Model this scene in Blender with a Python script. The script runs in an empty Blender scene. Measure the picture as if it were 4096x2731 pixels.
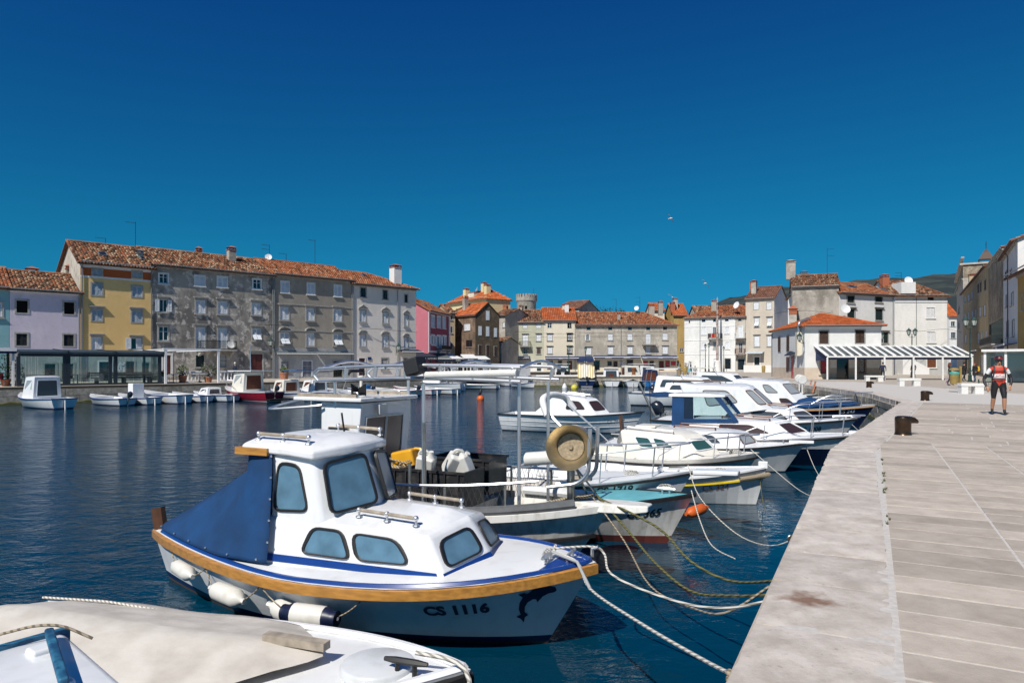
import bpy, bmesh, math, random
from mathutils import Vector, Matrix
from math import sin, cos, pi, radians, atan2, sqrt
random.seed(7)
sc = bpy.context.scene
COL = sc.collection
# ---------------------------------------------------------------- camera, sky, sun, exposure
FPX, HOR, EYE, WLZ = 683.0, 363.0, 1.6, -1.24      # focal length (px at 1024), horizon row, eye height, water level
cam = bpy.data.cameras.new('camera'); cam.sensor_width = 36; cam.lens = 36 * FPX / 1024
cam.shift_y = (HOR - 341) / 1024; cam.clip_end = 6000; cam.clip_start = .05
co = bpy.data.objects.new('camera', cam); COL.objects.link(co); sc.camera = co
co.location = (0, 0, EYE); co.rotation_euler = (pi / 2, 0, 0)
SUNL = Vector((.47, .80, -1.0)).normalized()       # direction the light travels
SUN_EL = math.asin(-SUNL.z); SUN_AZ = atan2(-SUNL.x, -SUNL.y)
w = bpy.data.worlds.new('World'); sc.world = w; w.use_nodes = True
nt = w.node_tree; nt.nodes.clear()
sky = nt.nodes.new('ShaderNodeTexSky'); sky.sky_type = 'NISHITA'; sky.sun_disc = False
sky.sun_elevation = SUN_EL; sky.sun_rotation = SUN_AZ
sky.altitude = 1500; sky.air_density = 1.0; sky.dust_density = 0.0; sky.ozone_density = 4.0
gm = nt.nodes.new('ShaderNodeGamma'); gm.inputs[1].default_value = 1.0
mul = nt.nodes.new('ShaderNodeMixRGB'); mul.blend_type = 'MULTIPLY'; mul.inputs[0].default_value = 1; mul.inputs[2].default_value = (.13, .72, .96, 1)
bg = nt.nodes.new('ShaderNodeBackground'); bg.inputs[1].default_value = .1
ow = nt.nodes.new('ShaderNodeOutputWorld')
sep = nt.nodes.new('ShaderNodeSeparateColor'); cmb = nt.nodes.new('ShaderNodeCombineColor')   # deep polarised blue: the same grade over the whole sky
nt.links.new(sky.outputs[0], gm.inputs[0]); nt.links.new(gm.outputs[0], mul.inputs[1]); nt.links.new(mul.outputs[0], sep.inputs[0])
for ch, gain, pw in ((0, .3, 1.0), (1, .93, 1.2), (2, .565, .74)):
    a = nt.nodes.new('ShaderNodeMath'); a.operation = 'MULTIPLY'; a.inputs[1].default_value = .1
    p = nt.nodes.new('ShaderNodeMath'); p.operation = 'POWER'; p.inputs[1].default_value = pw; p0 = p
    g = nt.nodes.new('ShaderNodeMath'); g.operation = 'MULTIPLY'; g.inputs[1].default_value = gain*10
    if ch == 1:   # green rolls off softly towards the bright horizon
        g.inputs[1].default_value = 1.0; pp_ = nt.nodes.new('ShaderNodeMath'); pp_.operation = 'MULTIPLY'; pp_.inputs[1].default_value = gain; e_ = nt.nodes.new('ShaderNodeMath'); e_.operation = 'POWER'; e_.inputs[1].default_value = 1.6; nt.links.new(p.outputs[0], pp_.inputs[0]); nt.links.new(pp_.outputs[0], e_.inputs[0])
        d_ = nt.nodes.new('ShaderNodeMath'); d_.operation = 'ADD'; d_.inputs[1].default_value = .06; q_ = nt.nodes.new('ShaderNodeMath'); q_.operation = 'DIVIDE'; nt.links.new(e_.outputs[0], d_.inputs[0]); nt.links.new(e_.outputs[0], q_.inputs[0]); nt.links.new(d_.outputs[0], q_.inputs[1]); g.inputs[1].default_value = 3.375; p = q_
    nt.links.new(sep.outputs[ch], a.inputs[0]); nt.links.new(a.outputs[0], p0.inputs[0]); nt.links.new(p.outputs[0], g.inputs[0]); nt.links.new(g.outputs[0], cmb.inputs[ch])
nt.links.new(cmb.outputs[0], bg.inputs[0]); nt.links.new(bg.outputs[0], ow.inputs[0])
sl = bpy.data.lights.new('sun', 'SUN'); sl.energy = 4.9; sl.angle = radians(.53); sl.color = (1, .95, .87)
so = bpy.data.objects.new('sun', sl); COL.objects.link(so)
so.rotation_euler = SUNL.to_track_quat('-Z', 'Y').to_euler(); so.location = (0, 0, 60)
vs_ = sc.view_settings; vs_.view_transform = 'Standard'; vs_.look = 'None'; vs_.exposure = 0; vs_.gamma = 1
sc.cycles.use_denoising = True; sc.cycles.max_bounces = 6; sc.cycles.caustics_reflective = True; sc.cycles.blur_glossy = 1.2; sc.cycles.sample_clamp_indirect = 4; sc.cycles.caustics_refractive = False
sc.cycles.use_adaptive_sampling = True; sc.cycles.adaptive_threshold = .02
# ---------------------------------------------------------------- helpers
REG = {'1': (0, 900, 900/1907.), '2': (800, 900, 900/1907.), '3': (1600, 1100, 700/2033.), '4': (2200, 1100, 700/2033.),
       '5': (2700, 1000, 800/1960.), '6': (3400, 950, 696/1455.), 'd': (0, 0, 4096/2352.)}
def rp(k, x, y):
    a, b, s = REG[k]; return (a + x*s)/4, (b + y*s)/4
def ray(px, py): return Vector(((px-512)/FPX, 1, (HOR-py)/FPX))
def at(px, py, Y): d = ray(px, py)*Y; return Vector((d.x, d.y, d.z+EYE))
def gp(px, py, z=0.0): t = (z-EYE)/((HOR-py)/FPX); return at(px, py, t)
def V(*a): return Vector(a)
def tag(o, label=None, cat=None, group=None, kind=None):
    if label: o['label'] = label
    if cat: o['category'] = cat
    if group: o['group'] = group
    if kind: o['kind'] = kind
    return o
def empty(name, loc=(0,0,0), rz=0, label=None, cat=None, group=None):
    o = bpy.data.objects.new(name, None); COL.objects.link(o); o.location = loc; o.rotation_euler = (0, 0, rz)
    o.empty_display_size = .1
    return tag(o, label, cat, group)
class MB:
    def __init__(s): s.v = []; s.f = []; s.m = []; s.c = 0; s.fa = []
    def mat(s, i): s.c = i; return s
    def add(s, vs, fs):
        b = len(s.v); s.v += [tuple(p) for p in vs]
        for f in fs: s.f.append([b+i for i in f]); s.m.append(s.c)
        return s
    def quad(s, a, b, c, d): return s.add([a, b, c, d], [(0, 1, 2, 3)])
    def poly(s, pts): return s.add(pts, [tuple(range(len(pts)))])
    def box(s, a, b):
        x0, y0, z0 = a; x1, y1, z1 = b
        x0, x1 = min(x0, x1), max(x0, x1); y0, y1 = min(y0, y1), max(y0, y1); z0, z1 = min(z0, z1), max(z0, z1)
        return s.add([(x0,y0,z0),(x1,y0,z0),(x1,y1,z0),(x0,y1,z0),(x0,y0,z1),(x1,y0,z1),(x1,y1,z1),(x0,y1,z1)],
                     [(0,3,2,1),(4,5,6,7),(0,1,5,4),(1,2,6,5),(2,3,7,6),(3,0,4,7)])
    def obox(s, c, ax, ay, az):   # oriented box, half-axis vectors
        c = Vector(c); ax = Vector(ax); ay = Vector(ay); az = Vector(az); P = []
        for k in (-1, 1):
            for i, j in ((-1,-1),(1,-1),(1,1),(-1,1)): P.append(c+ax*i+ay*j+az*k)
        return s.add(P, [(0,3,2,1),(4,5,6,7),(0,1,5,4),(1,2,6,5),(2,3,7,6),(3,0,4,7)])
    def loft(s, rings, closed=True, cap=True, capend=True):
        n = len(rings[0]); V_ = [p for r in rings for p in r]; F = []
        for i in range(len(rings)-1):
            for j in range(n if closed else n-1):
                a = i*n+j; b = i*n+(j+1) % n; F.append((a, b, b+n, a+n))
        if cap and closed: F.append(tuple(range(n-1, -1, -1)))
        if capend and closed: F.append(tuple(range((len(rings)-1)*n, len(rings)*n)))
        return s.add(V_, F)
    def tube(s, pts, r, n=6, cap=True):
        pts = [Vector(p) for p in pts]
        if len(pts) < 2: return s
        rs = r if isinstance(r, (list, tuple)) else [r]*len(pts)
        rings = []; prev = None
        for i, p in enumerate(pts):
            d = (pts[min(i+1, len(pts)-1)]-pts[max(i-1, 0)])
            if d.length < 1e-9: d = Vector((0, 0, 1))
            d.normalize()
            if prev is None:
                u = d.cross(Vector((0, 0, 1)))
                if u.length < .05: u = d.cross(Vector((1, 0, 0)))
                u.normalize()
            else:
                u = prev - d*prev.dot(d)
                if u.length < 1e-6: u = d.orthogonal()
                u.normalize()
            prev = u; v = d.cross(u)
            rings.append([p+(u*cos(2*pi*k/n)+v*sin(2*pi*k/n))*rs[i] for k in range(n)])
        return s.loft(rings, True, cap, cap)
    def lathe(s, prof, n=12, c=(0,0,0), ax=(0,0,1)):   # prof: (radius, height)
        ax = Vector(ax).normalized(); u = ax.orthogonal().normalized(); v = ax.cross(u); c = Vector(c)
        return s.loft([[c+ax*h+(u*cos(2*pi*k/n)+v*sin(2*pi*k/n))*max(r, 1e-4) for k in range(n)] for r, h in prof])
    def ball(s, c, r, n=10, m=6, sc_=(1,1,1)):
        c = Vector(c); R = []
        for i in range(m+1):
            a = -pi/2+pi*i/m
            R.append([c+Vector((sc_[0]*r*max(cos(a),1e-3)*cos(2*pi*k/n), sc_[1]*r*max(cos(a),1e-3)*sin(2*pi*k/n), sc_[2]*r*sin(a))) for k in range(n)])
        return s.loft(R)
    def data(s, name, mats, smooth=False):
        me = bpy.data.meshes.new(name); me.from_pydata(s.v, [], s.f)
        for m in (mats if isinstance(mats, (list, tuple)) else [mats]): me.materials.append(MT[m] if isinstance(m, str) else m)
        me.polygons.foreach_set('material_index', s.m)
        if smooth: me.polygons.foreach_set('use_smooth', [True]*len(s.f))
        if s.fa:
            at_ = me.attributes.new('tc', 'FLOAT', 'FACE'); at_.data.foreach_set('value', s.fa)
        me.update(); return me
    def build(s, name, mats, parent=None, smooth=False, bevel=0, seg=2, loc=None, ang=30):
        o = bpy.data.objects.new(name, s.data(name, mats, smooth or bevel > 0)); COL.objects.link(o)
        if parent is not None: o.parent = parent
        if loc is not None: o.location = loc
        if bevel:
            b = o.modifiers.new('b', 'BEVEL'); b.width = bevel; b.segments = seg; b.limit_method = 'ANGLE'; b.angle_limit = radians(ang); b.harden_normals = True
        elif smooth == 'auto':
            try: o.data.set_sharp_from_angle(angle=radians(40))
            except Exception: pass
        return o
def dup(o, parent=None):
    c = o.copy(); COL.objects.link(c); c.parent = parent
    for ch in list(o.children): dup(ch, c)
    return c
def round_poly(pts, r, n=4):
    out = []; N = len(pts); pts = [Vector(p) for p in pts]
    for i in range(N):
        p, a, b = pts[i], pts[i-1], pts[(i+1) % N]
        da = (a-p); db = (b-p); rr = min(r, da.length*.48, db.length*.48)
        p0 = p+da.normalized()*rr; p1 = p+db.normalized()*rr
        for k in range(n+1):
            t = k/n; out.append(p0*(1-t)**2+p*2*t*(1-t)+p1*t*t)
    return out
def smooth_path(pts, r=.15, n=4):
    pts = [Vector(p) for p in pts]
    if len(pts) < 3: return pts
    out = [pts[0]]
    for i in range(1, len(pts)-1):
        p, a, b = pts[i], pts[i-1], pts[i+1]; da = a-p; db = b-p
        rr = min(r, da.length*.48, db.length*.48); p0 = p+da.normalized()*rr; p1 = p+db.normalized()*rr
        for k in range(n+1):
            t = k/n; out.append(p0*(1-t)**2+p*2*t*(1-t)+p1*t*t)
    out.append(pts[-1]); return out
def catmull(pts, n=6):
    pts = [Vector(p) for p in pts]; P = [pts[0]]+pts+[pts[-1]]; out = []
    for i in range(1, len(P)-2):
        for k in range(n):
            t = k/n; a, b, c, d = P[i-1], P[i], P[i+1], P[i+2]
            out.append(.5*((2*b)+(c-a)*t+(2*a-5*b+4*c-d)*t*t+(3*b-a-3*c+d)*t**3))
    out.append(pts[-1]); return out
# ---------------------------------------------------------------- materials
MT = {}
def newmat(name):
    m = bpy.data.materials.new(name); m.use_nodes = True; MT[name] = m
    return m, m.node_tree.nodes, m.node_tree.links, m.node_tree.nodes['Principled BSDF']
def c4(c): return (c[0], c[1], c[2], 1)
def M(name, col, rough=.5, metal=0, var=.1, vs=6, bump=0, bs=40, col2=None, lo=.4, hi=.65, spec=.5, coat=0, rnd=0, stretch=None, emit=None):
    m, N, L, B = newmat(name)
    B.inputs['Roughness'].default_value = rough; B.inputs['Metallic'].default_value = metal
    B.inputs['Specular IOR Level'].default_value = spec; B.inputs['Coat Weight'].default_value = coat
    tc = N.new('ShaderNodeTexCoord'); src = tc.outputs['Object']
    if stretch:
        mp = N.new('ShaderNodeMapping'); mp.inputs['Scale'].default_value = stretch; L.new(src, mp.inputs[0]); src = mp.outputs[0]
    nz = N.new('ShaderNodeTexNoise'); nz.inputs['Scale'].default_value = vs; nz.inputs['Detail'].default_value = 5; L.new(src, nz.inputs['Vector'])
    rm = N.new('ShaderNodeValToRGB'); L.new(nz.outputs['Fac'], rm.inputs[0])
    a, b = rm.color_ramp.elements
    if col2 is None:
        a.position, b.position = .3, .7
        a.color = c4([x*(1-var) for x in col]); b.color = c4([min(1, x*(1+var)) for x in col])
    else:
        a.position, b.position = lo, hi; a.color = c4(col); b.color = c4(col2)
    out = rm.outputs[0]
    if rnd:
        oi = N.new('ShaderNodeObjectInfo'); mr = N.new('ShaderNodeMapRange'); mr.inputs[3].default_value = 1-rnd; mr.inputs[4].default_value = 1+rnd
        L.new(oi.outputs['Random'], mr.inputs[0]); mx = N.new('ShaderNodeMixRGB'); mx.blend_type = 'MULTIPLY'; mx.inputs[0].default_value = 1
        L.new(out, mx.inputs[1]); L.new(mr.outputs[0], mx.inputs[2]); out = mx.outputs[0]
    L.new(out, B.inputs['Base Color'])
    if bump:
        n2 = N.new('ShaderNodeTexNoise'); n2.inputs['Scale'].default_value = bs; n2.inputs['Detail'].default_value = 4; L.new(src, n2.inputs['Vector'])
        bp = N.new('ShaderNodeBump'); bp.inputs['Strength'].default_value = min(1, bump*20); bp.inputs['Distance'].default_value = bump
        L.new(n2.outputs['Fac'], bp.inputs['Height']); L.new(bp.outputs[0], B.inputs['Normal'])
    return m
def plaster(name, c1, c2, c3, lo=.45, hi=.6, s1=.5, s2=2.2, k=.6, blo=.52, bhi=.6, bump=.01):
    """big soft blotches c1/c2, sharper flaked patches of c3"""
    m, N, L, B = newmat(name); B.inputs['Roughness'].default_value = .92; B.inputs['Specular IOR Level'].default_value = .15
    tc = N.new('ShaderNodeTexCoord')
    mp = N.new('ShaderNodeMapping'); mp.inputs['Scale'].default_value = (1, 1, .6); L.new(tc.outputs['Object'], mp.inputs[0])
    a = N.new('ShaderNodeTexNoise'); a.inputs['Scale'].default_value = s1; a.inputs['Detail'].default_value = 8; a.inputs['Roughness'].default_value = .65
    b = N.new('ShaderNodeTexNoise'); b.inputs['Scale'].default_value = s2; b.inputs['Detail'].default_value = 10; b.inputs['Roughness'].default_value = .7
    L.new(mp.outputs[0], a.inputs['Vector']); L.new(tc.outputs['Object'], b.inputs['Vector'])
    ra = N.new('ShaderNodeValToRGB'); ra.color_ramp.elements[0].position = lo; ra.color_ramp.elements[1].position = hi
    ra.color_ramp.elements[0].color = c4(c1); ra.color_ramp.elements[1].color = c4(c2); L.new(a.outputs['Fac'], ra.inputs[0])
    rb = N.new('ShaderNodeValToRGB'); rb.color_ramp.elements[0].position = blo; rb.color_ramp.elements[1].position = bhi
    rb.color_ramp.elements[0].color = (0, 0, 0, 1); rb.color_ramp.elements[1].color = (k, k, k, 1); L.new(b.outputs['Fac'], rb.inputs[0])
    mx = N.new('ShaderNodeMixRGB'); L.new(rb.outputs[0], mx.inputs[0]); L.new(ra.outputs[0], mx.inputs[1]); mx.inputs[2].default_value = c4(c3)
    L.new(mx.outputs[0], B.inputs['Base Color'])
    bp = N.new('ShaderNodeBump'); bp.inputs['Strength'].default_value = .5; bp.inputs['Distance'].default_value = bump*3
    L.new(b.outputs['Fac'], bp.inputs['Height']); L.new(bp.outputs[0], B.inputs['Normal'])
    return m
def tilemat(name, stops):
    m, N, L, B = newmat(name); B.inputs['Roughness'].default_value = .85; B.inputs['Specular IOR Level'].default_value = .2
    at_ = N.new('ShaderNodeAttribute'); at_.attribute_name = 'tc'
    r = N.new('ShaderNodeValToRGB'); r.color_ramp.interpolation = 'CONSTANT'
    while len(r.color_ramp.elements) < len(stops): r.color_ramp.elements.new(.5)
    for e, (p, c) in zip(r.color_ramp.elements, stops): e.position = p; e.color = c4(c)
    L.new(at_.outputs['Fac'], r.inputs[0])
    tc = N.new('ShaderNodeTexCoord'); nz = N.new('ShaderNodeTexNoise'); nz.inputs['Scale'].default_value = 1.1; nz.inputs['Detail'].default_value = 6; L.new(tc.outputs['Object'], nz.inputs['Vector'])
    mr = N.new('ShaderNodeMapRange'); mr.inputs[1].default_value = .35; mr.inputs[2].default_value = .65; mr.inputs[3].default_value = .7; mr.inputs[4].default_value = 1.15; L.new(nz.outputs['Fac'], mr.inputs[0])
    mx = N.new('ShaderNodeMixRGB'); mx.blend_type = 'MULTIPLY'; mx.inputs[0].default_value = 1; L.new(r.outputs[0], mx.inputs[1]); L.new(mr.outputs[0], mx.inputs[2])
    L.new(mx.outputs[0], B.inputs['Base Color'])
def glassmat(name, col=(.02,.035,.045), rough=.06, spec=.8):
    m, N, L, B = newmat(name); B.inputs['Base Color'].default_value = c4(col); B.inputs['Roughness'].default_value = rough; B.inputs['Specular IOR Level'].default_value = spec
def thinglass(name, tint=(.75,.86,.85), mix=.75):
    m, N, L, B = newmat(name); out = N['Material Output']
    tr = N.new('ShaderNodeBsdfTransparent'); tr.inputs[0].default_value = c4(tint)
    gl = N.new('ShaderNodeBsdfGlossy'); gl.inputs['Roughness'].default_value = .03; gl.inputs[0].default_value = (.9, .95, 1, 1)
    fr = N.new('ShaderNodeFresnel'); fr.inputs[0].default_value = 1.5
    ms = N.new('ShaderNodeMixShader'); L.new(fr.outputs[0], ms.inputs[0]); L.new(tr.outputs[0], ms.inputs[1]); L.new(gl.outputs[0], ms.inputs[2])
    df = N.new('ShaderNodeBsdfDiffuse'); df.inputs[0].default_value = (.55, .62, .65, 1)
    m2 = N.new('ShaderNodeMixShader'); m2.inputs[0].default_value = 1-mix; L.new(ms.outputs[0], m2.inputs[1]); L.new(df.outputs[0], m2.inputs[2])
    L.new(m2.outputs[0], out.inputs[0])
def ropemat(name, c1, c2, scale=120):
    m, N, L, B = newmat(name); B.inputs['Roughness'].default_value = .9
    tc = N.new('ShaderNodeTexCoord'); wv = N.new('ShaderNodeTexWave'); wv.inputs['Scale'].default_value = scale/10; wv.bands_direction = 'DIAGONAL'; wv.inputs['Distortion'].default_value = 1
    L.new(tc.outputs['Object'], wv.inputs['Vector']); r = N.new('ShaderNodeValToRGB'); r.color_ramp.elements[0].position = .25; r.color_ramp.elements[1].position = .55
    r.color_ramp.elements[0].color = c4(c2); r.color_ramp.elements[1].color = c4(c1)
    L.new(wv.outputs['Color'], r.inputs[0]); L.new(r.outputs[0], B.inputs['Base Color'])
# walls
plaster('w_yellow', (.74,.50,.21), (.79,.55,.245), (.68,.46,.2), k=.35)
plaster('w_lilac', (.6,.54,.63), (.67,.61,.69), (.5,.45,.53), k=.4)
plaster('w_turq', (.22,.42,.46), (.27,.47,.5), (.2,.36,.38), k=.4)
plaster('w_grey1', (.16,.15,.14), (.37,.34,.30), (.62,.58,.53), lo=.42, hi=.58, s1=.45, s2=1.3, k=.75, blo=.52, bhi=.57)
plaster('w_grey2', (.32,.285,.24), (.41,.37,.315), (.24,.215,.185), s1=.3, s2=1.1, k=.5)
plaster('w_corner', (.68,.63,.58), (.77,.72,.67), (.5,.38,.31), s1=.3, s2=.8, k=.6, blo=.6, bhi=.66)
plaster('w_rough', (.40,.40,.40), (.5,.5,.49), (.3,.29,.28), s1=.6, s2=5, k=.5, bump=.04)
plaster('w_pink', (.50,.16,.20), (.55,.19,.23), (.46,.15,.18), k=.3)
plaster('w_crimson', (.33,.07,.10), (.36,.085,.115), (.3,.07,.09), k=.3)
plaster('w_brown', (.20,.14,.10), (.33,.24,.17), (.10,.075,.06), s1=.4, s2=.9, k=.8, blo=.48, bhi=.58)
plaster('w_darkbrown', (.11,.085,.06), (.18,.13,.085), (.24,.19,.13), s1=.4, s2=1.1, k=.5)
plaster('w_ochre', (.40,.27,.10), (.47,.33,.13), (.33,.23,.1), k=.4)
plaster('w_ochre2', (.42,.33,.20), (.5,.40,.26), (.36,.28,.17), k=.4)
plaster('w_apart', (.66,.55,.31), (.70,.6,.36), (.6,.5,.3), k=.3)
plaster('w_green', (.46,.46,.35), (.53,.52,.41), (.36,.34,.28), s1=.4, s2=.9, k=.7, blo=.56, bhi=.62)
plaster('w_cream', (.66,.6,.48), (.72,.66,.54), (.6,.55,.44), k=.3)
plaster('w_stonegrey', (.36,.33,.28), (.5,.46,.40), (.27,.25,.22), s1=.5, s2=1.2, k=.6)
plaster('w_white', (.72,.72,.70), (.79,.78,.76), (.62,.62,.6), k=.35)
plaster('w_white2', (.68,.69,.68), (.78,.78,.76), (.5,.53,.55), s1=.35, s2=.9, k=.5, blo=.56, bhi=.66)
plaster('w_beige', (.54,.48,.40), (.6,.54,.45), (.48,.43,.36), k=.35)
plaster('w_oldgrey', (.22,.20,.17), (.42,.38,.33), (.55,.5,.44), lo=.4, hi=.6, s1=.5, s2=1.0, k=.5)
plaster('w_oldwhite', (.46,.42,.36), (.58,.54,.47), (.3,.27,.24), s1=.5, s2=1.0, k=.6)
plaster('w_ruin', (.24,.2,.15), (.42,.36,.27), (.13,.11,.09), s1=.7, s2=1.2, k=.8)
plaster('w_lowgrey', (.42,.43,.44), (.47,.48,.49), (.38,.38,.39), k=.4)
plaster('w_dado', (.56,.47,.38), (.62,.53,.44), (.5,.42,.34), s1=1, s2=2, k=.5)
M('stone_trim', (.36,.35,.33), .9, var=.2, vs=5); M('stone_white', (.72,.71,.68), .85, var=.08)
M('paint_white', (.74,.75,.76), .6, var=.06); M('shutter_white', (.72,.75,.78), .6, var=.06); M('shutter_pale', (.42,.49,.55), .6, var=.1)
M('shutter_dark', (.018,.02,.02), .6); M('shutter_green', (.016,.032,.03), .6); M('shutter_brown', (.055,.028,.016), .6); M('wood_brown', (.14,.05,.025), .55, var=.3); M('wood_red', (.10,.02,.018), .5)
M('band_orange', (.42,.10,.025), .85); M('iron', (.012,.013,.014), .5); M('pipe_grey', (.22,.24,.25), .45, metal=.3); M('pipe_copper', (.16,.06,.04), .5)
M('brick_red', (.38,.12,.06), .85, var=.25, vs=20)
glassmat('glass_dark', (.012,.018,.022)); glassmat('interior', (.012,.011,.01), .9, .1)
tilemat('tiles_old', [(0,(.075,.045,.03)),(.2,(.22,.095,.05)),(.4,(.32,.145,.08)),(.56,(.38,.23,.14)),(.7,(.45,.33,.22)),(.82,(.33,.11,.05)),(.91,(.15,.1,.07))])
tilemat('tiles_mid', [(0,(.14,.065,.04)),(.15,(.33,.12,.055)),(.4,(.42,.16,.075)),(.63,(.45,.21,.11)),(.78,(.36,.11,.05)),(.92,(.43,.29,.19))])
tilemat('tiles_new', [(0,(.46,.12,.04)),(.3,(.54,.15,.05)),(.65,(.5,.13,.045)),(.9,(.58,.21,.09))])
tilemat('tiles_brown', [(0,(.20,.10,.07)),(.3,(.27,.13,.09)),(.6,(.23,.12,.085)),(.85,(.31,.17,.12))])
M('roof_base', (.16,.08,.05), .9)
M('awning_blue', (.012,.03,.10), .8, var=.15); M('awning_navy', (.012,.022,.04), .8); M('awning_white', (.75,.75,.74), .8); M('awning_grey', (.10,.12,.13), .7)
M('leafy', (.05,.085,.02), .8, var=.5, vs=9); M('terracotta', (.42,.16,.08), .8); M('plastic_red', (.4,.03,.03), .4); M('chair_metal', (.4,.41,.42), .35, metal=.7)
thinglass('clear_glass', mix=.975)
M('poster_white', (.7,.7,.7), .6, col2=(.15,.18,.3), vs=9, lo=.55, hi=.57); M('poster_red', (.42,.03,.05), .4, col2=(.55,.25,.22), vs=3, lo=.6, hi=.66)
M('sign_blue', (.01,.03,.12), .5); M('skin', (.5,.28,.19), .6); M('hair', (.03,.015,.01), .7)
# ---------------------------------------------------------------- ground, water, quays
from mathutils.geometry import tessellate_polygon
from mathutils import noise as mnoise
ED = V(.466, .885, 0); CD = V(.885, -.466, 0); E0 = V(1.126, 3.42, 0)
def edge(t, c=0.0, z=0.0): p = E0+ED*t+CD*c; p.z = z; return p
BASIN = [edge(-25), V(5.87,12.6,0), V(6.6,13.75,0), V(16.2,28.4,0), V(19.1,36.4,0), V(20.5,43,0), V(22.5,54.6,0), V(23.6,60,0), V(26,71,0), V(29,84,0),
         V(2.5,84,0), V(2.5,97,0), V(22,97,0), V(22,127,0), V(-3,127,0), V(-3.5,118,0), V(-6,73.5,0), V(-34.7,46.3,0), V(-75,8.2,0), V(-75,-30,0), V(-16,-30,0)]
GZ = -.015
# water
def wmat():
    m, N, L, B = newmat('water')
    B.inputs['Base Color'].default_value = (.0, .030, .060, 1); B.inputs['Specular IOR Level'].default_value = .5; B.inputs['Roughness'].default_value = .035; B.inputs['IOR'].default_value = 1.333
    B.inputs['Specular Tint'].default_value = (.75, .92, 1, 1)
    tc = N.new('ShaderNodeTexCoord')
    def nz(scale, st, det, dist=0):
        mp = N.new('ShaderNodeMapping'); mp.inputs['Scale'].default_value = st; mp.inputs['Rotation'].default_value = (0, 0, radians(18)); L.new(tc.outputs['Object'], mp.inputs[0])
        n = N.new('ShaderNodeTexNoise'); n.inputs['Scale'].default_value = scale; n.inputs['Detail'].default_value = det; n.inputs['Distortion'].default_value = dist; L.new(mp.outputs[0], n.inputs['Vector']); return n
    a = nz(1.6, (.75, 1.3, 1), 5, .9); b = nz(6, (.75, 1.2, 1), 3, 1.0); c = nz(.12, (1, 1, 1), 2)
    # calm patch near the quay wall, livelier in open water
    mr = N.new('ShaderNodeMapRange'); mr.inputs[1].default_value = .35; mr.inputs[2].default_value = .65; mr.inputs[3].default_value = .45; mr.inputs[4].default_value = 1.0; L.new(c.outputs['Fac'], mr.inputs[0])
    sx = N.new('ShaderNodeSeparateXYZ'); L.new(tc.outputs['Object'], sx.inputs[0])
    dot = N.new('ShaderNodeVectorMath'); dot.operation = 'DOT_PRODUCT'; dot.inputs[1].default_value = tuple(-CD); L.new(tc.outputs['Object'], dot.inputs[0])
    m3 = N.new('ShaderNodeMapRange'); m3.inputs[1].default_value = .6+.2; m3.inputs[2].default_value = 7.5; m3.inputs[3].default_value = .16; m3.inputs[4].default_value = 1; L.new(dot.outputs['Value'], m3.inputs[0])
    m5 = N.new('ShaderNodeMapRange'); m5.inputs[1].default_value = 3; m5.inputs[2].default_value = 16; m5.inputs[3].default_value = .03; m5.inputs[4].default_value = .04; L.new(dot.outputs['Value'], m5.inputs[0]); L.new(m5.outputs[0], B.inputs['Roughness'])
    ad = N.new('ShaderNodeMath'); ad.operation = 'MULTIPLY_ADD'; ad.inputs[1].default_value = .34; L.new(b.outputs['Fac'], ad.inputs[0]); L.new(a.outputs['Fac'], ad.inputs[2])
    mu = N.new('ShaderNodeMath'); mu.operation = 'MULTIPLY'; L.new(mr.outputs[0], mu.inputs[0]); L.new(m3.outputs[0], mu.inputs[1])
    bp = N.new('ShaderNodeBump'); bp.inputs['Distance'].default_value = .08; L.new(ad.outputs[0], bp.inputs['Height']); L.new(mu.outputs[0], bp.inputs['Strength'])
    L.new(bp.outputs[0], B.inputs['Normal'])
wmat()
mb = MB(); mb.quad((-140,-40,WLZ),(140,-40,WLZ),(140,135,WLZ),(-140,135,WLZ))
tag(mb.build('water', 'water'), kind='structure')
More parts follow.
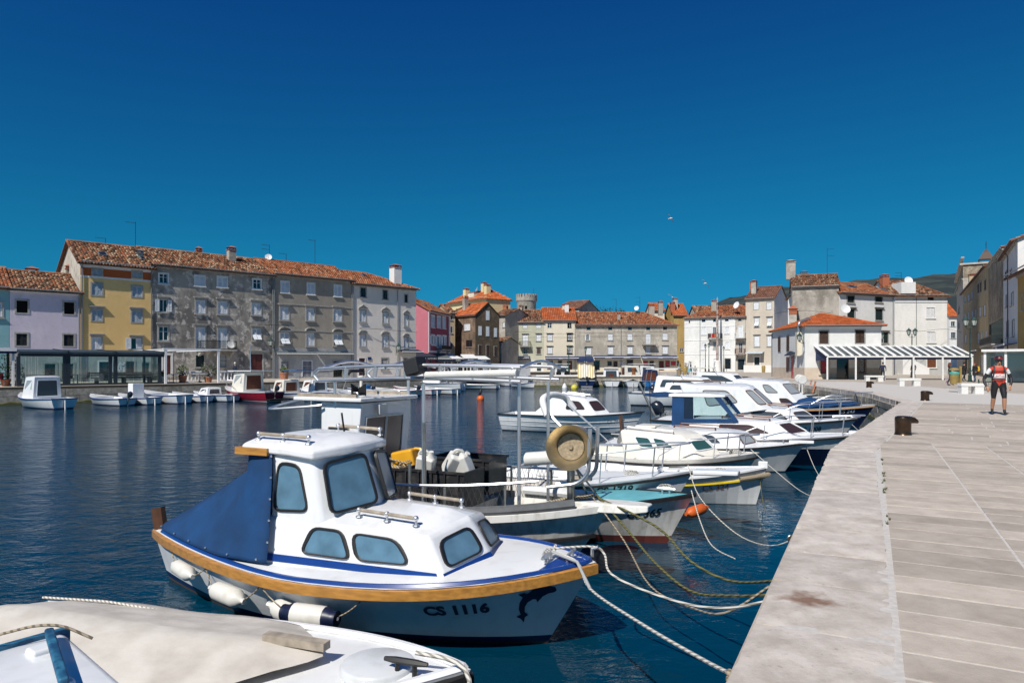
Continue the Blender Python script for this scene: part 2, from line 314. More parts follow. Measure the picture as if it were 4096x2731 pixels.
def pavmat(name, c1, c2, c3, line=(.30,.28,.26), bw=1.6, bh=.5, rnd=0, rot=0, brick=True, rust=False):
    m, N, L, B = newmat(name); B.inputs['Roughness'].default_value = .78; B.inputs['Specular IOR Level'].default_value = .3
    tc = N.new('ShaderNodeTexCoord'); ge = N.new('ShaderNodeNewGeometry')
    n1 = N.new('ShaderNodeTexNoise'); n1.inputs['Scale'].default_value = 3.4; n1.inputs['Detail'].default_value = 9; n1.inputs['Roughness'].default_value = .65; L.new(ge.outputs['Position'], n1.inputs['Vector'])
    n2 = N.new('ShaderNodeTexNoise'); n2.inputs['Scale'].default_value = 14; n2.inputs['Detail'].default_value = 8; n2.inputs['Roughness'].default_value = .75; L.new(ge.outputs['Position'], n2.inputs['Vector'])
    r1 = N.new('ShaderNodeValToRGB'); r1.color_ramp.elements[0].position = .36; r1.color_ramp.elements[1].position = .62; r1.color_ramp.elements[0].color = c4(c1); r1.color_ramp.elements[1].color = c4(c2); L.new(n1.outputs['Fac'], r1.inputs[0])
    r2 = N.new('ShaderNodeValToRGB'); r2.color_ramp.elements[0].position = .58; r2.color_ramp.elements[1].position = .72; r2.color_ramp.elements[0].color = (0,0,0,1); r2.color_ramp.elements[1].color = (.75,.75,.75,1); L.new(n2.outputs['Fac'], r2.inputs[0])
    mx = N.new('ShaderNodeMixRGB'); L.new(r2.outputs[0], mx.inputs[0]); L.new(r1.outputs[0], mx.inputs[1]); mx.inputs[2].default_value = c4(c3); out = mx.outputs[0]
    if brick:
        mp = N.new('ShaderNodeMapping'); mp.inputs['Rotation'].default_value = (0, 0, rot); L.new(ge.outputs['Position'], mp.inputs[0])
        bt = N.new('ShaderNodeTexBrick'); bt.inputs['Scale'].default_value = 1; bt.inputs['Brick Width'].default_value = bw; bt.inputs['Row Height'].default_value = bh; bt.inputs['Mortar Size'].default_value = .012
        bt.inputs['Color1'].default_value = (1,1,1,1); bt.inputs['Color2'].default_value = (.84,.84,.83,1); bt.inputs['Mortar'].default_value = (.8,.79,.77,1); L.new(mp.outputs[0], bt.inputs['Vector'])
        m2 = N.new('ShaderNodeMixRGB'); m2.blend_type = 'MULTIPLY'; m2.inputs[0].default_value = 1; L.new(out, m2.inputs[1]); L.new(bt.outputs['Color'], m2.inputs[2]); out = m2.outputs[0]
    if rnd:
        oi = N.new('ShaderNodeObjectInfo'); mr = N.new('ShaderNodeMapRange'); mr.inputs[3].default_value = 1-rnd; mr.inputs[4].default_value = 1+rnd; L.new(oi.outputs['Random'], mr.inputs[0])
        m3 = N.new('ShaderNodeMixRGB'); m3.blend_type = 'MULTIPLY'; m3.inputs[0].default_value = 1; L.new(out, m3.inputs[1]); L.new(mr.outputs[0], m3.inputs[2]); out = m3.outputs[0]
    if rust:   # the iron stain left on one coping stone
        gx = N.new('ShaderNodeVectorMath'); gx.operation = 'DISTANCE'; gx.inputs[1].default_value = rust; 
        mpx = N.new('ShaderNodeMapping'); mpx.inputs['Scale'].default_value = (1, 1, 1); L.new(ge.outputs['Position'], mpx.inputs[0]); L.new(mpx.outputs[0], gx.inputs[0])
        n3 = N.new('ShaderNodeTexNoise'); n3.inputs['Scale'].default_value = 7; n3.inputs['Detail'].default_value = 8; L.new(ge.outputs['Position'], n3.inputs['Vector'])
        sb = N.new('ShaderNodeMath'); sb.operation = 'MULTIPLY_ADD'; sb.inputs[1].default_value = .45; L.new(n3.outputs['Fac'], sb.inputs[0]); L.new(gx.outputs['Value'], sb.inputs[2])
        mr2 = N.new('ShaderNodeMapRange'); mr2.inputs[1].default_value = .30; mr2.inputs[2].default_value = .42; mr2.inputs[3].default_value = .8; mr2.inputs[4].default_value = 0; L.new(sb.outputs[0], mr2.inputs[0])
        m4 = N.new('ShaderNodeMixRGB'); m4.inputs[2].default_value = (.17, .07, .03, 1); L.new(mr2.outputs[0], m4.inputs[0]); L.new(out, m4.inputs[1]); out = m4.outputs[0]
    L.new(out, B.inputs['Base Color'])
    bp = N.new('ShaderNodeBump'); bp.inputs['Strength'].default_value = .6; bp.inputs['Distance'].default_value = .012; L.new(n2.outputs['Fac'], bp.inputs['Height']); L.new(bp.outputs[0], B.inputs['Normal'])
pavmat('pave', (.40,.345,.29), (.50,.44,.375), (.29,.245,.20), brick=False, rnd=.17)
pavmat('coping', (.43,.38,.33), (.62,.56,.50), (.23,.195,.16), brick=False, rnd=.07, rust=(2.02,4.62,0))
pavmat('plaza', (.42,.37,.315), (.53,.47,.40), (.36,.31,.26), bw=2.2, bh=.6, rot=.3)
pavmat('wallstone', (.22,.20,.16), (.42,.38,.32), (.12,.11,.08), bw=.9, bh=.32, brick=False, rnd=.2)
M('mortar', (.55,.52,.48), .9, var=.12, vs=20); M('dark_joint', (.06,.055,.045), .95)
M('weed', (.07,.10,.02), .8, var=.5)
out_ = [V(-700,-60,0), V(700,-60,0), V(700,900,0), V(-700,900,0)]
tri = tessellate_polygon([out_, BASIN]); allp = out_+BASIN
mb = MB(); mb.add([(p.x, p.y, GZ) for p in allp], [t if (allp[t[1]]-allp[t[0]]).cross(allp[t[2]]-allp[t[0]]).z > 0 else (t[0], t[2], t[1]) for t in tri])
GROUND = tag(mb.build('ground', 'plaza'), kind='structure')
# quay walls: one solid backing with stone blocks on it where they can be told apart
mb = MB(); nb = len(BASIN)
for i in range(nb):
    a, b = BASIN[i], BASIN[(i+1) % nb]
    mb.quad((a.x,a.y,-3),(b.x,b.y,-3),(b.x,b.y,GZ-.002),(a.x,a.y,GZ-.002))
QW = tag(mb.build('quay_wall', 'dark_joint'), kind='structure')
blk = MB().box((-.5,-.5,-.5),(.5,.5,.5)).data('block', 'wallstone')
def block(p, d, l, h, t, parent, data=blk, name='block', rz=None):
    o = bpy.data.objects.new(name, data); COL.objects.link(o); o.parent = parent; o.location = p
    o.rotation_euler = (random.uniform(-.01,.01), random.uniform(-.01,.01), atan2(d.y, d.x)+random.uniform(-.008,.008)); o.scale = (l, t, h); return o
def wall_blocks(a, b, rows, lmin, lmax, top=-.2, inn=1):
    d = (b-a); L = d.length; d.normalize(); n = V(-d.y, d.x, 0)*inn
    z = top
    for h in rows:
        s = random.uniform(-.3, 0)
        while s < L:
            l = random.uniform(lmin, lmax); e = min(s+l, L); s0 = max(s, 0)
            if e-s0 > .12: block(a+d*((s0+e)/2)+n*(-.08+random.uniform(0,.04))+V(0,0,z-h/2), d, e-s0-.025, h-.025, .3, QW)
            s += l
        z -= h
wall_blocks(V(16.2,28.4,0), V(19.1,36.4,0), (.3,.34,.36,.4), .55, .95)
wall_blocks(V(19.1,36.4,0), V(20.5,43,0), (.3,.34,.36,.4), .55, .95)
wall_blocks(V(20.5,43,0), V(22.5,54.6,0), (.35,.35,.36,.4), .8, 1.2)
wall_blocks(V(-6,73.5,0), V(-47,34.6,0), (.45,.5,.5), 1.2, 2.2, inn=1)
wall_blocks(V(29,84,0), V(2.5,84,0), (.5,.5,.5), 1.4, 2.4, inn=1)
# slime line along the left wall and pier
M('algae', (.10,.10,.035), .9, var=.4, vs=3)
for a, b in ((V(-6,73.5,0), V(-47,34.6,0)), (V(29,84,0), V(2.5,84,0)), (V(16.2,28.4,0), V(19.1,36.4,0))):
    d = (b-a).normalized(); n = V(-d.y, d.x, 0); mbx = MB(); rr = []
    steps = int((b-a).length/.5)
    for i in range(steps+1):
        p = a+d*((b-a).length*i/steps); h = .16+.14*random.random()
        rr.append([p+n*(-.0)+V(0,0,WLZ-.3), p+n*.14+V(0,0,WLZ-.3), p+n*.13+V(0,0,WLZ+h*.6), p+n*.05+V(0,0,WLZ+h)])
    mbx.loft(rr, closed=True); tag(mbx.build('algae', 'algae', QW), kind='stuff')
# paving: base mortar bed, coping stones, slabs
mb = MB(); mb.poly([edge(-12,.05,GZ+.011), edge(-12,14,GZ+.011), V(26,30,GZ+.011), V(30,60,GZ+.011), V(24.2,60,GZ+.011), V(21.1,43,GZ+.011), V(19.6,36.4,GZ+.011), V(16.4,28.6,GZ+.011), V(6.7,13.8,GZ+.011)])
PAVE = tag(mb.build('pavement', 'mortar'), kind='structure')
slab = MB().box((-.5,-.5,-1),(.5,.5,0)).data('slab', 'pave')
def rough_stone(seed):
    R = random.Random(seed); q = MB(); nx, ny = 9, 6; g = []
    for i in range(nx+1):
        row = []
        for j in range(ny+1):
            u, v = i/nx-.5, j/ny-.5; ed_ = j in (0, ny); ex = i in (0, nx)
            if ed_: v -= (1 if v > 0 else -1)*max(0, R.gauss(.004, .012))
            if ex: u -= (1 if u > 0 else -1)*max(0, R.gauss(.002, .006))
            row.append(V(u, v, R.gauss(0, .010)-(.012+max(0, R.gauss(0, .035)) if (ed_ or ex) else 0)))
        g.append(row)
    q.loft(g, closed=False)
    for f_ in q.f: f_.reverse()
    b = [V(p.x, p.y, -1) for p in [r[0] for r in g]]; q.loft([b, [r[0] for r in g]], closed=False); b = [V(p.x, p.y, -1) for p in [r[-1] for r in g]]; q.loft([[r[-1] for r in g], b], closed=False)
    for k_ in (0, -1): b = [V(p.x, p.y, -1) for p in g[k_]]; q.loft([b, g[k_]] if k_ else [g[k_], b], closed=False)
    return q.data('coping_stone', 'coping', True)
cops = [rough_stone(i) for i in range(6)]
def copings(a, b, wdt, lmin, lmax, skip=0.0, over=.03):
    d = b-a; L = d.length; d.normalize(); n = V(d.y, -d.x, 0); s = skip
    while s < L:
        l = min(random.uniform(lmin, lmax), L-s)
        if L-s-l < .3: l = L-s
        o = bpy.data.objects.new('coping_stone', random.choice(cops)); COL.objects.link(o); o.parent = PAVE
        p = a+d*(s+l/2)+n*(wdt/2-over); o.location = (p.x+n.x*random.uniform(-.012,.012), p.y+n.y*random.uniform(-.012,.012), random.uniform(.004,.014)); o.scale = (l-.02, wdt-.02, .26)
        o.rotation_euler = (random.uniform(-.006,.006), random.uniform(-.004,.004), atan2(d.y, d.x)+random.uniform(-.006,.006)); s += l
copings(edge(-3.4), V(5.87,12.6,0), .775, .8, 1.25)
copings(V(5.95,12.75,0), V(16.2,28.4,0), .775, .8, 1.3)
for i in range(3, 7): copings(BASIN[i], BASIN[i+1], .75, 1.0, 1.5)
for i in (7, 8): copings(BASIN[i], BASIN[i+1], .75, 1.5, 2.2)
def put_slab(c, d, l, w_):
    o = bpy.data.objects.new('slab', slab); COL.objects.link(o); o.parent = PAVE; o.location = (c.x, c.y, random.uniform(-.0015, .0015)); o.scale = (l, w_, .06); o.rotation_euler = (0, 0, atan2(d.y, d.x)); return o
nslab = 0
t = -2.4; lanes = [.735, 1.66, 2.55, 3.5, 4.5, 5.6, 6.9, 8.2]
while t < 12.2:
    wd = random.choice((.36,.42,.42,.46)); off = random.uniform(-.14,.14) if t < 1.2 else 0
    for a, b in zip(lanes[:-1], lanes[1:]):
        a2 = a if a == .735 else a+off; b2 = b+off
        c = edge(t+wd/2, (a2+b2)/2); 
        if c.y < 1 or abs(c.x/c.y) > .86: continue
        put_slab(c, CD, b2-a2-.026, wd-.028); nslab += 1
    t += wd
# second field, beyond the bend: courses across the view
y = 13.3
e2 = V(9.6, 14.65, 0).normalized(); c2 = V(e2.y, -e2.x, 0); o2 = V(6.6,13.75,0)
t = -.9
while t < 17.6:
    wd = random.choice((.5,.6,.66)); x = .76; 
    while x < 12:
        l = random.uniform(1.0, 2.2); c = o2+e2*(t+wd/2)+c2*(x+l/2); cc = c-E0
        if not (cc.dot(ED) < 12.2 and cc.dot(CD) > .7) and c.x/c.y < .84:
            put_slab(c, c2, l-.03, wd-.032); nslab += 1
        x += l
    t += wd
# weeds in the coping joint
mbx = MB()
for i in range(26):
    t = random.choice((4.3,4.5,6.2,6.4,7.0,7.6,7.7,8.6,9.4))+random.uniform(-.15,.15); p = edge(t, .745+random.uniform(-.02,.02), 0)
    for k in range(5):
        a = random.uniform(0, 6.28); r = random.uniform(.01,.05); q = p+V(cos(a)*r, sin(a)*r, random.uniform(.01,.035)); s = V(-sin(a), cos(a), 0)*.008
        mbx.poly([p-s, p+s, q])
tag(mbx.build('weeds', 'weed', PAVE), kind='stuff')
# dark hill ridges far behind the town
M('hill', (.016,.026,.026), .95, col2=(.05,.062,.05), vs=.02, lo=.45, hi=.62, bump=3, bs=.05)
def hill(prof, Y, depth, amp):
    mb = MB(); rows = []
    pts = catmull([V(p[0], 0, p[1]) for p in prof], 8)
    for j in range(10):
        f = j/9; r = []
        for i, p in enumerate(pts):
            z = 1.6+(HOR-p.z)*Y/FPX; yy = Y-depth*(1-f); zz = z*(sin(f*pi/2)**.8); X = (p.x-512)/FPX*Y
            zz += amp*mnoise.fractal(Vector((X*.02, yy*.02, 3)), 1, 2, 5)*(.3+.7*f) if f > 0 else -5
            r.append((X, yy, zz))
        rows.append(r)
    mb.loft(rows, closed=False)
    tag(mb.build('hill', 'hill', smooth=True), kind='structure')
hill([(640,362),(675,332),(692,314),(705,306),(730,299),(760,292),(800,290),(850,284),(885,282),(915,279),(945,276.5),(975,277),(1040,284),(1150,290)], 1500, 700, 9)
# ---------------------------------------------------------------- houses
def tiles(P0, P1, Q0, Q1, pu, pv, r, mat, parent, clip=None):
    """barrel tiles on the slope P0-P1 (eave) to Q0-Q1 (ridge)"""
    P0, P1, Q0, Q1 = map(Vector, (P0, P1, Q0, Q1)); du = P1-P0; Lu = du.length; du.normalize()
    up = (Q0-P0)-du*((Q0-P0).dot(du)); Lv = up.length; up.normalize(); nn = du.cross(up)
    a0 = (Q0-P0).dot(du); a1 = (Q1-P0).dot(du)
    mb = MB(); nu = int(Lu/pu); nv = int(Lv/pv)
    for i in range(nu):
        cu = (i+.5)*Lu/nu
        for j in range(nv):
            v0 = j*Lv/nv; v1 = v0+Lv/nv*1.15; vm = (v0+v1)/2/Lv
            if cu < a0*vm-.02 or cu > Lu+(a1-Lu)*vm+.02: continue
            base = P0+du*(cu+random.uniform(-.012,.012)); rr = []
            for v, rad, lift in ((v0, r, .045), (v1, r*.8, .0)):
                row = []
                for k in range(4):
                    a = pi*k/3; row.append(base+up*v+du*(-cos(a)*rad)+nn*(sin(a)*rad*.9+lift-.01))
                rr.append(row)
            b = len(mb.v); mb.loft(rr, closed=False); c = random.random(); mb.fa += [c]*3
            mb.add(rr[0], [(0, 1, 2, 3)]); mb.fa.append(c*.5)
    if not mb.f: return
    tag(mb.build('roof_tiles', mat, parent), kind='stuff')
class House:
    def __init__(s, name, label, a, b, depth, eave, wall='w_white', base=-.05, cat='house', group=None, side=None):
        (pa, Ya), (pb, Yb) = a, b
        s.A = V((pa-512)/FPX*Ya, Ya, 0); s.B = V((pb-512)/FPX*Yb, Yb, 0)
        s.t = (s.B-s.A); s.W = s.t.length; s.t.normalize(); s.n = V(s.t.y, -s.t.x, 0); s.D = depth; s.H = eave; s.base = base
        s.root = empty(name, s.A, atan2(s.t.y, s.t.x), label, cat, group); s.wall = wall; s.holes = []; s.side = side or wall; s.bands = []
    def uv(s, px, py):
        d = ray(px, py); o = V(0, 0, EYE); t = (s.A-o).dot(s.n)/d.dot(s.n); P = o+d*t
        return (P-s.A).dot(s.t), P.z
    def rect(s, k, x0, y0, x1, y1):
        xm, ym = (x0+x1)/2, (y0+y1)/2
        u0 = s.uv(*rp(k, x0, ym))[0]; u1 = s.uv(*rp(k, x1, ym))[0]; v1 = s.uv(*rp(k, xm, y0))[1]; v0 = s.uv(*rp(k, xm, y1))[1]
        return u0, u1, v0, v1
    def part(s, name, mb, mats, **kw): return mb.build(name, mats, s.root, **kw)
    def win(s, k, r, kind='sh', m='shutter_white', hood=None, sill=True, sur=.11, surm='stone_trim', rev=.14, name='window', glass='glass_dark', fit=True):
        u0, u1, v0, v1 = s.rect(k, *r) if k else r
        u0 = max(u0, .12); u1 = min(u1, s.W-.12)
        if u1-u0 < .15: return
        v0 = max(v0, s.base+.02); v1 = min(v1, s.H-.1)
        s.holes.append((u0, u1, v0, v1)); w_, h_ = u1-u0, v1-v0; cu = (u0+u1)/2
        mb = MB(); e = .035
        if sur:
            mb.box((u0-sur, -e, v0-(.0 if name == 'door' else sur*.7)), (u0, rev, v1)); mb.box((u1, -e, v0-(.0 if name == 'door' else sur*.7)), (u1+sur, rev, v1)); mb.box((u0-sur, -e-.004, v1), (u1+sur, rev, v1+sur))
            if name != 'door': mb.box((u0, -e, v0-sur*.7), (u1, rev, v0))
        else: mb.box((u0, .02, v1-.05), (u1, rev, v1))
        if sill and name != 'door': mb.box((u0-sur-.06, -.14, v0-sur*.7-.07), (u1+sur+.06, .02, v0-sur*.7-.003))
        if hood == 'flat': mb.box((u0-sur-.12, -.24, v1+sur+.12), (u1+sur+.12, .02, v1+sur+.2)); mb.box((u0-sur-.06, -.12, v1+sur+.003), (u1+sur+.06, .02, v1+sur+.117))
        if hood == 'arch':
            R = w_/2+sur+.1; pts = [(cu+R*cos(a), v1+sur+.12+R*.55*sin(a)) for a in [pi*i/10 for i in range(11)]]
            for p, q in zip(pts[:-1], pts[1:]):
                mb.loft([[(p[0],-.24,p[1]),(p[0],.02,p[1]),(p[0]*.9+cu*.1,.02,p[1]-.09),(p[0]*.9+cu*.1,-.24,p[1]-.09)],[(q[0],-.24,q[1]),(q[0],.02,q[1]),(q[0]*.9+cu*.1,.02,q[1]-.09),(q[0]*.9+cu*.1,-.24,q[1]-.09)]])
            mb.box((cu-R-.03, -.2, v1+sur+.005), (cu+R+.03, .02, v1+sur+.07))
        if hood == 'ped':
            R = w_/2+sur+.12; z = v1+sur+.15
            mb.box((cu-R, -.2, z-.12), (cu+R, .02, z-.04))
            for sg in (-1, 1): mb.loft([[(cu+sg*R,-.22,z-.03),(cu+sg*R,.02,z-.03),(cu+sg*R,.02,z+.07),(cu+sg*R,-.22,z+.07)],[(cu,-.22,z+R*.55),(cu,.02,z+R*.55),(cu,.02,z+R*.55+.1),(cu,-.22,z+R*.55+.1)]])
        W = s.part(name, mb, surm)
        if kind in ('sh', 'tilt', 'open', 'half'):
            for sg in (0, 1):
                a, b = (u0+.012, cu-.008) if sg == 0 else (cu+.008, u1-.012)
                q = MB(); lo = v0+.02; hi = v1-.015; st = .06
                if kind in ('open',) or (kind == 'half' and sg == 0):
                    dx = b-a; a, b = (u0-sur*.4-dx, u0-sur*.4) if sg == 0 else (u1+sur*.4, u1+sur*.4+dx); y0 = -.09
                else: y0 = .03
                tilt = kind == 'tilt'; mid = lo+(hi-lo)*.48
                q.box((a, y0, lo), (a+st, y0+.04, hi)); q.box((b-st, y0, lo), (b, y0+.04, hi)); q.box((a+st, y0, lo), (b-st, y0+.04, lo+st)); q.box((a+st, y0, hi-st), (b-st, y0+.04, hi)); q.box((a+st, y0, mid-.03), (b-st, y0+.04, mid+.03))
                if not tilt: q.quad((a+st, y0+.038, lo+st), (b-st, y0+.038, lo+st), (b-st, y0+.038, hi-st), (a+st, y0+.038, hi-st))
                n = max(4, int((hi-lo)/.085)); zs = [lo+st+(hi-lo-2*st)*(i+.5)/n for i in range(n)]
                for z in zs:
                    if tilt and z < mid: continue
                    q.quad((a+st, y0+.006, z-.035), (b-st, y0+.006, z-.035), (b-st, y0+.036, z+.03), (a+st, y0+.036, z+.03))
                if tilt:
                    q.obox(((a+b)/2, y0-.22, mid-(mid-lo)*.45), ((b-a)/2-.02, 0, 0), (0, -.22, -(mid-lo)*.42), (0, .015, -.01))
                o = q.build('shutter', m, W)
            if kind in ('open', 'half', 'tilt'):
                MB().quad((u0, .11, v0), (u1, .11, v0), (u1, .11, v1), (u0, .11, v1)).build('pane', glass, W)
                if kind != 'tilt':
                    q = MB(); f = .05
                    q.box((u0,.07,v0),(u0+f,.105,v1)); q.box((u1-f,.07,v0),(u1,.105,v1)); q.box((cu-.03,.07,v0+f),(cu+.03,.105,v1-f)); q.box((u0+f,.07,v0),(u1-f,.105,v0+f)); q.box((u0+f,.07,v1-f),(u1-f,.105,v1)); q.build('sash', 'paint_white', W)
        elif kind == 'glass':
            MB().quad((u0, .11, v0), (u1, .11, v0), (u1, .11, v1), (u0, .11, v1)).build('pane', glass, W)
            q = MB(); f = .06
            q.box((u0,.06,v0),(u0+f,.105,v1)); q.box((u1-f,.06,v0),(u1,.105,v1)); q.box((cu-.035,.06,v0+f),(cu+.035,.105,v1-f)); q.box((u0+f,.06,v0),(u1-f,.105,v0+f)); q.box((u0+f,.06,v1-f),(u1-f,.105,v1))
            q.box((u0+f,.065,v0+h_*.62),(cu-.036,.1,v0+h_*.62+.04)); q.box((cu+.036,.065,v0+h_*.62),(u1-f,.1,v0+h_*.62+.04)); q.build('sash', m, W)
        elif kind == 'dark':
            MB().quad((u0, .12, v0), (u1, .12, v0), (u1, .12, v1), (u0, .12, v1)).build('pane', glass, W)
        elif kind == 'bars':
            MB().quad((u0, .12, v0), (u1, .12, v0), (u1, .12, v1), (u0, .12, v1)).build('pane', glass, W)
            q = MB(); n = 7
            for i in range(1, n): q.box((u0+w_*i/n-.016, .03, v0), (u0+w_*i/n+.016, .05, v1))
            for i in range(1, 3): q.box((u0, .051, v0+h_*i/3-.014), (u1, .062, v0+h_*i/3+.014))
            q.build('grille', m, W)
        elif kind == 'leaf':   # panelled door
            q = MB()
            for a, b in ((u0+.01, cu-.006), (cu+.006, u1-.01)) if w_ > .9 else ((u0+.01, u1-.01),):
                q.box((a, .08, v0), (b, .12, v1))
                for z0, z1 in ((.06, .42), (.48, .93)):
                    q.box((a+.07, .06, v0+h_*z0), (b-.07, .079, v0+h_*z1))
            q.build('door_leaf', m, W)
        elif kind == 'shop':   # glazed shop door / poster window
            MB().quad((u0, .12, v0), (u1, .12, v0), (u1, .12, v1), (u0, .12, v1)).build('pane', glass, W)
            q = MB(); f = .07
            q.box((u0,.05,v0),(u0+f,.11,v1)); q.box((u1-f,.05,v0),(u1,.11,v1)); q.box((u0+f,.05,v1-f),(u1-f,.11,v1)); q.box((u0+f,.05,v0),(u1-f,.11,v0+f*1.6)); q.build('sash', m, W)
        return W
    def wins(s, k, rects, **kw):
        for r in rects: s.win(k, r, **kw)
    def finish(s, roof='gable', rise=1.8, over=.4, tm='tiles_old', pu=.25, pv=.36, cornice=True, ridge_y=None, cm='stone_trim', swall=None, gtr=None, back_tiles=False, low=None):
        W, D, H, b = s.W, s.D, s.H, s.base; ry = ridge_y if ridge_y is not None else D/2
        us = sorted(set([0, W]+[x for h in s.holes for x in h[:2]])); vs = sorted(set([b, H]+[x for h in s.holes for x in h[2:]]+([low] if low else [])))
        mb = MB()
        for i in range(len(us)-1):
            for j in range(len(vs)-1):
                cu, cv = (us[i]+us[i+1])/2, (vs[j]+vs[j+1])/2
                if any(h[0] < cu < h[1] and h[2] < cv < h[3] for h in s.holes): continue
                mb.mat(2 if (low and cv < low) else 0)
                mb.quad((us[i],0,vs[j]),(us[i+1],0,vs[j]),(us[i+1],0,vs[j+1]),(us[i],0,vs[j+1]))
        mb.mat(0)
        for u0, u1, v0, v1 in s.holes:
            mb.quad((u0,0,v0),(u0,0,v1),(u0,.2,v1),(u0,.2,v0)); mb.quad((u1,0,v0),(u1,.2,v0),(u1,.2,v1),(u1,0,v1)); mb.quad((u0,0,v1),(u1,0,v1),(u1,.2,v1),(u0,.2,v1)); mb.quad((u0,0,v0),(u0,.2,v0),(u1,.2,v0),(u1,0,v0))
            mb.mat(3).quad((u0,.2,v0),(u1,.2,v0),(u1,.2,v1),(u0,.2,v1)).mat(0)
        mb.mat(1); g = H+rise if roof in ('gable', 'hipR', 'hipL') else H
        gl = H+rise if roof in ('gable', 'hipR') else H; gr = H+rise if roof in ('gable', 'hipL') else H
        mb.poly([(0,D,b),(0,0,b),(0,0,H),(0,ry,gl),(0,D,H)] if gl > H else [(0,D,b),(0,0,b),(0,0,H),(0,D,H)])
        mb.poly([(W,0,b),(W,D,b),(W,D,H),(W,ry,gr),(W,0,H)] if gr > H else [(W,0,b),(W,D,b),(W,D,H),(W,0,H)])
        mb.quad((W,D,b),(0,D,b),(0,D,H),(W,D,H))
        if roof == 'flat': mb.quad((0,0,H),(W,0,H),(W,D,H),(0,D,H))
        s.part('wall', mb, [s.wall, s.side, s.lowm if low else s.wall, 'interior'])
        if cornice:
            q = MB(); q.box((-.0, -.22, H-.16), (W, -.003, H-.02)); q.box((0, -.12, H-.3), (W, -.004, H-.163)); s.part('cornice', q, cm)
            q = MB(); q.tube([(0,-over-.03,H-.02),(W,-over-.03,H-.02)], .06, 6); s.part('gutter', q, 'pipe_grey')
        if roof == 'flat': return s.root
        hl = min(ry*.95, W*.46) if roof in ('hip', 'hipL') else 0; hr = min(ry*.95, W*.46) if roof in ('hip', 'hipR') else 0
        k = rise/ry; e0 = H-over*k+.06; so_ = over*.6
        xl, xr = (-so_, W+so_)
        P0, P1 = V(xl, -over, e0), V(xr, -over, e0); Q0, Q1 = V(hl if hl else xl, ry, H+rise+.06), V(W-hr if hr else xr, ry, H+rise+.06)
        Bk0, Bk1 = V(xl, D+over, e0), V(xr, D+over, e0)
        q = MB(); th = V(0,0,-.08)
        for quad in ([P0,P1,Q1,Q0],[Bk1,Bk0,Q0,Q1]): q.poly(quad); q.poly([p+th for p in quad[::-1]])
        q.quad(P0+th, P1+th, P1, P0)
        if hl: q.poly([Bk0, P0, Q0])
        else: q.poly([P0, Q0, Q0+th, P0+th]); q.poly([Q0, Bk0, Bk0+th, Q0+th])
        if hr: q.poly([P1, Bk1, Q1])
        else: q.poly([Q1, P1, P1+th, Q1+th]); q.poly([Bk1, Q1, Q1+th, Bk1+th])
        R = s.part('roof', q, 'roof_base'); s.roof = R
        tiles(P0, P1, Q0, Q1, pu, pv, pu*.46, tm, R)
        if hl: tiles(Bk0, P0, Q0, Q0, pu, pv, pu*.46, tm, R)
        if hr: tiles(P1, Bk1, Q1, Q1, pu, pv, pu*.46, tm, R)
        q = MB(); q.tube([Q0+V(0,0,.02), Q1+V(0,0,.02)], .12, 8)
        if hl: q.tube([P0+V(0,0,.05), Q0+V(0,0,.03)], .1, 6)
        if hr: q.tube([P1+V(0,0,.05), Q1+V(0,0,.03)], .1, 6)
        q.fa = [random.random()*.5+.2 for _ in q.f]; q.build('ridge_tiles', tm, R)
        s.rz = lambda y: H+.06+(rise*(y/ry) if y <= ry else rise*(1-(y-ry)/(D-ry)))
        return s.root
    def chimney(s, u, y, w_=.55, h=1.2, m='w_oldwhite', cap='brick_red', d=None, pot=False):
        z = s.rz(y)-.4; d = d or w_; q = MB(); q.box((u-w_/2,y-d/2,z),(u+w_/2,y+d/2,z+h+.4)); o = q.build('chimney', m, s.root)
        t = z+h+.4; c = MB(); c.box((u-w_/2-.07,y-d/2-.07,t),(u+w_/2+.07,y+d/2+.07,t+.07))
        for sx in (-1,1):
            for sy in (-1,1): c.box((u+sx*(w_/2-.06)-.05,y+sy*(d/2-.06)-.05,t+.07),(u+sx*(w_/2-.06)+.05,y+sy*(d/2-.06)+.05,t+.27))
        c.poly([(u-w_/2-.1,y-d/2-.1,t+.27),(u+w_/2+.1,y-d/2-.1,t+.27),(u,y,t+.5)]); c.poly([(u+w_/2+.1,y-d/2-.1,t+.27),(u+w_/2+.1,y+d/2+.1,t+.27),(u,y,t+.5)])
        c.poly([(u-w_/2-.1,y+d/2+.1,t+.27),(u-w_/2-.1,y-d/2-.1,t+.27),(u,y,t+.5)]); c.poly([(u+w_/2+.1,y+d/2+.1,t+.27),(u-w_/2-.1,y+d/2+.1,t+.27),(u,y,t+.5)]); c.build('chimney_cap', cap, o)
    def antenna(s, u, y, h=2.2, arms=2, side=-1):
        z = s.rz(y)-.1; q = MB(); q.tube([(u,y,z),(u,y,z+h)], .025, 5)
        for i in range(arms):
            zz = z+h*(.95-.25*i); q.tube([(u,y,zz),(u+side*.9,y,zz)], .016, 4)
            for j in range(4): q.tube([(u+side*(.25+.2*j),y-.25,zz),(u+side*(.25+.2*j),y+.25,zz)], .009, 4)
        q.build('antenna', 'iron', s.root)
    def dish(s, u, y, z, r=.4, face=(-.5,-1,.4), m='paint_white'):
        q = MB(); q.lathe([(.02,-.12*r*2),(r*.6,-.16*r),(r,0),(r-.02,.01),(r*.6,-.13*r),(.02,-.2*r)], 16, (u,y,z), face); q.tube([(u,y,z),(u,y+.15,z-r*1.1)], .025, 5); q.tube([(u,y,z-r*.9),V(u,y,z)+Vector(face).normalized()*r*.8], .012, 4)
        q.build('satellite_dish', m, s.root, smooth='auto')
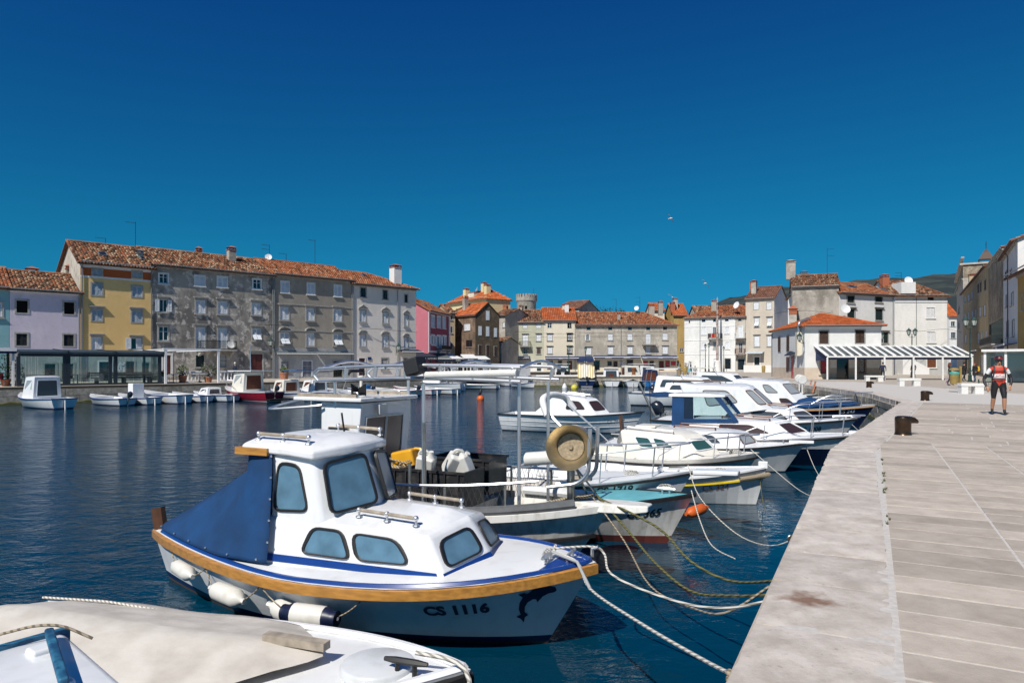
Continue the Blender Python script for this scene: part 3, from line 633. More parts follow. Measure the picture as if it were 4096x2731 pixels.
    def skylight(s, u, y, w_=.7, l=.8):
        H, ry = s.H, s.D/2; k = (s.rz(y+.1)-s.rz(y))/.1; q = MB(); c = V(u, y, s.rz(y)+.14); q.obox(c, (w_/2,0,0), V(0,1,k).normalized()*l/2, V(0,-k,1).normalized()*.06); o = q.build('skylight', 'pipe_grey', s.root)
        q = MB(); c2_ = c+V(0,-k,1).normalized()*.065; q.obox(c2_, (w_/2-.07,0,0), V(0,1,k).normalized()*(l/2-.07), V(0,-k,1).normalized()*.01); q.build('pane', 'glass_dark', o)
    def pipe(s, u, z0=0, z1=None, m='pipe_grey'):
        z1 = z1 or s.H-.1; q = MB(); q.tube([(u,-.4,z1+.02),(u,-.1,z1-.35),(u,-.1,z0)], .05, 6); s.part('drainpipe', q, m)
    def balcony(s, k, r, depth=1.0, m='iron', slab_m='stone_trim', solid=False, dense=.12):
        u0, u1, v0, v1 = s.rect(k, *r); q = MB(); q.box((u0-.05,-depth-.05,v0-.14),(u1+.05,-.002,v0)); 
        for u in (u0+.2, u1-.2): q.loft([[(u-.1,-.01,v0-.7),(u+.1,-.01,v0-.7),(u+.1,-.01,v0-.142),(u-.1,-.01,v0-.142)],[(u-.1,-depth*.8,v0-.3),(u+.1,-depth*.8,v0-.3),(u+.1,-depth*.8,v0-.142),(u-.1,-depth*.8,v0-.142)]])
        o = s.part('balcony', q, slab_m); g = MB()
        for za in (v1, v0+.1): g.box((u0,-depth-.03,za-.06),(u1,-depth+.03,za)); g.box((u0-.02,-depth,za-.025),(u0+.02,-.05,za)); g.box((u1-.02,-depth,za-.025),(u1+.02,-.05,za))
        n = int((u1-u0)/dense)
        for i in range(n+1): u = u0+(u1-u0)*i/n; g.box((u-.02,-depth-.015,v0+.1),(u+.02,-depth+.015,v1-.02))
        for i in range(int(depth/dense)):
            y = -depth+i*dense
            for u in (u0, u1): g.box((u-.01,y-.01,v0+.1),(u+.01,y+.01,v1-.02))
        g.build('railing', m, o)
    def awning(s, k, r, depth=1.2, m='awning_blue', drop=.28, name='awning', stripe=True):
        u0, u1, v0, v1 = s.rect(k, *r); q = MB(); top = v1+.12
        q.loft([[(u0,-.02,top+.1),(u0,-depth,v0+drop),(u0,-depth,v0),(u0,-depth+.03,v0),(u0,-depth+.03,v0+drop-.03),(u0,-.02,top+.05)],[(u1,-.02,top+.1),(u1,-depth,v0+drop),(u1,-depth,v0),(u1,-depth+.03,v0),(u1,-depth+.03,v0+drop-.03),(u1,-.02,top+.05)]])
        o = s.part(name, q, m)
        if stripe: MB().box((u0-.02,-depth-.035,v0+drop-.05),(u1+.02,-depth+.02,v0+drop+.07)).build('awning_bar', 'awning_white', o)
        return o
    def sign(s, k, r, text, m='paint_white', board=None, y=-.06, frac=.7):
        u0, u1, v0, v1 = s.rect(k, *r)
        if board: p = MB().box((u0,y,v0),(u1,y+.05,v1)).build('sign_board', board, s.root)
        o = text_obj(text, v1-v0, m, s.root, maxw=u1-u0); o.location = ((u0+u1)/2, y-.008, (v0+v1)/2); o.rotation_euler = (pi/2, 0, 0); return o
def text_mesh(text, size, maxw=None, ext=.003, bold=0.0):
    cu = bpy.data.curves.new('lettering', 'FONT'); cu.body = text; cu.size = size*1.35; cu.align_x = 'CENTER'; cu.align_y = 'CENTER'; cu.extrude = ext; cu.offset = bold; cu.resolution_u = 3
    o = bpy.data.objects.new('lettering', cu); COL.objects.link(o); dg = bpy.context.evaluated_depsgraph_get(); me = bpy.data.meshes.new_from_object(o.evaluated_get(dg)); bpy.data.objects.remove(o); bpy.data.curves.remove(cu)
    if maxw:
        xs = [v.co.x for v in me.vertices]
        if xs and max(xs)-min(xs) > maxw:
            f = maxw/(max(xs)-min(xs))
            for v in me.vertices: v.co.x *= f; v.co.y *= max(f, .6)
    return me
def text_obj(text, size, m, parent, maxw=None, name='lettering', ext=.003):
    me = text_mesh(text, size, maxw, ext); me.materials.clear(); me.materials.append(MT[m]); o = bpy.data.objects.new(name, me); COL.objects.link(o); o.parent = parent; return o
def ya(px): return 103.7/(1.0642-(px-512)/FPX)
def onrow(px): return (px, ya(px))
# ---- the tall row along the long quay
h = House('house', 'turquoise house at the end of the long quay beside the lilac house', onrow(-40), onrow(9.2), 8, 8.0, 'w_turq', group='houses on the long quay')
h.win('1', (-45,650,20,775), sill=True); h.finish(rise=2.0, tm='tiles_mid', ridge_y=4)
h = House('house', 'low lilac house with dark shuttered windows beside the yellow house', onrow(9.6), onrow(80.2), 8, 7.95, 'w_lilac', group='houses on the long quay')
h.wins('1', [(140,638,235,740),(543,652,630,752)], kind='dark', glass='interior', sur=.14, sill=False)
h.wins('1', [(138,918,230,1018),(540,925,625,1022)], m='shutter_dark', sur=.14, sill=False)
h.win('1', (378,1172,470,1268), kind='glass', m='shutter_dark', sur=.16); h.win('1', (525,1172,620,1300), kind='dark', name='door', sur=.14)
h.lowm = 'w_rough'; h.finish(rise=1.9, tm='tiles_old', low=2.7, cm='paint_white'); h.pipe(h.W-.1); h.chimney(2.2, 4.6, .9, .35, 'brick_red')
h.chimney(h.W+.05, 5.0, .5, 1.1, 'w_oldgrey')
h = House('house', 'tall yellow house with pale shutters and an orange band under the eaves', onrow(80.4), onrow(152), 9, 10.75, 'w_yellow', side='w_oldwhite', group='houses on the long quay')
h.wins('1', [(790,375,858,420),(1128,395,1195,440)], m='shutter_pale', sur=.16, sill=False)
h.wins('1', [(778,492,865,592),(1120,515,1202,605)], m='shutter_pale', sur=.12, sill=False)
h.wins('1', [(780,712,862,808),(1117,722,1200,820)], m='shutter_pale', sur=.12, hood='flat', surm='stone_trim', sill=False)
h.win('1', (778,945,862,1050), m='shutter_white', sur=.1, hood='flat', sill=False); h.win('1', (1112,955,1200,1048), kind='half', m='shutter_white', sur=.1, hood='flat', sill=False)
h.win('1', (840,1155,945,1322), kind='dark', name='door', surm='paint_white'); h.win('1', (1068,1152,1138,1250), kind='glass', m='wood_brown'); h.win('1', (1203,1160,1267,1250), kind='glass', m='pipe_grey')
h.lowm = 'w_rough'; h.finish(rise=2.35, tm='tiles_old', low=2.75, cm='paint_white', over=.55)
q = MB(); zz = h.uv(*rp('1',980,410))[1]; hd = sorted((a,b) for a,b,c,d in h.holes if d > 9); us = [0]+[x for a,b in hd for x in (a-.17,b+.17)]+[h.W]
for a, b in zip(us[::2], us[1::2]): h.part('painted_band', MB().box((a,-.012,zz-.36),(b,-.002,zz+.36)), 'band_orange')
q = MB(); h.part('white_band', MB().box((0,-.014,zz-.52),(h.W,-.002,zz-.363)), 'paint_white'); h.part('white_band', MB().box((0,-.014,zz+.363),(h.W,-.002,h.H-.31)), 'paint_white')
h.skylight(2.1, 1.7); h.skylight(5.6, 1.6); h.chimney(h.W-.5, 2.2, .5, .3, 'w_oldwhite', 'pipe_grey'); h.antenna(h.W-.35, 4.2, 2.8, 1); h.antenna(3.0, 4.6, .8, 1); h.pipe(.12); h.pipe(h.W-.08)
q = MB(); ru = h.rect('1', 990,1160,1058,1255); q.box((ru[0],-.05,ru[2]),(ru[1],-.004,ru[3])); h.part('menu_board', q, 'poster_white')
h = House('house', 'weathered grey house with an iron balcony and blotched dark plaster', onrow(152.2), onrow(273), 9, 11.1, 'w_grey1', group='houses on the long quay')
h.win('1', (1350,410,1422,490), kind='glass', m='paint_white', surm='paint_white'); h.win('1', (1655,428,1732,510), surm='paint_white'); h.wins('2', [(150,437,228,520)], surm='paint_white'); h.win('2', (450,458,515,537), kind='glass', m='paint_white', surm='paint_white')
h.win('1', (1352,628,1418,732), kind='open', hood='flat'); h.win('1', (1660,632,1740,745), hood='flat'); h.wins('2', [(153,642,232,750),(440,655,515,757)], hood='flat')
h.win('1', (1345,855,1427,975), kind='glass', m='paint_white', hood='flat'); h.win('1', (1660,862,1740,1040), hood='flat'); h.win('2', (153,868,232,1045), hood='flat'); h.win('2', (443,872,515,975), kind='tilt', hood='flat')
h.win('1', (1385,1100,1447,1262), kind='leaf', m='wood_red', name='door', surm='stone_white', sur=.2); h.win('1', (1660,1100,1730,1198), kind='bars', m='iron'); h.win('2', (170,1098,222,1195), kind='bars', m='paint_white'); h.win('2', (430,1090,528,1285), kind='leaf', m='wood_red', name='door', sur=.2, hood='flat')
h.finish(rise=2.1, tm='tiles_old', over=.45); h.balcony('2', (-25,978,275,1052), 1.1); h.chimney(h.W-3.2, 3.2, .75, 1.1, 'w_oldgrey'); h.pipe(h.W-.05); h.dish(7.4, -.35, h.uv(*rp('1',1610,1000))[1], .42, (-.6,-1,.3))
h.chimney(h.W-6, 4.9, .5, .5, 'brick_red')
h = House('house', 'grey house with curved window hoods and string courses over shop doors', onrow(273.2), onrow(352), 9, 11.3, 'w_grey2', group='houses on the long quay')
h.wins('2', [(688,475,752,568),(910,490,970,583),(1138,507,1198,600)], surm='paint_white', sur=.09); h.wins('2', [(680,690,752,800),(902,700,970,805),(1133,708,1200,812)], hood='flat')
h.win('2', (680,905,755,1010), kind='tilt', hood='arch'); h.win('2', (903,910,970,1022), hood='arch'); h.win('2', (1133,918,1203,1018), kind='tilt', hood='arch')
h.win('2', (690,1152,748,1222), kind='bars', m='paint_white'); h.win('2', (870,1150,945,1280), kind='bars', m='awning_white', glass='sign_blue', name='door', surm='paint_white'); h.win('2', (1130,1150,1205,1285), kind='glass', m='shutter_green', name='door')
h.lowm = 'w_rough'; h.finish(rise=2.0, tm='tiles_mid', low=3.3, over=.45)
for ref in (690, 905):
    z = h.uv(*rp('2', 980, ref-8))[1]; q = MB(); segs = [0]+[x for a in h.holes if a[2] < z < a[3]+1 and a[3] > z-1.2 for x in ()]+[h.W]; q.box((0,-.05,z-.05),(h.W,-.003,z+.06)); h.part('string_course', q, 'stone_trim')
h.pipe(.1); h.pipe(h.W-.06); h.awning('2', (640,1082,968,1096), .5, 'awning_grey', .1); h.awning('2', (980,1082,1285,1096), .5, 'awning_grey', .1); h.antenna(1.6, 4.6, 1.9, 2); h.antenna(7.2, 4.6, 3.2, 1); h.antenna(3.6,4.6,1.1,1); h.dish(1.4, 4.4, h.rz(4.4)+.35, .38)
h = House('house', 'pale grey corner house with little pediments over its windows and a white chimney', onrow(352.2), onrow(416), 12, 11.0, 'w_corner', group='houses on the long quay')
h.wins('2', [(1360,530,1405,605),(1550,552,1588,625),(1735,588,1758,653)], kind='glass', m='shutter_dark'); h.wins('2', [(1355,720,1403,815),(1548,738,1593,828),(1732,760,1762,852)], hood='ped'); h.wins('2', [(1355,925,1403,1025),(1545,935,1593,1030),(1730,948,1760,1038)], hood='arch')
h.win('2', (1347,1125,1398,1282), kind='leaf', m='wood_red', name='door', surm='stone_white'); h.win('2', (1540,1128,1590,1212), kind='bars', m='paint_white', sur=.16); h.win('2', (1730,1130,1752,1260), kind='leaf', m='wood_brown', name='door')
h.finish('hipR', rise=2.0, tm='tiles_mid', over=.5, ridge_y=5); h.chimney(h.W*.78, 1.6, 1.1, 1.9, 'w_white'); h.pipe(.1); h.pipe(h.W*.69); h.skylight(h.W*.4, 3.4); h.awning('2', (1665,1065,1845,1080), 1.3, 'awning_navy', .12)
q = MB(); r_ = h.rect('2',1422,1115,1450,1140); q.box((r_[0],-.07,r_[2]),(r_[1],-.003,r_[3])); h.part('sign_board', q, 'sign_blue')
# ---- the houses round the inner corner
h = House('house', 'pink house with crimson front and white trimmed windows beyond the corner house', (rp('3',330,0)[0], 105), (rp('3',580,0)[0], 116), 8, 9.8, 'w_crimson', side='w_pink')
h.wins('3', [(365,472,400,595),(432,482,472,600),(497,490,528,608)], kind='sh', surm='paint_white', sur=.22, m='shutter_white'); h.wins('3', [(367,700,402,800),(432,705,475,830),(497,708,535,825)], kind='half', surm='paint_white', sur=.22)
h.finish(rise=2.2, tm='tiles_mid', over=.4, cm='paint_white', pu=.3); h.balcony('3', (425,815,540,862), .9); h.chimney(2, 3.2, .7, .6, 'brick_red')
q = MB(); q.box((-.02,-.06,3.6),(.7,-.003,h.H-.3)); q.box((h.W-.7,-.06,3.6),(h.W,-.003,h.H-.3)); q.box((0,-.08,3.3),(h.W,-.004,3.597)); h.part('corner_trim', q, 'paint_white'); h.skylight(3, 1.8); h.skylight(7,1.8)
h = House('house', 'narrow ochre house squeezed behind the pink house', (rp('3',575,0)[0], 122), (rp('3',640,0)[0], 122.5), 8, 10.6, 'w_ochre2')
h.wins('3', [(588,455,606,515),(588,595,606,668),(588,785,606,835)], kind='glass', m='shutter_dark'); h.finish(rise=1.8, pu=.33, pv=.5)
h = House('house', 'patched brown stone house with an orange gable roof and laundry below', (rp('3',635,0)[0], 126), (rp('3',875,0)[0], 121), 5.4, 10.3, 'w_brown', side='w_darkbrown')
h.win('3', (745,560,815,640), sur=0); h.win('3', (765,745,840,830), kind='glass', m='wood_red', sur=0); h.finish(rise=2.2, tm='tiles_new', over=.3, pu=.33, pv=.5); h.chimney(1.2, 1.6, .8, 2.0, 'w_oldgrey')
sd = MB()
for (y0,y1,z0,z1) in ((.7,1.35,6.6,8.2),(2.4,3.05,6.5,8.2),(4.2,4.8,6.4,8.0),(.7,1.35,3.2,4.9),(2.4,3.05,3.0,4.9),(4.2,4.8,3.0,4.7),(2.4,3.1,9.4,11)):
    o = MB().box((h.W+.002,y0-.08,z0-.08),(h.W+.05,y1+.08,z1+.08)).build('window', 'stone_trim', h.root); MB().box((h.W+.051,y0,z0),(h.W+.07,y1,z1)).build('shutter', 'shutter_white' if z0 > 6 else 'shutter_brown', o)
h = House('apartment_house', 'large pale yellow apartment house with hipped roof and many chimneys above the old houses', (rp('3',560,0)[0], 166), (rp('3',1003,0)[0], 152), 6.5, 16.3, 'w_apart', cat='house')
h.wins('3', [(745,235,785,275)], sur=0); h.finish('hip', rise=2.2, tm='tiles_new', over=.6, pu=.4, pv=.6)
for u, y in ((6,1.5),(11.5,3),(15,1.6)): h.chimney(u, y, 1.1, 1.7, 'w_apart')
h.dish(9, 2.5, h.rz(2.5)+.9, .6)
for (y0,z0,z1) in ((1,8.5,11),(3.6,8,11)): 
    o = MB().box((h.W+.002,y0-.1,z0-.1),(h.W+.05,y0+1.3,z1+.1)).build('window','paint_white',h.root); MB().box((h.W+.051,y0,z0),(h.W+.07,y0+1.2,z1)).build('shutter','shutter_white',o)
d_ = MB(); d_.box((8.2,.6,16.5),(10.8,3,18.1)); o = d_.build('dormer', 'w_cream', h.root); MB().poly([(8,.4,18.1),(11,.4,18.1),(11,3.2,18.6),(8,3.2,18.6)]).build('dormer_roof', 'roof_base', o)
h = House('house', 'plain grey rendered house with one dark window between the brown and green houses', (rp('3',1070,0)[0], 138), (rp('3',1222,0)[0], 136), 9, 11.2, 'w_stonegrey')
h.win('3', (1088,455,1125,508), kind='glass', m='paint_white'); h.win('3', (1088,575,1128,635), kind='glass', m='paint_white'); h.win('3', (1195,545,1216,600)); h.finish(rise=1.5, pu=.35, pv=.5); h.dish(1.2,-.4,7.1,.5)
h = House('house', 'small low grey house with open white shutters and washing behind the parasol', (rp('3',1062,0)[0], 131), (rp('3',1178,0)[0], 130), 7, 5.6, 'w_stonegrey')
h.win('3', (1095,852,1130,905), kind='open'); h.win('3', (1088,992,1130,1062), kind='leaf', m='wood_brown', name='door'); h.win('3', (1155,990,1175,1045), kind='dark'); h.finish(rise=1.0, pu=.35, pv=.5)
h = House('house', 'cream house with orange hipped roof and three chimneys below the round tower', (rp('3',1172,0)[0], 152), (rp('3',1400,0)[0], 150), 10, 12.2, 'w_cream')
h.finish('hip', rise=1.7, tm='tiles_new', pu=.4, pv=.6); 
for u in (4.5,8,10.5): h.chimney(min(u,h.W-1), 2.6, .8, 1.1, 'w_cream')
h.chimney(1.6, -1, .9, 2.2, 'brick_red')
# round castle tower
Yt = 178; cx = (rp('3',1470,0)[0]-512)/FPX*Yt; Rt = 120*700/2033/4/FPX*Yt
tw = empty('castle_tower', (cx, Yt, 0), 0, 'round stone castle tower with a crenellated top above the roofs', 'tower')
plaster('w_tower', (.33,.30,.26), (.45,.42,.37), (.24,.22,.19), s1=.8, s2=2.5, k=.6)
zt = 1.6+(HOR-rp('3',0,300)[1])*Yt/FPX; q = MB(); q.lathe([(Rt*.93,-.1),(Rt*.93,zt-.5),(Rt,zt),(Rt*.92,zt+.003)], 32); q.build('wall', 'w_tower', tw, smooth='auto')
q = MB(); n = 22
q.lathe([(Rt+.06,zt),(Rt+.06,zt+.9),(Rt-.4,zt+.9),(Rt-.4,zt)], 32); q.build('parapet', 'w_tower', tw)
for i in range(n):
    a0 = 2*pi*i/n; a1 = a0+2*pi/n*.62; q = MB()
    q.loft([[(r*cos(a), r*sin(a), z) for r in (Rt+.06, Rt-.4) for z in ((zt+.9, zt+1.75) if r > Rt else (zt+1.75, zt+.9))] for a in (a0, (a0+a1)/2, a1)]); q.build('merlon', 'w_tower', tw)
q = MB(); q.box((-.5,-Rt*.93-.05,zt-2.2),(.1,-Rt*.8,zt-1.4)); q.build('window', 'interior', tw); q = MB(); q.tube([(Rt*.7,0,zt),(Rt*.7,0,zt+3.4)], .04, 5); q.build('flagpole', 'iron', tw)
# ---- frontage behind the inner basin
YC = 139
h = House('house', 'pale green flaking house with a small iron balcony on the inner quay', (rp('3',1215,0)[0], YC+1), (rp('3',1668,0)[0], YC), 11, 0, 'w_green'); h.H = h.uv(*rp('3',1440,540))[1]
h.wins('3', [(1270,558,1325,612),(1428,558,1475,612),(1582,558,1635,612)], sill=False, sur=.08); h.wins('3', [(1275,688,1325,760),(1585,688,1635,760)], hood='flat'); h.win('3', (1425,690,1485,822), hood='flat')
h.wins('3', [(1280,845,1325,915),(1590,845,1635,912)], m='shutter_brown', hood='flat'); h.win('3', (1435,848,1475,912), kind='glass', m='paint_white'); h.win('3', (1542,1002,1573,1050), kind='glass', m='shutter_green'); h.win('3', (1590,1002,1640,1110), kind='leaf', m='shutter_green', name='door', surm='paint_white')
h.lowm = 'w_white'; h.finish('hipL', rise=2.8, tm='tiles_old', pu=.36, pv=.5, over=.4, low=h.uv(*rp('3',1440,985))[1]); h.balcony('3', (1395,765,1515,822), 1.1); h.awning('3', (1287,948,1508,970), 1.6, 'awning_blue', .25)
h = House('house', 'cream rendered house with white windows and a long blue awning', (rp('3',1669,0)[0], YC), (rp('4',302,0)[0], YC), 11, 0, 'w_cream'); h.H = h.uv(*rp('3',1850,520))[1]
h.wins('3', [(1715,555,1762,610),(1948,555,1993,610)], kind='glass', m='paint_white', sill=False, sur=.06, surm='shutter_pale'); h.win('4', (205,555,248,610), kind='glass', m='paint_white', sill=False, sur=.06, surm='shutter_pale')
for y0, y1 in ((685,755),(832,905)):
    h.wins('3', [(1712,y0,1768,y1),(1945,y0,1998,y1)], m='shutter_white', hood='flat'); h.win('4', (203,y0,253,y1), hood='flat')
h.wins('3', [(1708,990,1778,1095),(1940,990,2000,1095)], kind='leaf', m='wood_brown', name='door', surm='paint_white'); h.win('3', (1838,990,1880,1050), kind='glass', m='wood_brown')
h.finish('gable', rise=2.9, tm='tiles_new', pu=.36, pv=.5, over=.4); h.awning('3', (1682,952,2068,978), 1.6, 'awning_blue', .3); h.pipe(h.W-.2); h.chimney(h.W-1.6, 3.6, .8, 1.5, 'w_white'); h.chimney(4.6, 5, .9, .7, 'w_cream')
h = House('house', 'long grey stone house with a mottled hipped roof, shops and blue awnings below', (rp('4',303,0)[0], YC), (rp('4',1477,0)[0], YC), 12, 0, 'w_stonegrey'); h.H = h.uv(*rp('4',890,572))[1]
h.wins('4', [(425,600,470,632),(675,600,722,632),(905,600,950,632),(1118,600,1162,632),(1313,600,1358,630)], kind='dark', sill=False, sur=.08)
h.win('4', (423,688,452,755), kind='open', sur=.08); h.wins('4', [(673,678,727,752),(900,675,955,750),(1308,672,1365,747)]); h.win('4', (1112,678,1168,800))
h.wins('4', [(418,838,478,917),(675,828,733,912),(900,826,957,908),(1115,826,1168,908),(1308,825,1367,908)], hood='flat')
h.win('4', (510,990,575,1100), kind='dark', name='door'); h.win('4', (670,998,715,1045), kind='glass', m='wood_brown'); h.win('4', (738,998,783,1100), kind='shop', m='wood_brown', name='door'); h.win('4', (893,980,963,1100), kind='dark', name='door')
h.wins('4', [(1085,995,1133,1062),(1342,992,1388,1062)], kind='shop', m='wood_red', glass='poster_red'); h.win('4', (1158,995,1203,1062), kind='glass', m='wood_brown'); h.win('4', (1268,995,1320,1104), kind='leaf', m='wood_red', name='door')
h.lowm = 'w_cream'; h.finish('hipR', rise=2.9, tm='tiles_mid', pu=.36, pv=.5, over=.5, low=h.uv(*rp('4',890,935))[1]); h.awning('4', (303,950,495,1008), 1.6, 'awning_blue', .7, stripe=False); h.awning('4', (500,940,1040,962), 1.5, 'awning_blue', .25); h.awning('4', (1050,942,1470,968), 1.5, 'awning_blue', .28)
h.balcony('4', (1072,745,1222,800), 1.2, 'stone_trim', dense=.25); h.pipe(h.uv(*rp('4',825,700))[0]); h.chimney(h.uv(*rp('4',818,700))[0], 2.2, .6, 1.2, 'w_oldgrey'); h.antenna(9, 5.5, 3.2, 1); h.antenna(14, 5.5, 3.6, 2); h.dish(13.2, 5, h.rz(5)+1.3, .5); h.chimney(16.6, 6.5, 1.2, 1.6, 'w_oldgrey'); h.chimney(18.6, 6.5, .9, 2.3, 'w_stonegrey')
q = MB()
for i in range(34): u = h.W*(i+.5)/34; q.box((u-.1,-.42,h.H-.22),(u+.1,-.225,h.H-.06))
tag(h.part('dentils', q, 'stone_trim'), kind='stuff')
for x0, x1 in ((800,880),(1405,1460)):
    r_ = h.rect('4', x0,995,x1,1045); h.part('poster', MB().box((r_[0],-.04,r_[2]),(r_[1],-.003,r_[3])), 'poster_white' if x0 < 900 else 'poster_red')
for k, r_, tx in (('3',(1345,952,1450,968),'Gentleman'),('3',(1840,958,1890,976),'BUFFET'),('4',(380,998,430,1012),'Mala'),('4',(625,948,705,962),'Slastičarna'),('4',(840,948,915,962),'Restaurant'),('4',(1060,952,1112,966),'Food & bar'),('4',(1240,948,1285,966),'Hrusta'),('4',(1410,952,1462,966),'Food & bar')):
    hh = h; u0,u1,v0,v1 = hh.rect(k, *r_); o = text_obj(tx, (v1-v0)*.9, 'paint_white', hh.root, maxw=(u1-u0)); o.location = ((u0+u1)/2, -1.66, (v0+v1)/2); o.rotation_euler = (pi/2,0,0)
h = House('house', 'ochre house in the shaded alley between the grey and white houses', (rp('4',1440,0)[0], 156), (rp('4',1600,0)[0], 156), 10, 12.6, 'w_ochre'); h.win('4', (1510,845,1552,885), kind='glass', m='paint_white'); h.finish(rise=3, tm='tiles_new', pu=.4, pv=.6); h.chimney(h.W-3, 2, 1, 1.6, 'brick_red'); h.chimney(1.0,3,1,2.0,'w_stonegrey')
h = House('house', 'white cornered house with a laundry balcony behind the stone flag mast', (rp('5',92,0)[0], 139), (rp('5',592,0)[0], 134), 12, 0, 'w_white2'); h.H = h.uv(*rp('5',350,655))[1]
h.wins('5', [(262,675,298,700),(373,672,402,698),(490,672,525,693)], kind='dark', sill=False, sur=.06, surm='paint_white'); h.win('5', (135,688,148,712), kind='dark', sill=False, sur=.05, surm='paint_white')
h.wins('5', [(262,752,305,822),(490,752,530,812),(262,900,305,968),(498,898,532,962)], surm='paint_white'); h.win('5', (372,752,402,858), kind='open', surm='paint_white'); h.win('5', (378,900,400,962), kind='glass', m='paint_white')
h.wins('5', [(265,1065,290,1145),(378,1062,402,1140)], surm='paint_white'); h.win('5', (490,1060,545,1160), kind='dark', name='door')
h.finish('hipL', rise=2.6, tm='tiles_mid', pu=.36, pv=.5); h.balcony('5', (335,815,465,868), 1.1); h.pipe(h.uv(*rp('5',246,700))[0]); h.chimney(5.2, 3.5, 1.0, 1.8, 'w_stonegrey')
for z in (745,880,1020):
    v = h.uv(*rp('5',350,z))[1]; h.part('string_course', MB().box((0,-.06,v-.05),(h.W,-.003,v+.05)), 'paint_white')
for i, m_ in enumerate(('wood_red','plastic_red','band_orange','awning_blue')):
    bu = h.rect('5', 345+26*i,820,365+26*i,850); MB().box((bu[0],-1.16,bu[2]-.1),(bu[1],-1.13,bu[3])).build('laundry', m_, h.root)
h2 = House('house', 'narrow beige house with two stacked iron balconies beside the white cornered house', (rp('5',594,0)[0], 134), (rp('5',690,0)[0], 133), 11, 0, 'w_oldwhite'); h2.H = h2.uv(*rp('5',640,650))[1]
h2.win('5', (620,672,650,690), kind='dark', sill=False); h2.win('5', (620,745,662,855), surm='paint_white'); h2.win('5', (625,905,662,1005), kind='glass', m='paint_white'); h2.win('5', (612,1060,690,1175), kind='shop', m='shutter_pale', glass='clear_glass', name='door')
h2.finish(rise=2.4, tm='tiles_mid', pu=.36, pv=.5); h2.balcony('5', (598,808,694,858), 1.1, 'paint_white'); h2.balcony('5', (600,962,692,1015), 1.1, 'pipe_copper')
h = House('house', 'tall beige house with a brown roof and tilted white shutters over an arched door', (rp('5',692,0)[0], 133), (rp('5',972,0)[0], 130), 11, 0, 'w_beige', side='w_white'); h.H = h.uv(*rp('5',830,470))[1]
h.wins('5', [(770,508,820,578),(898,508,945,578)], sill=False); h.wins('5', [(780,660,822,745),(905,660,948,745)], kind='tilt', hood='flat'); h.wins('5', [(778,838,828,940),(905,838,943,938)], hood='flat'); h.win('5', (778,1045,828,1150), kind='leaf', m='shutter_green', name='door', surm='stone_white', hood='arch', sur=.2)
h.finish(rise=2.7, tm='tiles_brown', pu=.36, pv=.5); h.chimney(1.0, 2.4, .9, 2.2, 'w_stonegrey'); h.chimney(-.1, 5.5, .9, .9, 'brick_red'); h.awning('5', (712,1000,876,1012), 1.6, 'shutter_pale', .15)
h.part('low_wall', MB().box((1,-5,-.05),(8.5,-4.6,1.3)), 'stone_white'); h.dish(-1.8,0,h.uv(*rp('5',690,530))[1],.7)
h = House('house', 'tall old grey gabled house with stained blank wall behind the restaurant', (rp('5',1150,0)[0], 93), (rp('5',1606,0)[0], 91), 7.4, 0, 'w_oldgrey', side='w_oldwhite'); h.H = h.uv(*rp('5',1380,350))[1]
h.finish(rise=1.9, tm='tiles_old', over=.3); h.chimney(-.1, 3.4, 1.2, 1.9, 'w_oldgrey', 'w_oldgrey'); h.chimney(1.7, 4.4, .9, .6, 'w_white', 'pipe_grey'); h.antenna(4.6, 3.6, 3.8, 2, 1)
for z0, z1 in ((6.6,8.6),(3.2,5.2)):
    o = MB().box((-.04,3.0,z0-.1),(-.002,4.2,z1+.1)).build('window', 'stone_trim', h.root); MB().box((-.05,3.1,z0),(-.042,4.1,z1)).build('pane', 'glass_dark', o)
q = MB(); q.box((-.9,-5,2),(-.2,-4.3,8.9)); 
h.part('flue', MB().box((-.4,-1.2,4.5),(.5,-.3,8.2)), 'w_oldwhite'); c_ = MB(); c_.box((-.45,-1.25,8.2),(.55,-.25,8.9)); c_.poly([(-.6,-1.4,8.95),(.7,-1.4,8.95),(.05,-.75,9.5)]); c_.poly([(.7,-.1,8.95),(-.6,-.1,8.95),(.05,-.75,9.5)]); c_.poly([(-.6,-.1,8.95),(-.6,-1.4,8.95),(.05,-.75,9.5)]); c_.poly([(.7,-1.4,8.95),(.7,-.1,8.95),(.05,-.75,9.5)]); h.part('flue_cap', c_, 'brick_red')
h = House('house', 'white three storey house with black green shutters behind the restaurant awning', (rp('5',1608,0)[0], 91), (rp('6',368,0)[0], 95), 9, 0, 'w_white'); h.H = h.uv(*rp('5',1800,422))[1]
h.win('5', (1685,447,1755,513), m='shutter_green'); h.win('6', (-22,485,35,540), m='shutter_green'); h.win('6', (210,480,270,535), m='shutter_green'); h.win('5', (1690,578,1763,662), m='shutter_green', hood='flat'); h.win('6', (-20,598,38,668), m='shutter_green', hood='flat'); h.win('6', (213,597,272,687), m='shutter_green', hood='flat'); h.win('6', (248,790,318,878), kind='half', m='shutter_green', hood='flat')
h.finish(rise=2.0, tm='tiles_mid', over=.4); h.skylight(5.0, 2.4, 1.4, .9); h.pipe(h.W-.3); h.dish(.1, -1.0, h.uv(*rp('5',1575,575))[1], .62, (-.4,-1,.35))
h = House('house', 'white house with grey lower wall, brown boarded window and white terrace parapet', (rp('6',375,0)[0], 101), (rp('6',812,0)[0], 101), 9, 0, 'w_white'); h.H = h.uv(*rp('6',600,480))[1]
h.win('6', (648,492,700,520), kind='dark', sill=False, sur=.05, surm='paint_white'); h.wins('6', [(640,582,708,668),(645,785,712,872)], surm='paint_white', m='paint_white'); h.win('6', (645,985,718,1083), kind='leaf', m='wood_brown', surm='stone_white')
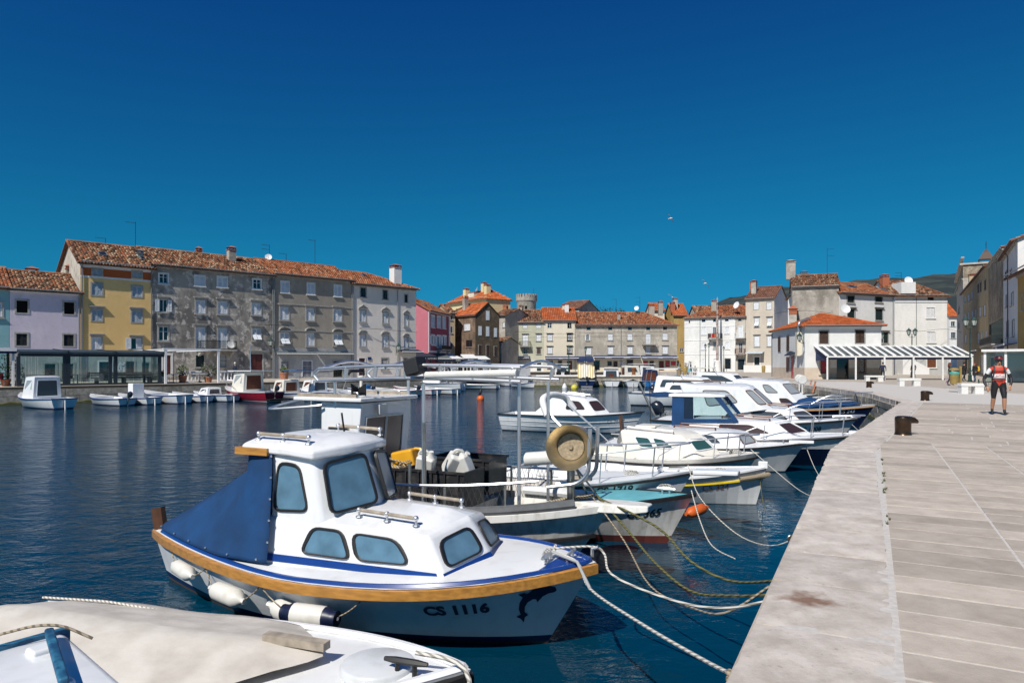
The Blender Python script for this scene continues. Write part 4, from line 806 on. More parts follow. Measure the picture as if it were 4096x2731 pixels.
h.lowm = 'w_lowgrey'; h.finish('hipR', rise=2.6, tm='tiles_old', over=.5, low=h.uv(*rp('6',600,970))[1], cm='paint_white'); h.pipe(h.uv(*rp('6',552,700))[0]); v = h.uv(*rp('6',600,532))[1]; h.part('string_course', MB().box((0,-.1,v-.1),(h.W,-.003,v+.1)), 'paint_white')
u0 = h.uv(*rp('6',425,400))[0]; u1 = h.uv(*rp('6',545,400))[0]; v0 = h.uv(*rp('6',480,465))[1]; v1 = h.uv(*rp('6',480,370))[1]; h.part('terrace_box', MB().box((u0,-.15,v0),(u1,2.5,v1)), 'w_white'); h.dish((u0+u1)/2+.8, 1.2, v1+.4, .6, (-.1,-1,.3)); h.chimney(.2, 3.2, 1, 1.2, 'brick_red'); h.antenna((u0+u1)/2+1,3.5,1.9,2)
for i in range(9):   # outside stair against the house
    pass
st = empty('stone_stair', h.A+V(.4,-1.6,0), 0, 'white stone outside stair with sloping parapet against the white house', 'stair')
for i in range(12): MB().box((i*.28-.2,0,-.05),(i*.28+.10,1.4,2.05-i*.17)).build('step', 'stone_white', st)
MB().loft([[(-.25,-.2,0),(-.25,-.02,0),(-.25,-.02,3.0),(-.25,-.2,3.0)],[(3.6,-.2,0),(3.6,-.02,0),(3.6,-.02,.9),(3.6,-.2,.9)]]).build('parapet', 'paint_white', st)
# ---- restaurant building
h = House('restaurant_house', 'low white restaurant building with orange hipped roof and brown shutters', (rp('5',1270,0)[0], 71), (rp('6',262,0)[0], 70.2), 12.5, 0, 'w_white', cat='house'); h.H = h.uv(*rp('5',1500,735))[1]; R8 = h
h.wins('5', [(1415,788,1502,912),(1770,782,1858,908)], m='shutter_brown', sill=False, sur=.09); h.win('6', (48,772,120,878), m='shutter_brown', sill=False, sur=.09)
h.win('5', (1425,1075,1505,1205), kind='shop', m='wood_brown', glass='poster_red', sur=.14, surm='w_dado'); h.win('5', (1585,1055,1703,1262), kind='shop', m='wood_brown', name='door', sur=0); h.win('5', (1800,1050,1862,1200), kind='shop', m='wood_brown', glass='poster_white', sur=.14, surm='w_dado'); h.win('6', (70,1005,125,1130), kind='shop', m='wood_brown', glass='poster_white', sur=.14)
h.lowm = 'w_dado'; h.finish('hip', rise=1.55, tm='tiles_new', over=.55, low=1.15, cm='paint_white', ridge_y=6.2)
for y0, y1, z0, z1, m_ in ((5.2,6.2,3.0,4.7,'shutter_brown'),(8.6,9.6,3.0,4.7,'shutter_brown'),(3.6,4.4,.0,2.3,'poster_red'),(5.4,6.3,.7,2.3,'wood_red')):
    o = MB().box((-.05,y0-.1,z0-.08),(-.003,y1+.1,z1+.08)).build('window', 'stone_trim', h.root); MB().box((-.07,y0,z0),(-.052,y1,z1)).build('shutter', m_, o)
q = MB(); q.box((-.02,0,-.05),(-.006,12.5,1.15)); h.part('dado', q, 'w_dado'); q = MB(); q.box((-.5,.8,2.4),(-.01,1.5,4.9)); h.part('flue_box', q, 'w_cream'); q = MB(); q.tube(smooth_path([(-.25,1.1,4.9),(-.25,1.1,5.9),(.4,1.5,6.2),(1.1,1.9,6.3)],.3), .16, 10); h.part('flue_pipe', q, 'chair_metal', smooth='auto')
q = MB(); q.loft([[(-.01,2.6,2.75),(-.01,4.9,2.75),(-.01,4.9,3.0)],[(-.7,2.6,2.45),(-.7,4.9,2.45),(-.7,4.9,2.5)]]); h.part('side_awning', q, 'awning_navy'); q = MB(); q.tube([(-.08,12.2,0),(-.08,12.2,5.2)], .06, 6); h.part('drainpipe', q, 'pipe_grey')
# pergola awning in front of it
pg = empty('pergola_awning', h.root.location.copy(), h.root.rotation_euler.z, 'white slatted terrace pergola with navy side curtain in front of the restaurant', 'pergola')
pu0 = h.uv(*rp('5',1372,1000))[0]; pu1 = pu0+13.4; zt_, zf, dp = h.uv(*rp('5',1500,938))[1], h.uv(*rp('5',1600,1028))[1]-.1, 3.6
MB().box((pu0,-.12,zt_-.06),(pu1,-.02,zt_+.06)).build('wall_beam', 'awning_white', pg); MB().box((pu0,-dp-.06,zf-.14),(pu1,-dp+.06,zf)).build('front_beam', 'awning_white', pg)
n = 17
for i in range(n+1):
    u = pu0+(pu1-pu0)*i/n; MB().obox((u, -dp/2, (zt_+zf)/2+.05), (.13 if i % 8 else .16, 0, 0), (0, dp/2, (zt_-zf)/2), (0, 0, .04)).build('slat', 'awning_white', pg)
for i in range(6): u = pu0+(pu1-pu0)*i/5; MB().box((u-.07,-dp-.06,0),(u+.07,-dp+.055,zf-.14)).build('post', 'awning_white', pg)
MB().poly([(pu0+.03,-.1,zt_-.05),(pu0+.03,-dp,zf),(pu0+.03,-dp,zf-.45),(pu0+.03,-.1,zf-.45)]).build('curtain', 'awning_blue', pg); MB().quad((pu0,-dp+.1,zf-.35),(pu1,-dp+.1,zf-.35),(pu1,-dp+.1,zf-.14),(pu0,-dp+.1,zf-.14)).build('valance', 'awning_blue', pg)
MB().quad((pu0,-.15,zt_-.1),(pu1,-.15,zt_-.1),(pu1,-dp+.2,zf-.05),(pu0,-dp+.2,zf-.05)).build('canvas', 'awning_grey', pg)
# ---- the street front on the other side of the quay
h = House('house', 'distant white house with open shutters at the end of the street', (rp('6',832,0)[0], 165), (rp('6',905,0)[0], 165), 10, 13, 'w_white'); h.wins('6', [(845,700,875,740),(845,790,880,840)], kind='open'); h.finish(rise=4, tm='tiles_new', pu=.4, pv=.6)
h = House('clock_house', 'old corner house with a stone loggia and an iron bell cage on its roof', (rp('6',893,0)[0], 152), (rp('6',945,0)[0], 125), 9, 17.2, 'w_oldwhite', cat='house')
h.wins('6', [(905,580,918,640),(905,700,918,760),(905,330,918,390)], kind='glass', m='paint_white'); h.finish('flat', cornice=True)
cx_, cy_ = h.W*.45, 4.5
MB().box((0,0,17.2),(h.W,9,19.6)).build('roof_storey', 'w_ruin', h.root); q = MB()
for i in range(9): q.box((h.W*i/9,-.2,19.9),(h.W*i/9+1.2,.1,20.9))
q.box((-.4,-.5,19.6),(h.W+.3,9.2,19.9)); q.box((-.2,-.3,20.9),(h.W+.1,.2,21.1)); q.build('balustrade', 'w_oldwhite', h.root)
q = MB(); q.loft([[(cx_+a*r, cy_+b*r, z) for a, b in ((-1,-1),(1,-1),(1,1),(-1,1))] for r, z in ((1.3,22.5),(.5,24),(.1,24.6))]); q.build('bell_roof', 'shutter_brown', h.root); q = MB()
for a in (-1,1):
    for b in (-1,1): q.tube([(cx_+a*1.7,cy_+b*1.7,19.8),(cx_+a*1.1,cy_+b*1.1,22.5)], .12, 5)
q.tube([(cx_,cy_,24.5),(cx_,cy_,26.2)], .06, 5); q.tube([(cx_-.2,cy_,25.8),(cx_+.6,cy_,25.9)], .06, 4); q.lathe([(.5,21.0),(.38,21.6),(.1,22)], 10, (cx_,cy_,0)); q.build('bell_frame', 'iron', h.root)
h = House('house', 'long ochre street house with rows of white shutters above shop fronts', (rp('6',945,0)[0], 125), (rp('6',1158,0)[0], 88), 10, 14.3, 'w_ochre2')
h.wins('6', [(955,490,970,545),(985,475,1000,535),(1012,455,1028,520)], sur=.08); h.wins('6', [(955,640,970,690),(985,625,1000,685),(1015,610,1030,675),(1042,600,1058,668),(1080,580,1098,660),(1118,560,1136,650)]); h.wins('6', [(960,810,975,880),(1000,800,1014,880),(1065,795,1080,880),(1095,790,1110,880),(1130,780,1145,880)], m='shutter_white')
h.wins('6', [(1068,385,1080,460),(1088,370,1100,450),(1125,350,1138,435)], m='shutter_brown'); h.wins('6', [(965,1000,985,1100),(1010,990,1030,1110)], kind='dark', name='door'); h.win('6', (1090,980,1120,1130), kind='shop', m='paint_white', glass='poster_white', name='door')
h.finish(rise=2.5, over=.5); h.chimney(4, 1.4, 1.6, 2.0, 'w_ochre2'); h.awning('6', (1075,940,1145,962), 1.2, 'awning_navy', .3)
h = House('house', 'ruined stone gable house with a dark timber loggia above the shops', (rp('6',1160,0)[0], 88), (rp('6',1280,0)[0], 74), 9, 14.2, 'w_ruin', side='w_ruin')
h.win('6', (1163,690,1278,895), kind='dark', sur=0, sill=False); h.win('6', (1180,1000,1225,1180), kind='dark', name='door'); h.win('6', (1235,1000,1270,1180), kind='shop', m='paint_white', name='door'); h.finish(rise=.6, over=.2); h.balcony('6', (1163,830,1278,895), 1.0)
h = House('house', 'pale pinkish street house with a red drainpipe and blue shop sign', (rp('6',1282,0)[0], 74), (rp('6',1402,0)[0], 62), 9, 12.9, 'w_white')
h.wins('6', [(1300,285,1312,340),(1340,270,1355,330)], kind='glass', m='paint_white'); h.wins('6', [(1305,480,1322,570),(1350,462,1368,560),(1310,700,1328,830),(1358,690,1375,820)], m='shutter_white'); h.win('6', (1345,1010,1395,1200), kind='shop', m='paint_white', name='door')
h.finish(rise=1.8, tm='tiles_mid', over=.5); h.pipe(h.uv(*rp('6',1328,500))[0], m='pipe_copper'); h.awning('6', (1290,908,1400,930), 1.0, 'awning_blue', .35)
o = text_obj('EFES', .45, 'paint_white', h.root, maxw=1.6); u_, v_ = h.uv(*rp('6',1328,925)); o.location = (u_, -1.06, v_+.05); o.rotation_euler = (pi/2,0,0)
h = House('house', 'ochre street house with deep tiled eaves next to the pinkish house', (rp('6',1403,0)[0], 62), (1060, 50), 9, 9.6, 'w_ochre'); h.finish(rise=1.8, tm='tiles_old', over=1.0)
h.win('6', (1435,480,1450,600))
# roofs peeping over the front rows
for nm, a, b, Y, hh_, rs, tm_ in (('brick red roofed house behind the pink house', 520, 700, 138, 11.3, 2.2, 'tiles_old'), ('small tiled house behind the cream house', 1850, 2080, 158, 14.2, 2.0, 'tiles_brown')):
    h = House('house', nm, (rp('3',a,0)[0], Y), (rp('3',b,0)[0], Y-3), 9, hh_, 'w_oldwhite'); h.finish('hip' if a < 1000 else 'gable', rise=rs, tm=tm_, pu=.4, pv=.6)
h = House('house', 'reddish roofed house rising behind the long grey house', (rp('4',1190,0)[0], 160), (rp('4',1330,0)[0], 160), 8, 14, 'w_cream'); h.finish(rise=2, tm='tiles_new', pu=.4, pv=.6)
h = House('house', 'old house with a weathered gable behind the white cornered house', (rp('5',225,0)[0], 158), (rp('5',400,0)[0], 158), 9, 12.6, 'w_oldwhite'); h.finish(rise=2.6, tm='tiles_old', pu=.4, pv=.6)
# ---------------------------------------------------------------- boats
M('gel', (.80,.81,.82), .24, col2=(.66,.66,.64), vs=3, lo=.5, hi=.9, coat=.25, stretch=(2.2,2.2,.5)); M('gel_old', (.72,.71,.67), .45, col2=(.44,.40,.33), vs=4, lo=.48, hi=.8, stretch=(2.5,2.5,.7)); M('gel_cream', (.76,.73,.65), .3, var=.04); M('gel_grey', (.66,.68,.69), .32, col2=(.52,.53,.51), vs=3, lo=.48, hi=.85, stretch=(2.2,2.2,.6))
M('deck_white', (.76,.77,.77), .42, col2=(.62,.62,.60), vs=4, lo=.5, hi=.85); M('stripe_blue', (.008,.045,.22), .3, var=.1); M('navy', (.006,.012,.045), .25, var=.2); M('navy2', (.008,.02,.075), .35, var=.2); M('antifoul', (.012,.014,.03), .6); M('antifoul_red', (.16,.035,.025), .6); M('antifoul_brown', (.07,.045,.03), .7)
M('black_rub', (.014,.014,.015), .5); M('rubber_grey', (.10,.105,.11), .7, var=.25); M('varnish', (.46,.22,.05), .3, var=.25, vs=5, stretch=(1,6,6), coat=.4); M('teak', (.28,.16,.08), .6, var=.3, vs=8); M('drift_wood', (.34,.29,.23), .85, var=.3, vs=10); M('dark_wood', (.09,.04,.02), .5, var=.3); M('mahog', (.11,.03,.012), .35, var=.25)
M('steel', (.72,.73,.74), .34, metal=.85, var=.05); M('steel_dull', (.42,.40,.35), .38, metal=.9, var=.3, vs=7); M('brass_old', (.5,.42,.28), .35, metal=.85, var=.25, vs=5); M('cork', (.34,.27,.18), .9, var=.3, vs=30, bump=.004)
M('win_blue', (.10,.20,.285), .3, var=.22, vs=5); glassmat('win_brown', (.05,.03,.03), .15, .6); glassmat('win_grey', (.05,.065,.08), .12, .7); glassmat('win_green', (.03,.09,.085), .1, .7); glassmat('win_pale', (.30,.33,.35), .2, .5)
M('canvas_blue', (.002,.042,.135), .85, var=.25, vs=2.5, bump=.02, bs=7); M('canvas_beige', (.50,.46,.40), .9, col2=(.62,.58,.52), vs=3, lo=.35, hi=.62, bump=.022, bs=6); M('canvas_white', (.74,.74,.73), .85, var=.06); M('canvas_stripe', (.72,.70,.64), .9)
M('fender_white', (.70,.69,.64), .45, col2=(.55,.5,.42), vs=5, lo=.55, hi=.8); M('fender_navy', (.006,.012,.04), .4); M('buoy_orange', (.62,.12,.02), .45, var=.15); M('buoy_yellow', (.62,.55,.08), .5); M('teal_deck', (.14,.42,.47), .55, var=.12, vs=5); M('blue_paint', (.008,.06,.14), .6, col2=(.03,.16,.27), vs=14, lo=.4, hi=.6); M('blue_mid', (.02,.15,.42), .4); M('yellow_paint', (.75,.55,.02), .4); M('rust', (.2,.07,.02), .9)
M('crate_black', (.014,.014,.016), .55, col2=(.055,.05,.045), vs=9, lo=.5, hi=.75); M('plastic_yellow', (.72,.36,.02), .35, var=.1); M('plastic_white', (.68,.67,.63), .4, var=.1); M('motor_dark', (.012,.016,.026), .25, coat=.5); M('motor_grey', (.16,.17,.18), .35, metal=.4); M('ink_navy', (.004,.007,.05), .5); M('ink_black', (.012,.012,.014), .5); M('ink_orange', (.34,.12,.02), .6); M('hull_red', (.28,.012,.03), .3); M('deck_dark', (.025,.03,.035), .3, var=.4, vs=3, spec=.6)
ropemat('rope_white', (.66,.64,.58), (.30,.28,.24)); ropemat('rope_tan', (.40,.33,.23), (.16,.13,.09)); ropemat('rope_green', (.16,.15,.05), (.05,.05,.02)); M('hose', (.42,.43,.42), .5)
def lerp(a, b, t): return a+(b-a)*t
class Boat:
    def __init__(s, label, stem, heading, L=6, B=2.2, fb=.65, bow=.9, stern=.65, rake=.5, srake=.1, double=False, sm=.45, p1=2.4, p2=2.2, tr=.8, draft=.3, a0=.3, a1=.9, ap=1.5, name='motor_boat', cat='boat', group=None, trim=0):
        s.L, s.Bm, s.fb, s.bh, s.sh, s.rake, s.srake, s.double, s.sm, s.p1, s.p2, s.tr, s.d, s.a0, s.a1, s.ap = L, B, fb, bow, stern, rake, srake, double, sm, p1, p2, tr, draft, a0, a1, ap
        s.xs, s.xt = -L/2, L/2; hd = Vector((heading[0], heading[1], 0)).normalized(); s.hd = hd
        st = Vector((stem[0], stem[1], 0)); loc = st-hd*(s.xt-rake); loc.z = WLZ
        s.root = empty(name, loc, atan2(hd.y, hd.x), label, cat, group); s.root.rotation_euler.y = -trim
    def b(s, t):
        if t >= s.sm: u = (t-s.sm)/(1-s.sm); return s.Bm/2*max(0, 1-u**s.p1)
        u = (s.sm-t)/s.sm; return s.Bm/2*(1-(1-(0 if s.double else s.tr))*u**s.p2)
    def h(s, t):
        if t >= .4: return s.fb+(s.bh-s.fb)*((t-.4)/.6)**2
        return s.fb+(s.sh-s.fb)*((.4-t)/.4)**2
    def pt(s, t, z, side=1, off=0.0):
        h = s.h(t); kk = max(0, min(1.2, (z+s.d)/(h+s.d))); a = s.a0+(s.a1-s.a0)*t**s.ap
        if s.double: a += .35*max(0, 1-t*3)
        y = s.b(t)*kk**a+off; zz = 1-max(0, min(1, (z+.05)/(h+.05)))
        x = s.xs+t*s.L-s.rake*zz*t**7+s.srake*zz*(1-t)**7
        return V(x, side*y, z)
    def st(s, n=20):
        return [i/n for i in range(n-1)]+[1-1/n, 1-.45/n, 1-.12/n, 1.0]
    def hull(s, m='gel', stripe='stripe_blue', anti='antifoul', sz=(.03,.09), name='hull', trans=None, upper=None, upz=.8):
        ts = s.st(); mb = MB(); nr = 7
        rows = []
        for t in ts:
            h = s.h(t); zs = [-s.d, -s.d*.5, 0, sz[0], sz[1]]+[sz[1]+(h-sz[1])*((i+1)/nr) for i in range(nr)]; rows.append(zs)
        for side in (1, -1):
            rr = [[s.pt(t, z, side) for z in zs] for t, zs in zip(ts, rows)]; n = len(rr[0])
            for j in range(n-1):
                mb.mat(2 if j < 3 else (1 if j == 3 else (3 if upper and j-4 >= nr*upz else 0)))
                for i in range(len(rr)-1):
                    q = [rr[i][j], rr[i+1][j], rr[i+1][j+1], rr[i][j+1]]; mb.poly(q if side == -1 else q[::-1])
        if not s.double:
            a = [s.pt(0, z, 1) for z in rows[0]]; b = [s.pt(0, z, -1) for z in rows[0]]
            for j in range(len(a)-1): mb.mat(4 if (trans and j > 3) else 2 if j < 3 else (1 if j == 3 else 0)); mb.quad(b[j], b[j+1], a[j+1], a[j])
        o = mb.build(name, [m, stripe, anti, upper or m, trans or m], s.root, smooth='auto'); return o
    def sheer(s, side, t0=0, t1=1, n=26, off=0.0, dz=0.0):
        return [s.pt(lerp(t0, t1, i/n), s.h(lerp(t0, t1, i/n)), side, off)+V(0,0,dz) for i in range(n+1)]
    def rubrail(s, m='black_rub', w_=.05, hh=.07, dz=-.03, t0=0, name='rub_rail', stern=True, tip=.0, zoff=None):
        mb = MB()
        def prof(side):
            out = []
            for i in range(31):
                t = lerp(t0, 1, (i/30)**.8); z = s.h(t)+dz if zoff is None else s.h(t)*zoff; p = s.pt(t, z, side); p2 = s.pt(min(1,t+.01), z, side); p1 = s.pt(max(0,t-.01), z, side)
                d = (p2-p1); d.z = 0; d.normalize(); n = V(d.y, -d.x, 0)*(-side); n = n if n.y*side >= 0 else -n
                if t > .97: n = (n*(1-t)/.03+V(1,0,0)*(t-.97)/.03).normalized()
                if s.double and t < .05: n = (n*t/.05+V(-1,0,0)*(.05-t)/.05).normalized()
                p = s.pt(t, z, side)
                out.append([p+V(0,0,-hh/2), p+n*w_+V(0,0,-hh/2*.7), p+n*w_+V(0,0,hh/2*.7), p+V(0,0,hh/2)])
            return out
        A = prof(1); Bq = prof(-1); mb.loft(A+Bq[::-1][0:], closed=True)
        if stern and not s.double and t0 == 0: 
            p, q = s.pt(0, s.h(0)+dz, 1), s.pt(0, s.h(0)+dz, -1); mb.box((p.x-w_, q.y-w_, p.z-hh/2), (p.x-.002, p.y+w_, p.z+hh/2))
        return mb.build(name, m, s.root, smooth='auto')
    def deck(s, t0=.5, t1=1.0, m='deck_white', dz=-.02, camber=.04, inset=0.0, name='deck', n=14, toe=None):
        mb = MB(); rr = []
        for i in range(n+1):
            t = lerp(t0, t1, i/n); h = s.h(t)+dz; e = s.pt(t, h, 1); hb = max(e.y-inset, .001)
            rr.append([V(e.x, hb*k, h+camber*(1-k*k)*min(1, hb*1.6)) for k in (-1,-.75,-.4,0,.4,.75,1)])
        mb.loft([r for r in rr], closed=False)
        for f in mb.f: f.reverse()
        return mb.build(name, m, s.root, smooth='auto')
    def cockpit(s, t0, t1, floor=.12, m='gel', sd=.1, fm=None, n=10, thwarts=(), name='cockpit'):
        mb = MB(); T = [lerp(t0, t1, i/n) for i in range(n+1)]
        for side in (1, -1):
            o = [s.pt(t, s.h(t), side) for t in T]; i_ = [V(p.x, side*max(abs(p.y)-sd, .01), p.z) for p in o]; f_ = [V(p.x, side*max(min(abs(p.y)-sd-.04, abs(s.pt(t, floor, 1).y)-.05), .005), floor) for p, t in zip(o, T)]
            mb.loft([o, i_, f_] if side == 1 else [f_, i_, o], closed=False)
            if side == 1: fl = f_
            else: fr = f_
        mb.mat(1)
        for a in range(n): mb.quad(fl[a], fr[a], fr[a+1], fl[a+1]) if False else mb.quad(fr[a], fr[a+1], fl[a+1], fl[a])
        mb.mat(0)
        for t, k in ((t0, 0), (t1, n)):
            e = s.pt(t, s.h(t), 1); mb.quad((e.x, -abs(e.y)+sd, e.z), (e.x, abs(e.y)-sd, e.z), fl[k], fr[k])
        o = mb.build(name, [m, fm or m], s.root, smooth='auto')
        for t in thwarts:
            e = s.pt(t, s.h(t)-.14, 1); MB().box((e.x-.14, -e.y+.03, e.z-.03), (e.x+.14, e.y-.03, e.z)).build('thwart', m if fm is None else fm, s.root)
        return o
    def house(s, base, top, m='gel', camber=.06, bev=.035, name='cabin', roof_m=None, over=0.0, roof_inset=.3):
        """base/top: port-half outlines aft->front as (x,y,z); mirrored; keeps the faces for windows"""
        def full(h): return [V(*p) for p in h]+[V(p[0], -p[1], p[2]) for p in h[::-1] if abs(p[1]) > .011]
        Bf, Tf = full(base), full(top); s.fB, s.fT = Bf, Tf; n = len(Tf)
        cx = sum(p.x for p in Tf)/n
        ins = [V(lerp(p.x, cx, roof_inset), p.y*(1-roof_inset), p.z+camber*.8) for p in Tf]; cen = [V(lerp(p.x, cx, .75), p.y*.25, p.z+camber) for p in Tf]
        mb = MB(); mb.loft([[p for p in r] for r in (Bf, Tf, ins, cen)], True, False, True)
        for f in mb.f: f.reverse()
        o = mb.build(name, m, s.root, bevel=bev, seg=3); s.cab = o; return o
    def fwin(s, i, poly, pane='win_blue', rim='black_rub', rw=.035, r=.08, n_=None, name='window', th=.018, parent=None, flip=False):
        """window on house face between outline points i and i+1; poly in face (u,v)"""
        n = len(s.fB); a, b, c, d = s.fB[i % n], s.fB[(i+1) % n], s.fT[(i+1) % n], s.fT[i % n]
        if flip: a, b, c, d = b, a, d, c
        def P(u, v): return a*(1-u)*(1-v)+b*u*(1-v)+c*u*v+d*(1-u)*v
        pts = [P(u, v) for u, v in poly]; nrm = ((b-a).cross(d-a)).normalized(); cen = sum(pts, V(0,0,0))/len(pts)
        ctr = sum(s.fB, V(0,0,0))/n
        if nrm.dot(P(.5,.5)-ctr) < 0: nrm = -nrm
        return pane_plate(s.root if parent is None else parent, pts, nrm, pane, rim, rw, r, th, name)
    def tube(s, name, pts, r, m='steel', round_=.12, n=6, parent=None, smooth=True):
        return MB().tube(smooth_path(pts, round_), r, n).build(name, m, parent or s.root, smooth='auto')
    def pulpit(s, t0=.6, hgt=.5, r=.016, inset=.06, posts=4, top=1.0, low=.0, dip=.3):
        """bow rail as separate rail and stanchions"""
        P = {}
        for sd in (1, -1):
            P[sd] = []
            for i in range(9):
                t = lerp(t0, .97, i/8); p = s.pt(t, s.h(t), sd, -inset); P[sd].append(p+V(.12 if i == 8 else 0, 0, hgt*(dip+(1-dip)*min(1, i/2.5))))
        rail = P[1]+P[-1][::-1]; MB().tube(smooth_path(rail, .2, 3), r, 6).build('bow_rail', 'steel', s.root, smooth='auto')
        for sd in (1, -1):
            for i in range(posts):
                k = int(round(lerp(0, 7, i/(posts-1)))); t = lerp(t0, .97, k/8); p = s.pt(t, s.h(t)-.02, sd, -inset); MB().tube([p-V(.04,0,0), P[sd][k]], r*.85, 5).build('stanchion', 'steel', s.root, smooth='auto')
    def text(s, txt, t, z, size, m='ink_navy', side=-1, bold=.0, slant=0.0, ratio=1.0):
        me = text_mesh(txt, size, ext=0, bold=bold); x0 = s.xs+t*s.L
        for v in me.vertices:
            zz = z+v.co.y; xx = v.co.x*ratio+slant*v.co.y; sgn = 1 if side == -1 else -1
            tt = t+sgn*xx/s.L; zz += (s.h(tt)-s.h(t))*.75; p = s.pt(tt, zz, side, .006); v.co = p
        me.materials.clear(); me.materials.append(MT[m]); o = bpy.data.objects.new('lettering', me); COL.objects.link(o); o.parent = s.root; return o
    def cleat(s, t, y=0, m='steel_dull', k=1, z=None, rot=True):
        e = s.pt(t, s.h(t), 1); z = e.z+.02 if z is None else z; q = MB(); dx = (0, .13*k, 0) if rot else (.13*k, 0, 0)
        c = V(e.x, y, z+.07*k); q.tube([c-V(*dx), c-V(*dx)*.5, c+V(*dx)*.5, c+V(*dx)], [.012*k,.019*k,.019*k,.012*k], 6); 
        for sg in (-.4, .4): q.tube([c+V(*dx)*sg-V(0,0,.08*k), c+V(*dx)*sg], .014*k, 6)
        return q.build('cleat', m, s.root, smooth='auto')
    def wpt(s, p): return s.root.matrix_basis @ Vector(p)
    def outboard(s, y=0, k=1.0, m='motor_dark', tilt=0.0, x=None, z=None):
        t0 = s.pt(0, s.h(0), 1); x = t0.x-.1 if x is None else x; z = (s.h(0)+.02 if z is None else z)
        q = MB(); R = Matrix.Rotation(tilt, 3, 'Y')
        def ring(zz, lx, ly, cx=0): return [V(x, y, z)+R @ V(cx+lx*cos(a)*k, ly*sin(a)*k, zz*k) for a in [2*pi*i/10 for i in range(10)]]
        q.loft([ring(.08,.13,.12),ring(.14,.2,.15,-.02),ring(.32,.24,.16,-.04),ring(.44,.22,.15,-.06),ring(.52,.14,.1,-.07)]); o = q.build('outboard_motor', m, s.root, smooth='auto')
        q = MB(); q.loft([ring(.08,.1,.06),ring(-.3,.08,.05,.0),ring(-.55,.09,.04,-.02)]); q.loft([ring(-.5,.16,.03,-.05),ring(-.53,.18,.1,-.05),ring(-.54,.16,.03,-.05)]); q.box(V(x,y,z)+V(-.02,-.06*k,-.1*k), V(x,y,z)+V(.12,.06*k,.06*k)); q.build('motor_leg', 'motor_grey', o, smooth='auto')
        q = MB()
        for i in range(3):
            a = 2*pi*i/3; c = V(x,y,z)+R @ V(-.2*k, 0, -.62*k); q.obox(c+R @ V(0, cos(a)*.07*k, sin(a)*.07*k), R @ V(.01,-sin(a)*.03*k,cos(a)*.03*k), R @ V(0,cos(a)*.07*k,sin(a)*.07*k), R @ V(.004,0,0))
        q.lathe([(.05*k,0),(.05*k,.25*k),(.01,.35*k)], 8, V(x,y,z)+R @ V(-.25*k,0,-.62*k), R @ V(1,0,0)); q.build('propeller', 'motor_grey', o); return o
def pane_plate(root, pts, nrm, pane, rim, rw, r, th, name='window'):
    cen = sum(pts, V(0,0,0))/len(pts); ou = round_poly(pts, r+rw, 4); inn = round_poly([p+(cen-p).normalized()*rw*1.25 for p in pts], r, 4)
    mb = MB(); N = len(ou); lift = nrm*th
    A = [p-nrm*.012 for p in ou]; B_ = [p+lift for p in ou]; mid = [(p*.5+q*.5)+lift*1.25 for p, q in zip(ou, inn)]; C = [p+lift for p in inn]; D_ = [p+lift*.25 for p in inn]
    mb.loft([A, B_, mid, C, D_], True, False, False); o = mb.build(name, rim, root, smooth='auto')
    MB().poly([p+lift*.3 for p in inn]).build('pane', pane, o)
    for me in (o.data,):
        pass
    return o
def fender(p0, p1, r, m='fender_white', ends=None, label=None, name='fender'):
    p0, p1 = V(*p0), V(*p1); ax = p1-p0; L = ax.length; o = empty(name, p0.lerp(p1,.5), 0, label, 'fender', 'fenders hanging on the boats'); q = MB(); c = p0-o.location
    q.lathe([(.02,-.03),(.035,.0),(r*.7,.06*L),(r,.18*L),(r*1.02,.5*L),(r,.82*L),(r*.7,.94*L),(.035,L),(.02,L+.03)], 14, c, ax); q.build('body', m, o, smooth='auto')
    if ends:
        q = MB(); q.lathe([(r*.75,-.02),(r*.74,.06*L),(r*1.015,.17*L),(r*1.01,.19*L)], 14, c, ax); q.build('cap', ends, o, smooth='auto'); q = MB(); q.lathe([(r*.75,-.02),(r*.74,.06*L),(r*1.015,.17*L),(r*1.01,.19*L)], 14, c+ax, -ax); q.build('cap', ends, o, smooth='auto')
    q = MB()
    for c_, d in ((c, -1), (c+ax, 1)):
        e = c_+ax.normalized()*d*.05; q.tube([c_, e], .03, 6)
    q.build('eye', ends or m, o, smooth='auto'); return o
def rope(pts, r, m, label, sag=0.0, n=16, group='mooring lines'):
    pts = [Vector(p) for p in pts]
    if len(pts) == 2:
        a, b = pts; P = [a.lerp(b, i/n)-V(0,0,1)*sag*4*(i/n)*(1-i/n) for i in range(n+1)]
    else: P = catmull(pts, 5)
    o = MB().tube(P, r, 6).build('rope', m, smooth='auto'); return tag(o, label, 'rope', group)
# ================================================================ the white cabin boat with the varnished rail
hb = Boat('white cabin boat with varnished wood rail, blue stripes and blue canvas stern cover', (.326,6.95), (.918,-.396), L=6.15, B=2.32, fb=.66, bow=.88, stern=.62, rake=.55, srake=.32, double=True, sm=.56, p1=3.1, p2=1.55, a0=.32, a1=1.5, ap=2.5, draft=.4, name='cabin_boat')
hb.hull('gel', 'navy2', 'antifoul_brown', sz=(.03,.1)); hb.rubrail('varnish', .055, .13, -.06, name='wood_rail')
hb.deck(.02, .998, 'deck_white', dz=.004, camber=.05)
q = MB()
for sd in (1, -1):
    P_ = [hb.pt(t, hb.h(t), sd, -.05)+V(0,0,.012) for t in [lerp(.05,.985,i/30) for i in range(31)]]; q.tube(P_, .03, 6)
q.tube([hb.pt(.985, hb.h(.985), 1, -.05)+V(0,0,.012), V(hb.xt-.07,0,hb.bh+.012), hb.pt(.985, hb.h(.985), -1, -.05)+V(0,0,.012)], .03, 6); q.build('toe_rail', 'stripe_blue', hb.root, smooth='auto')
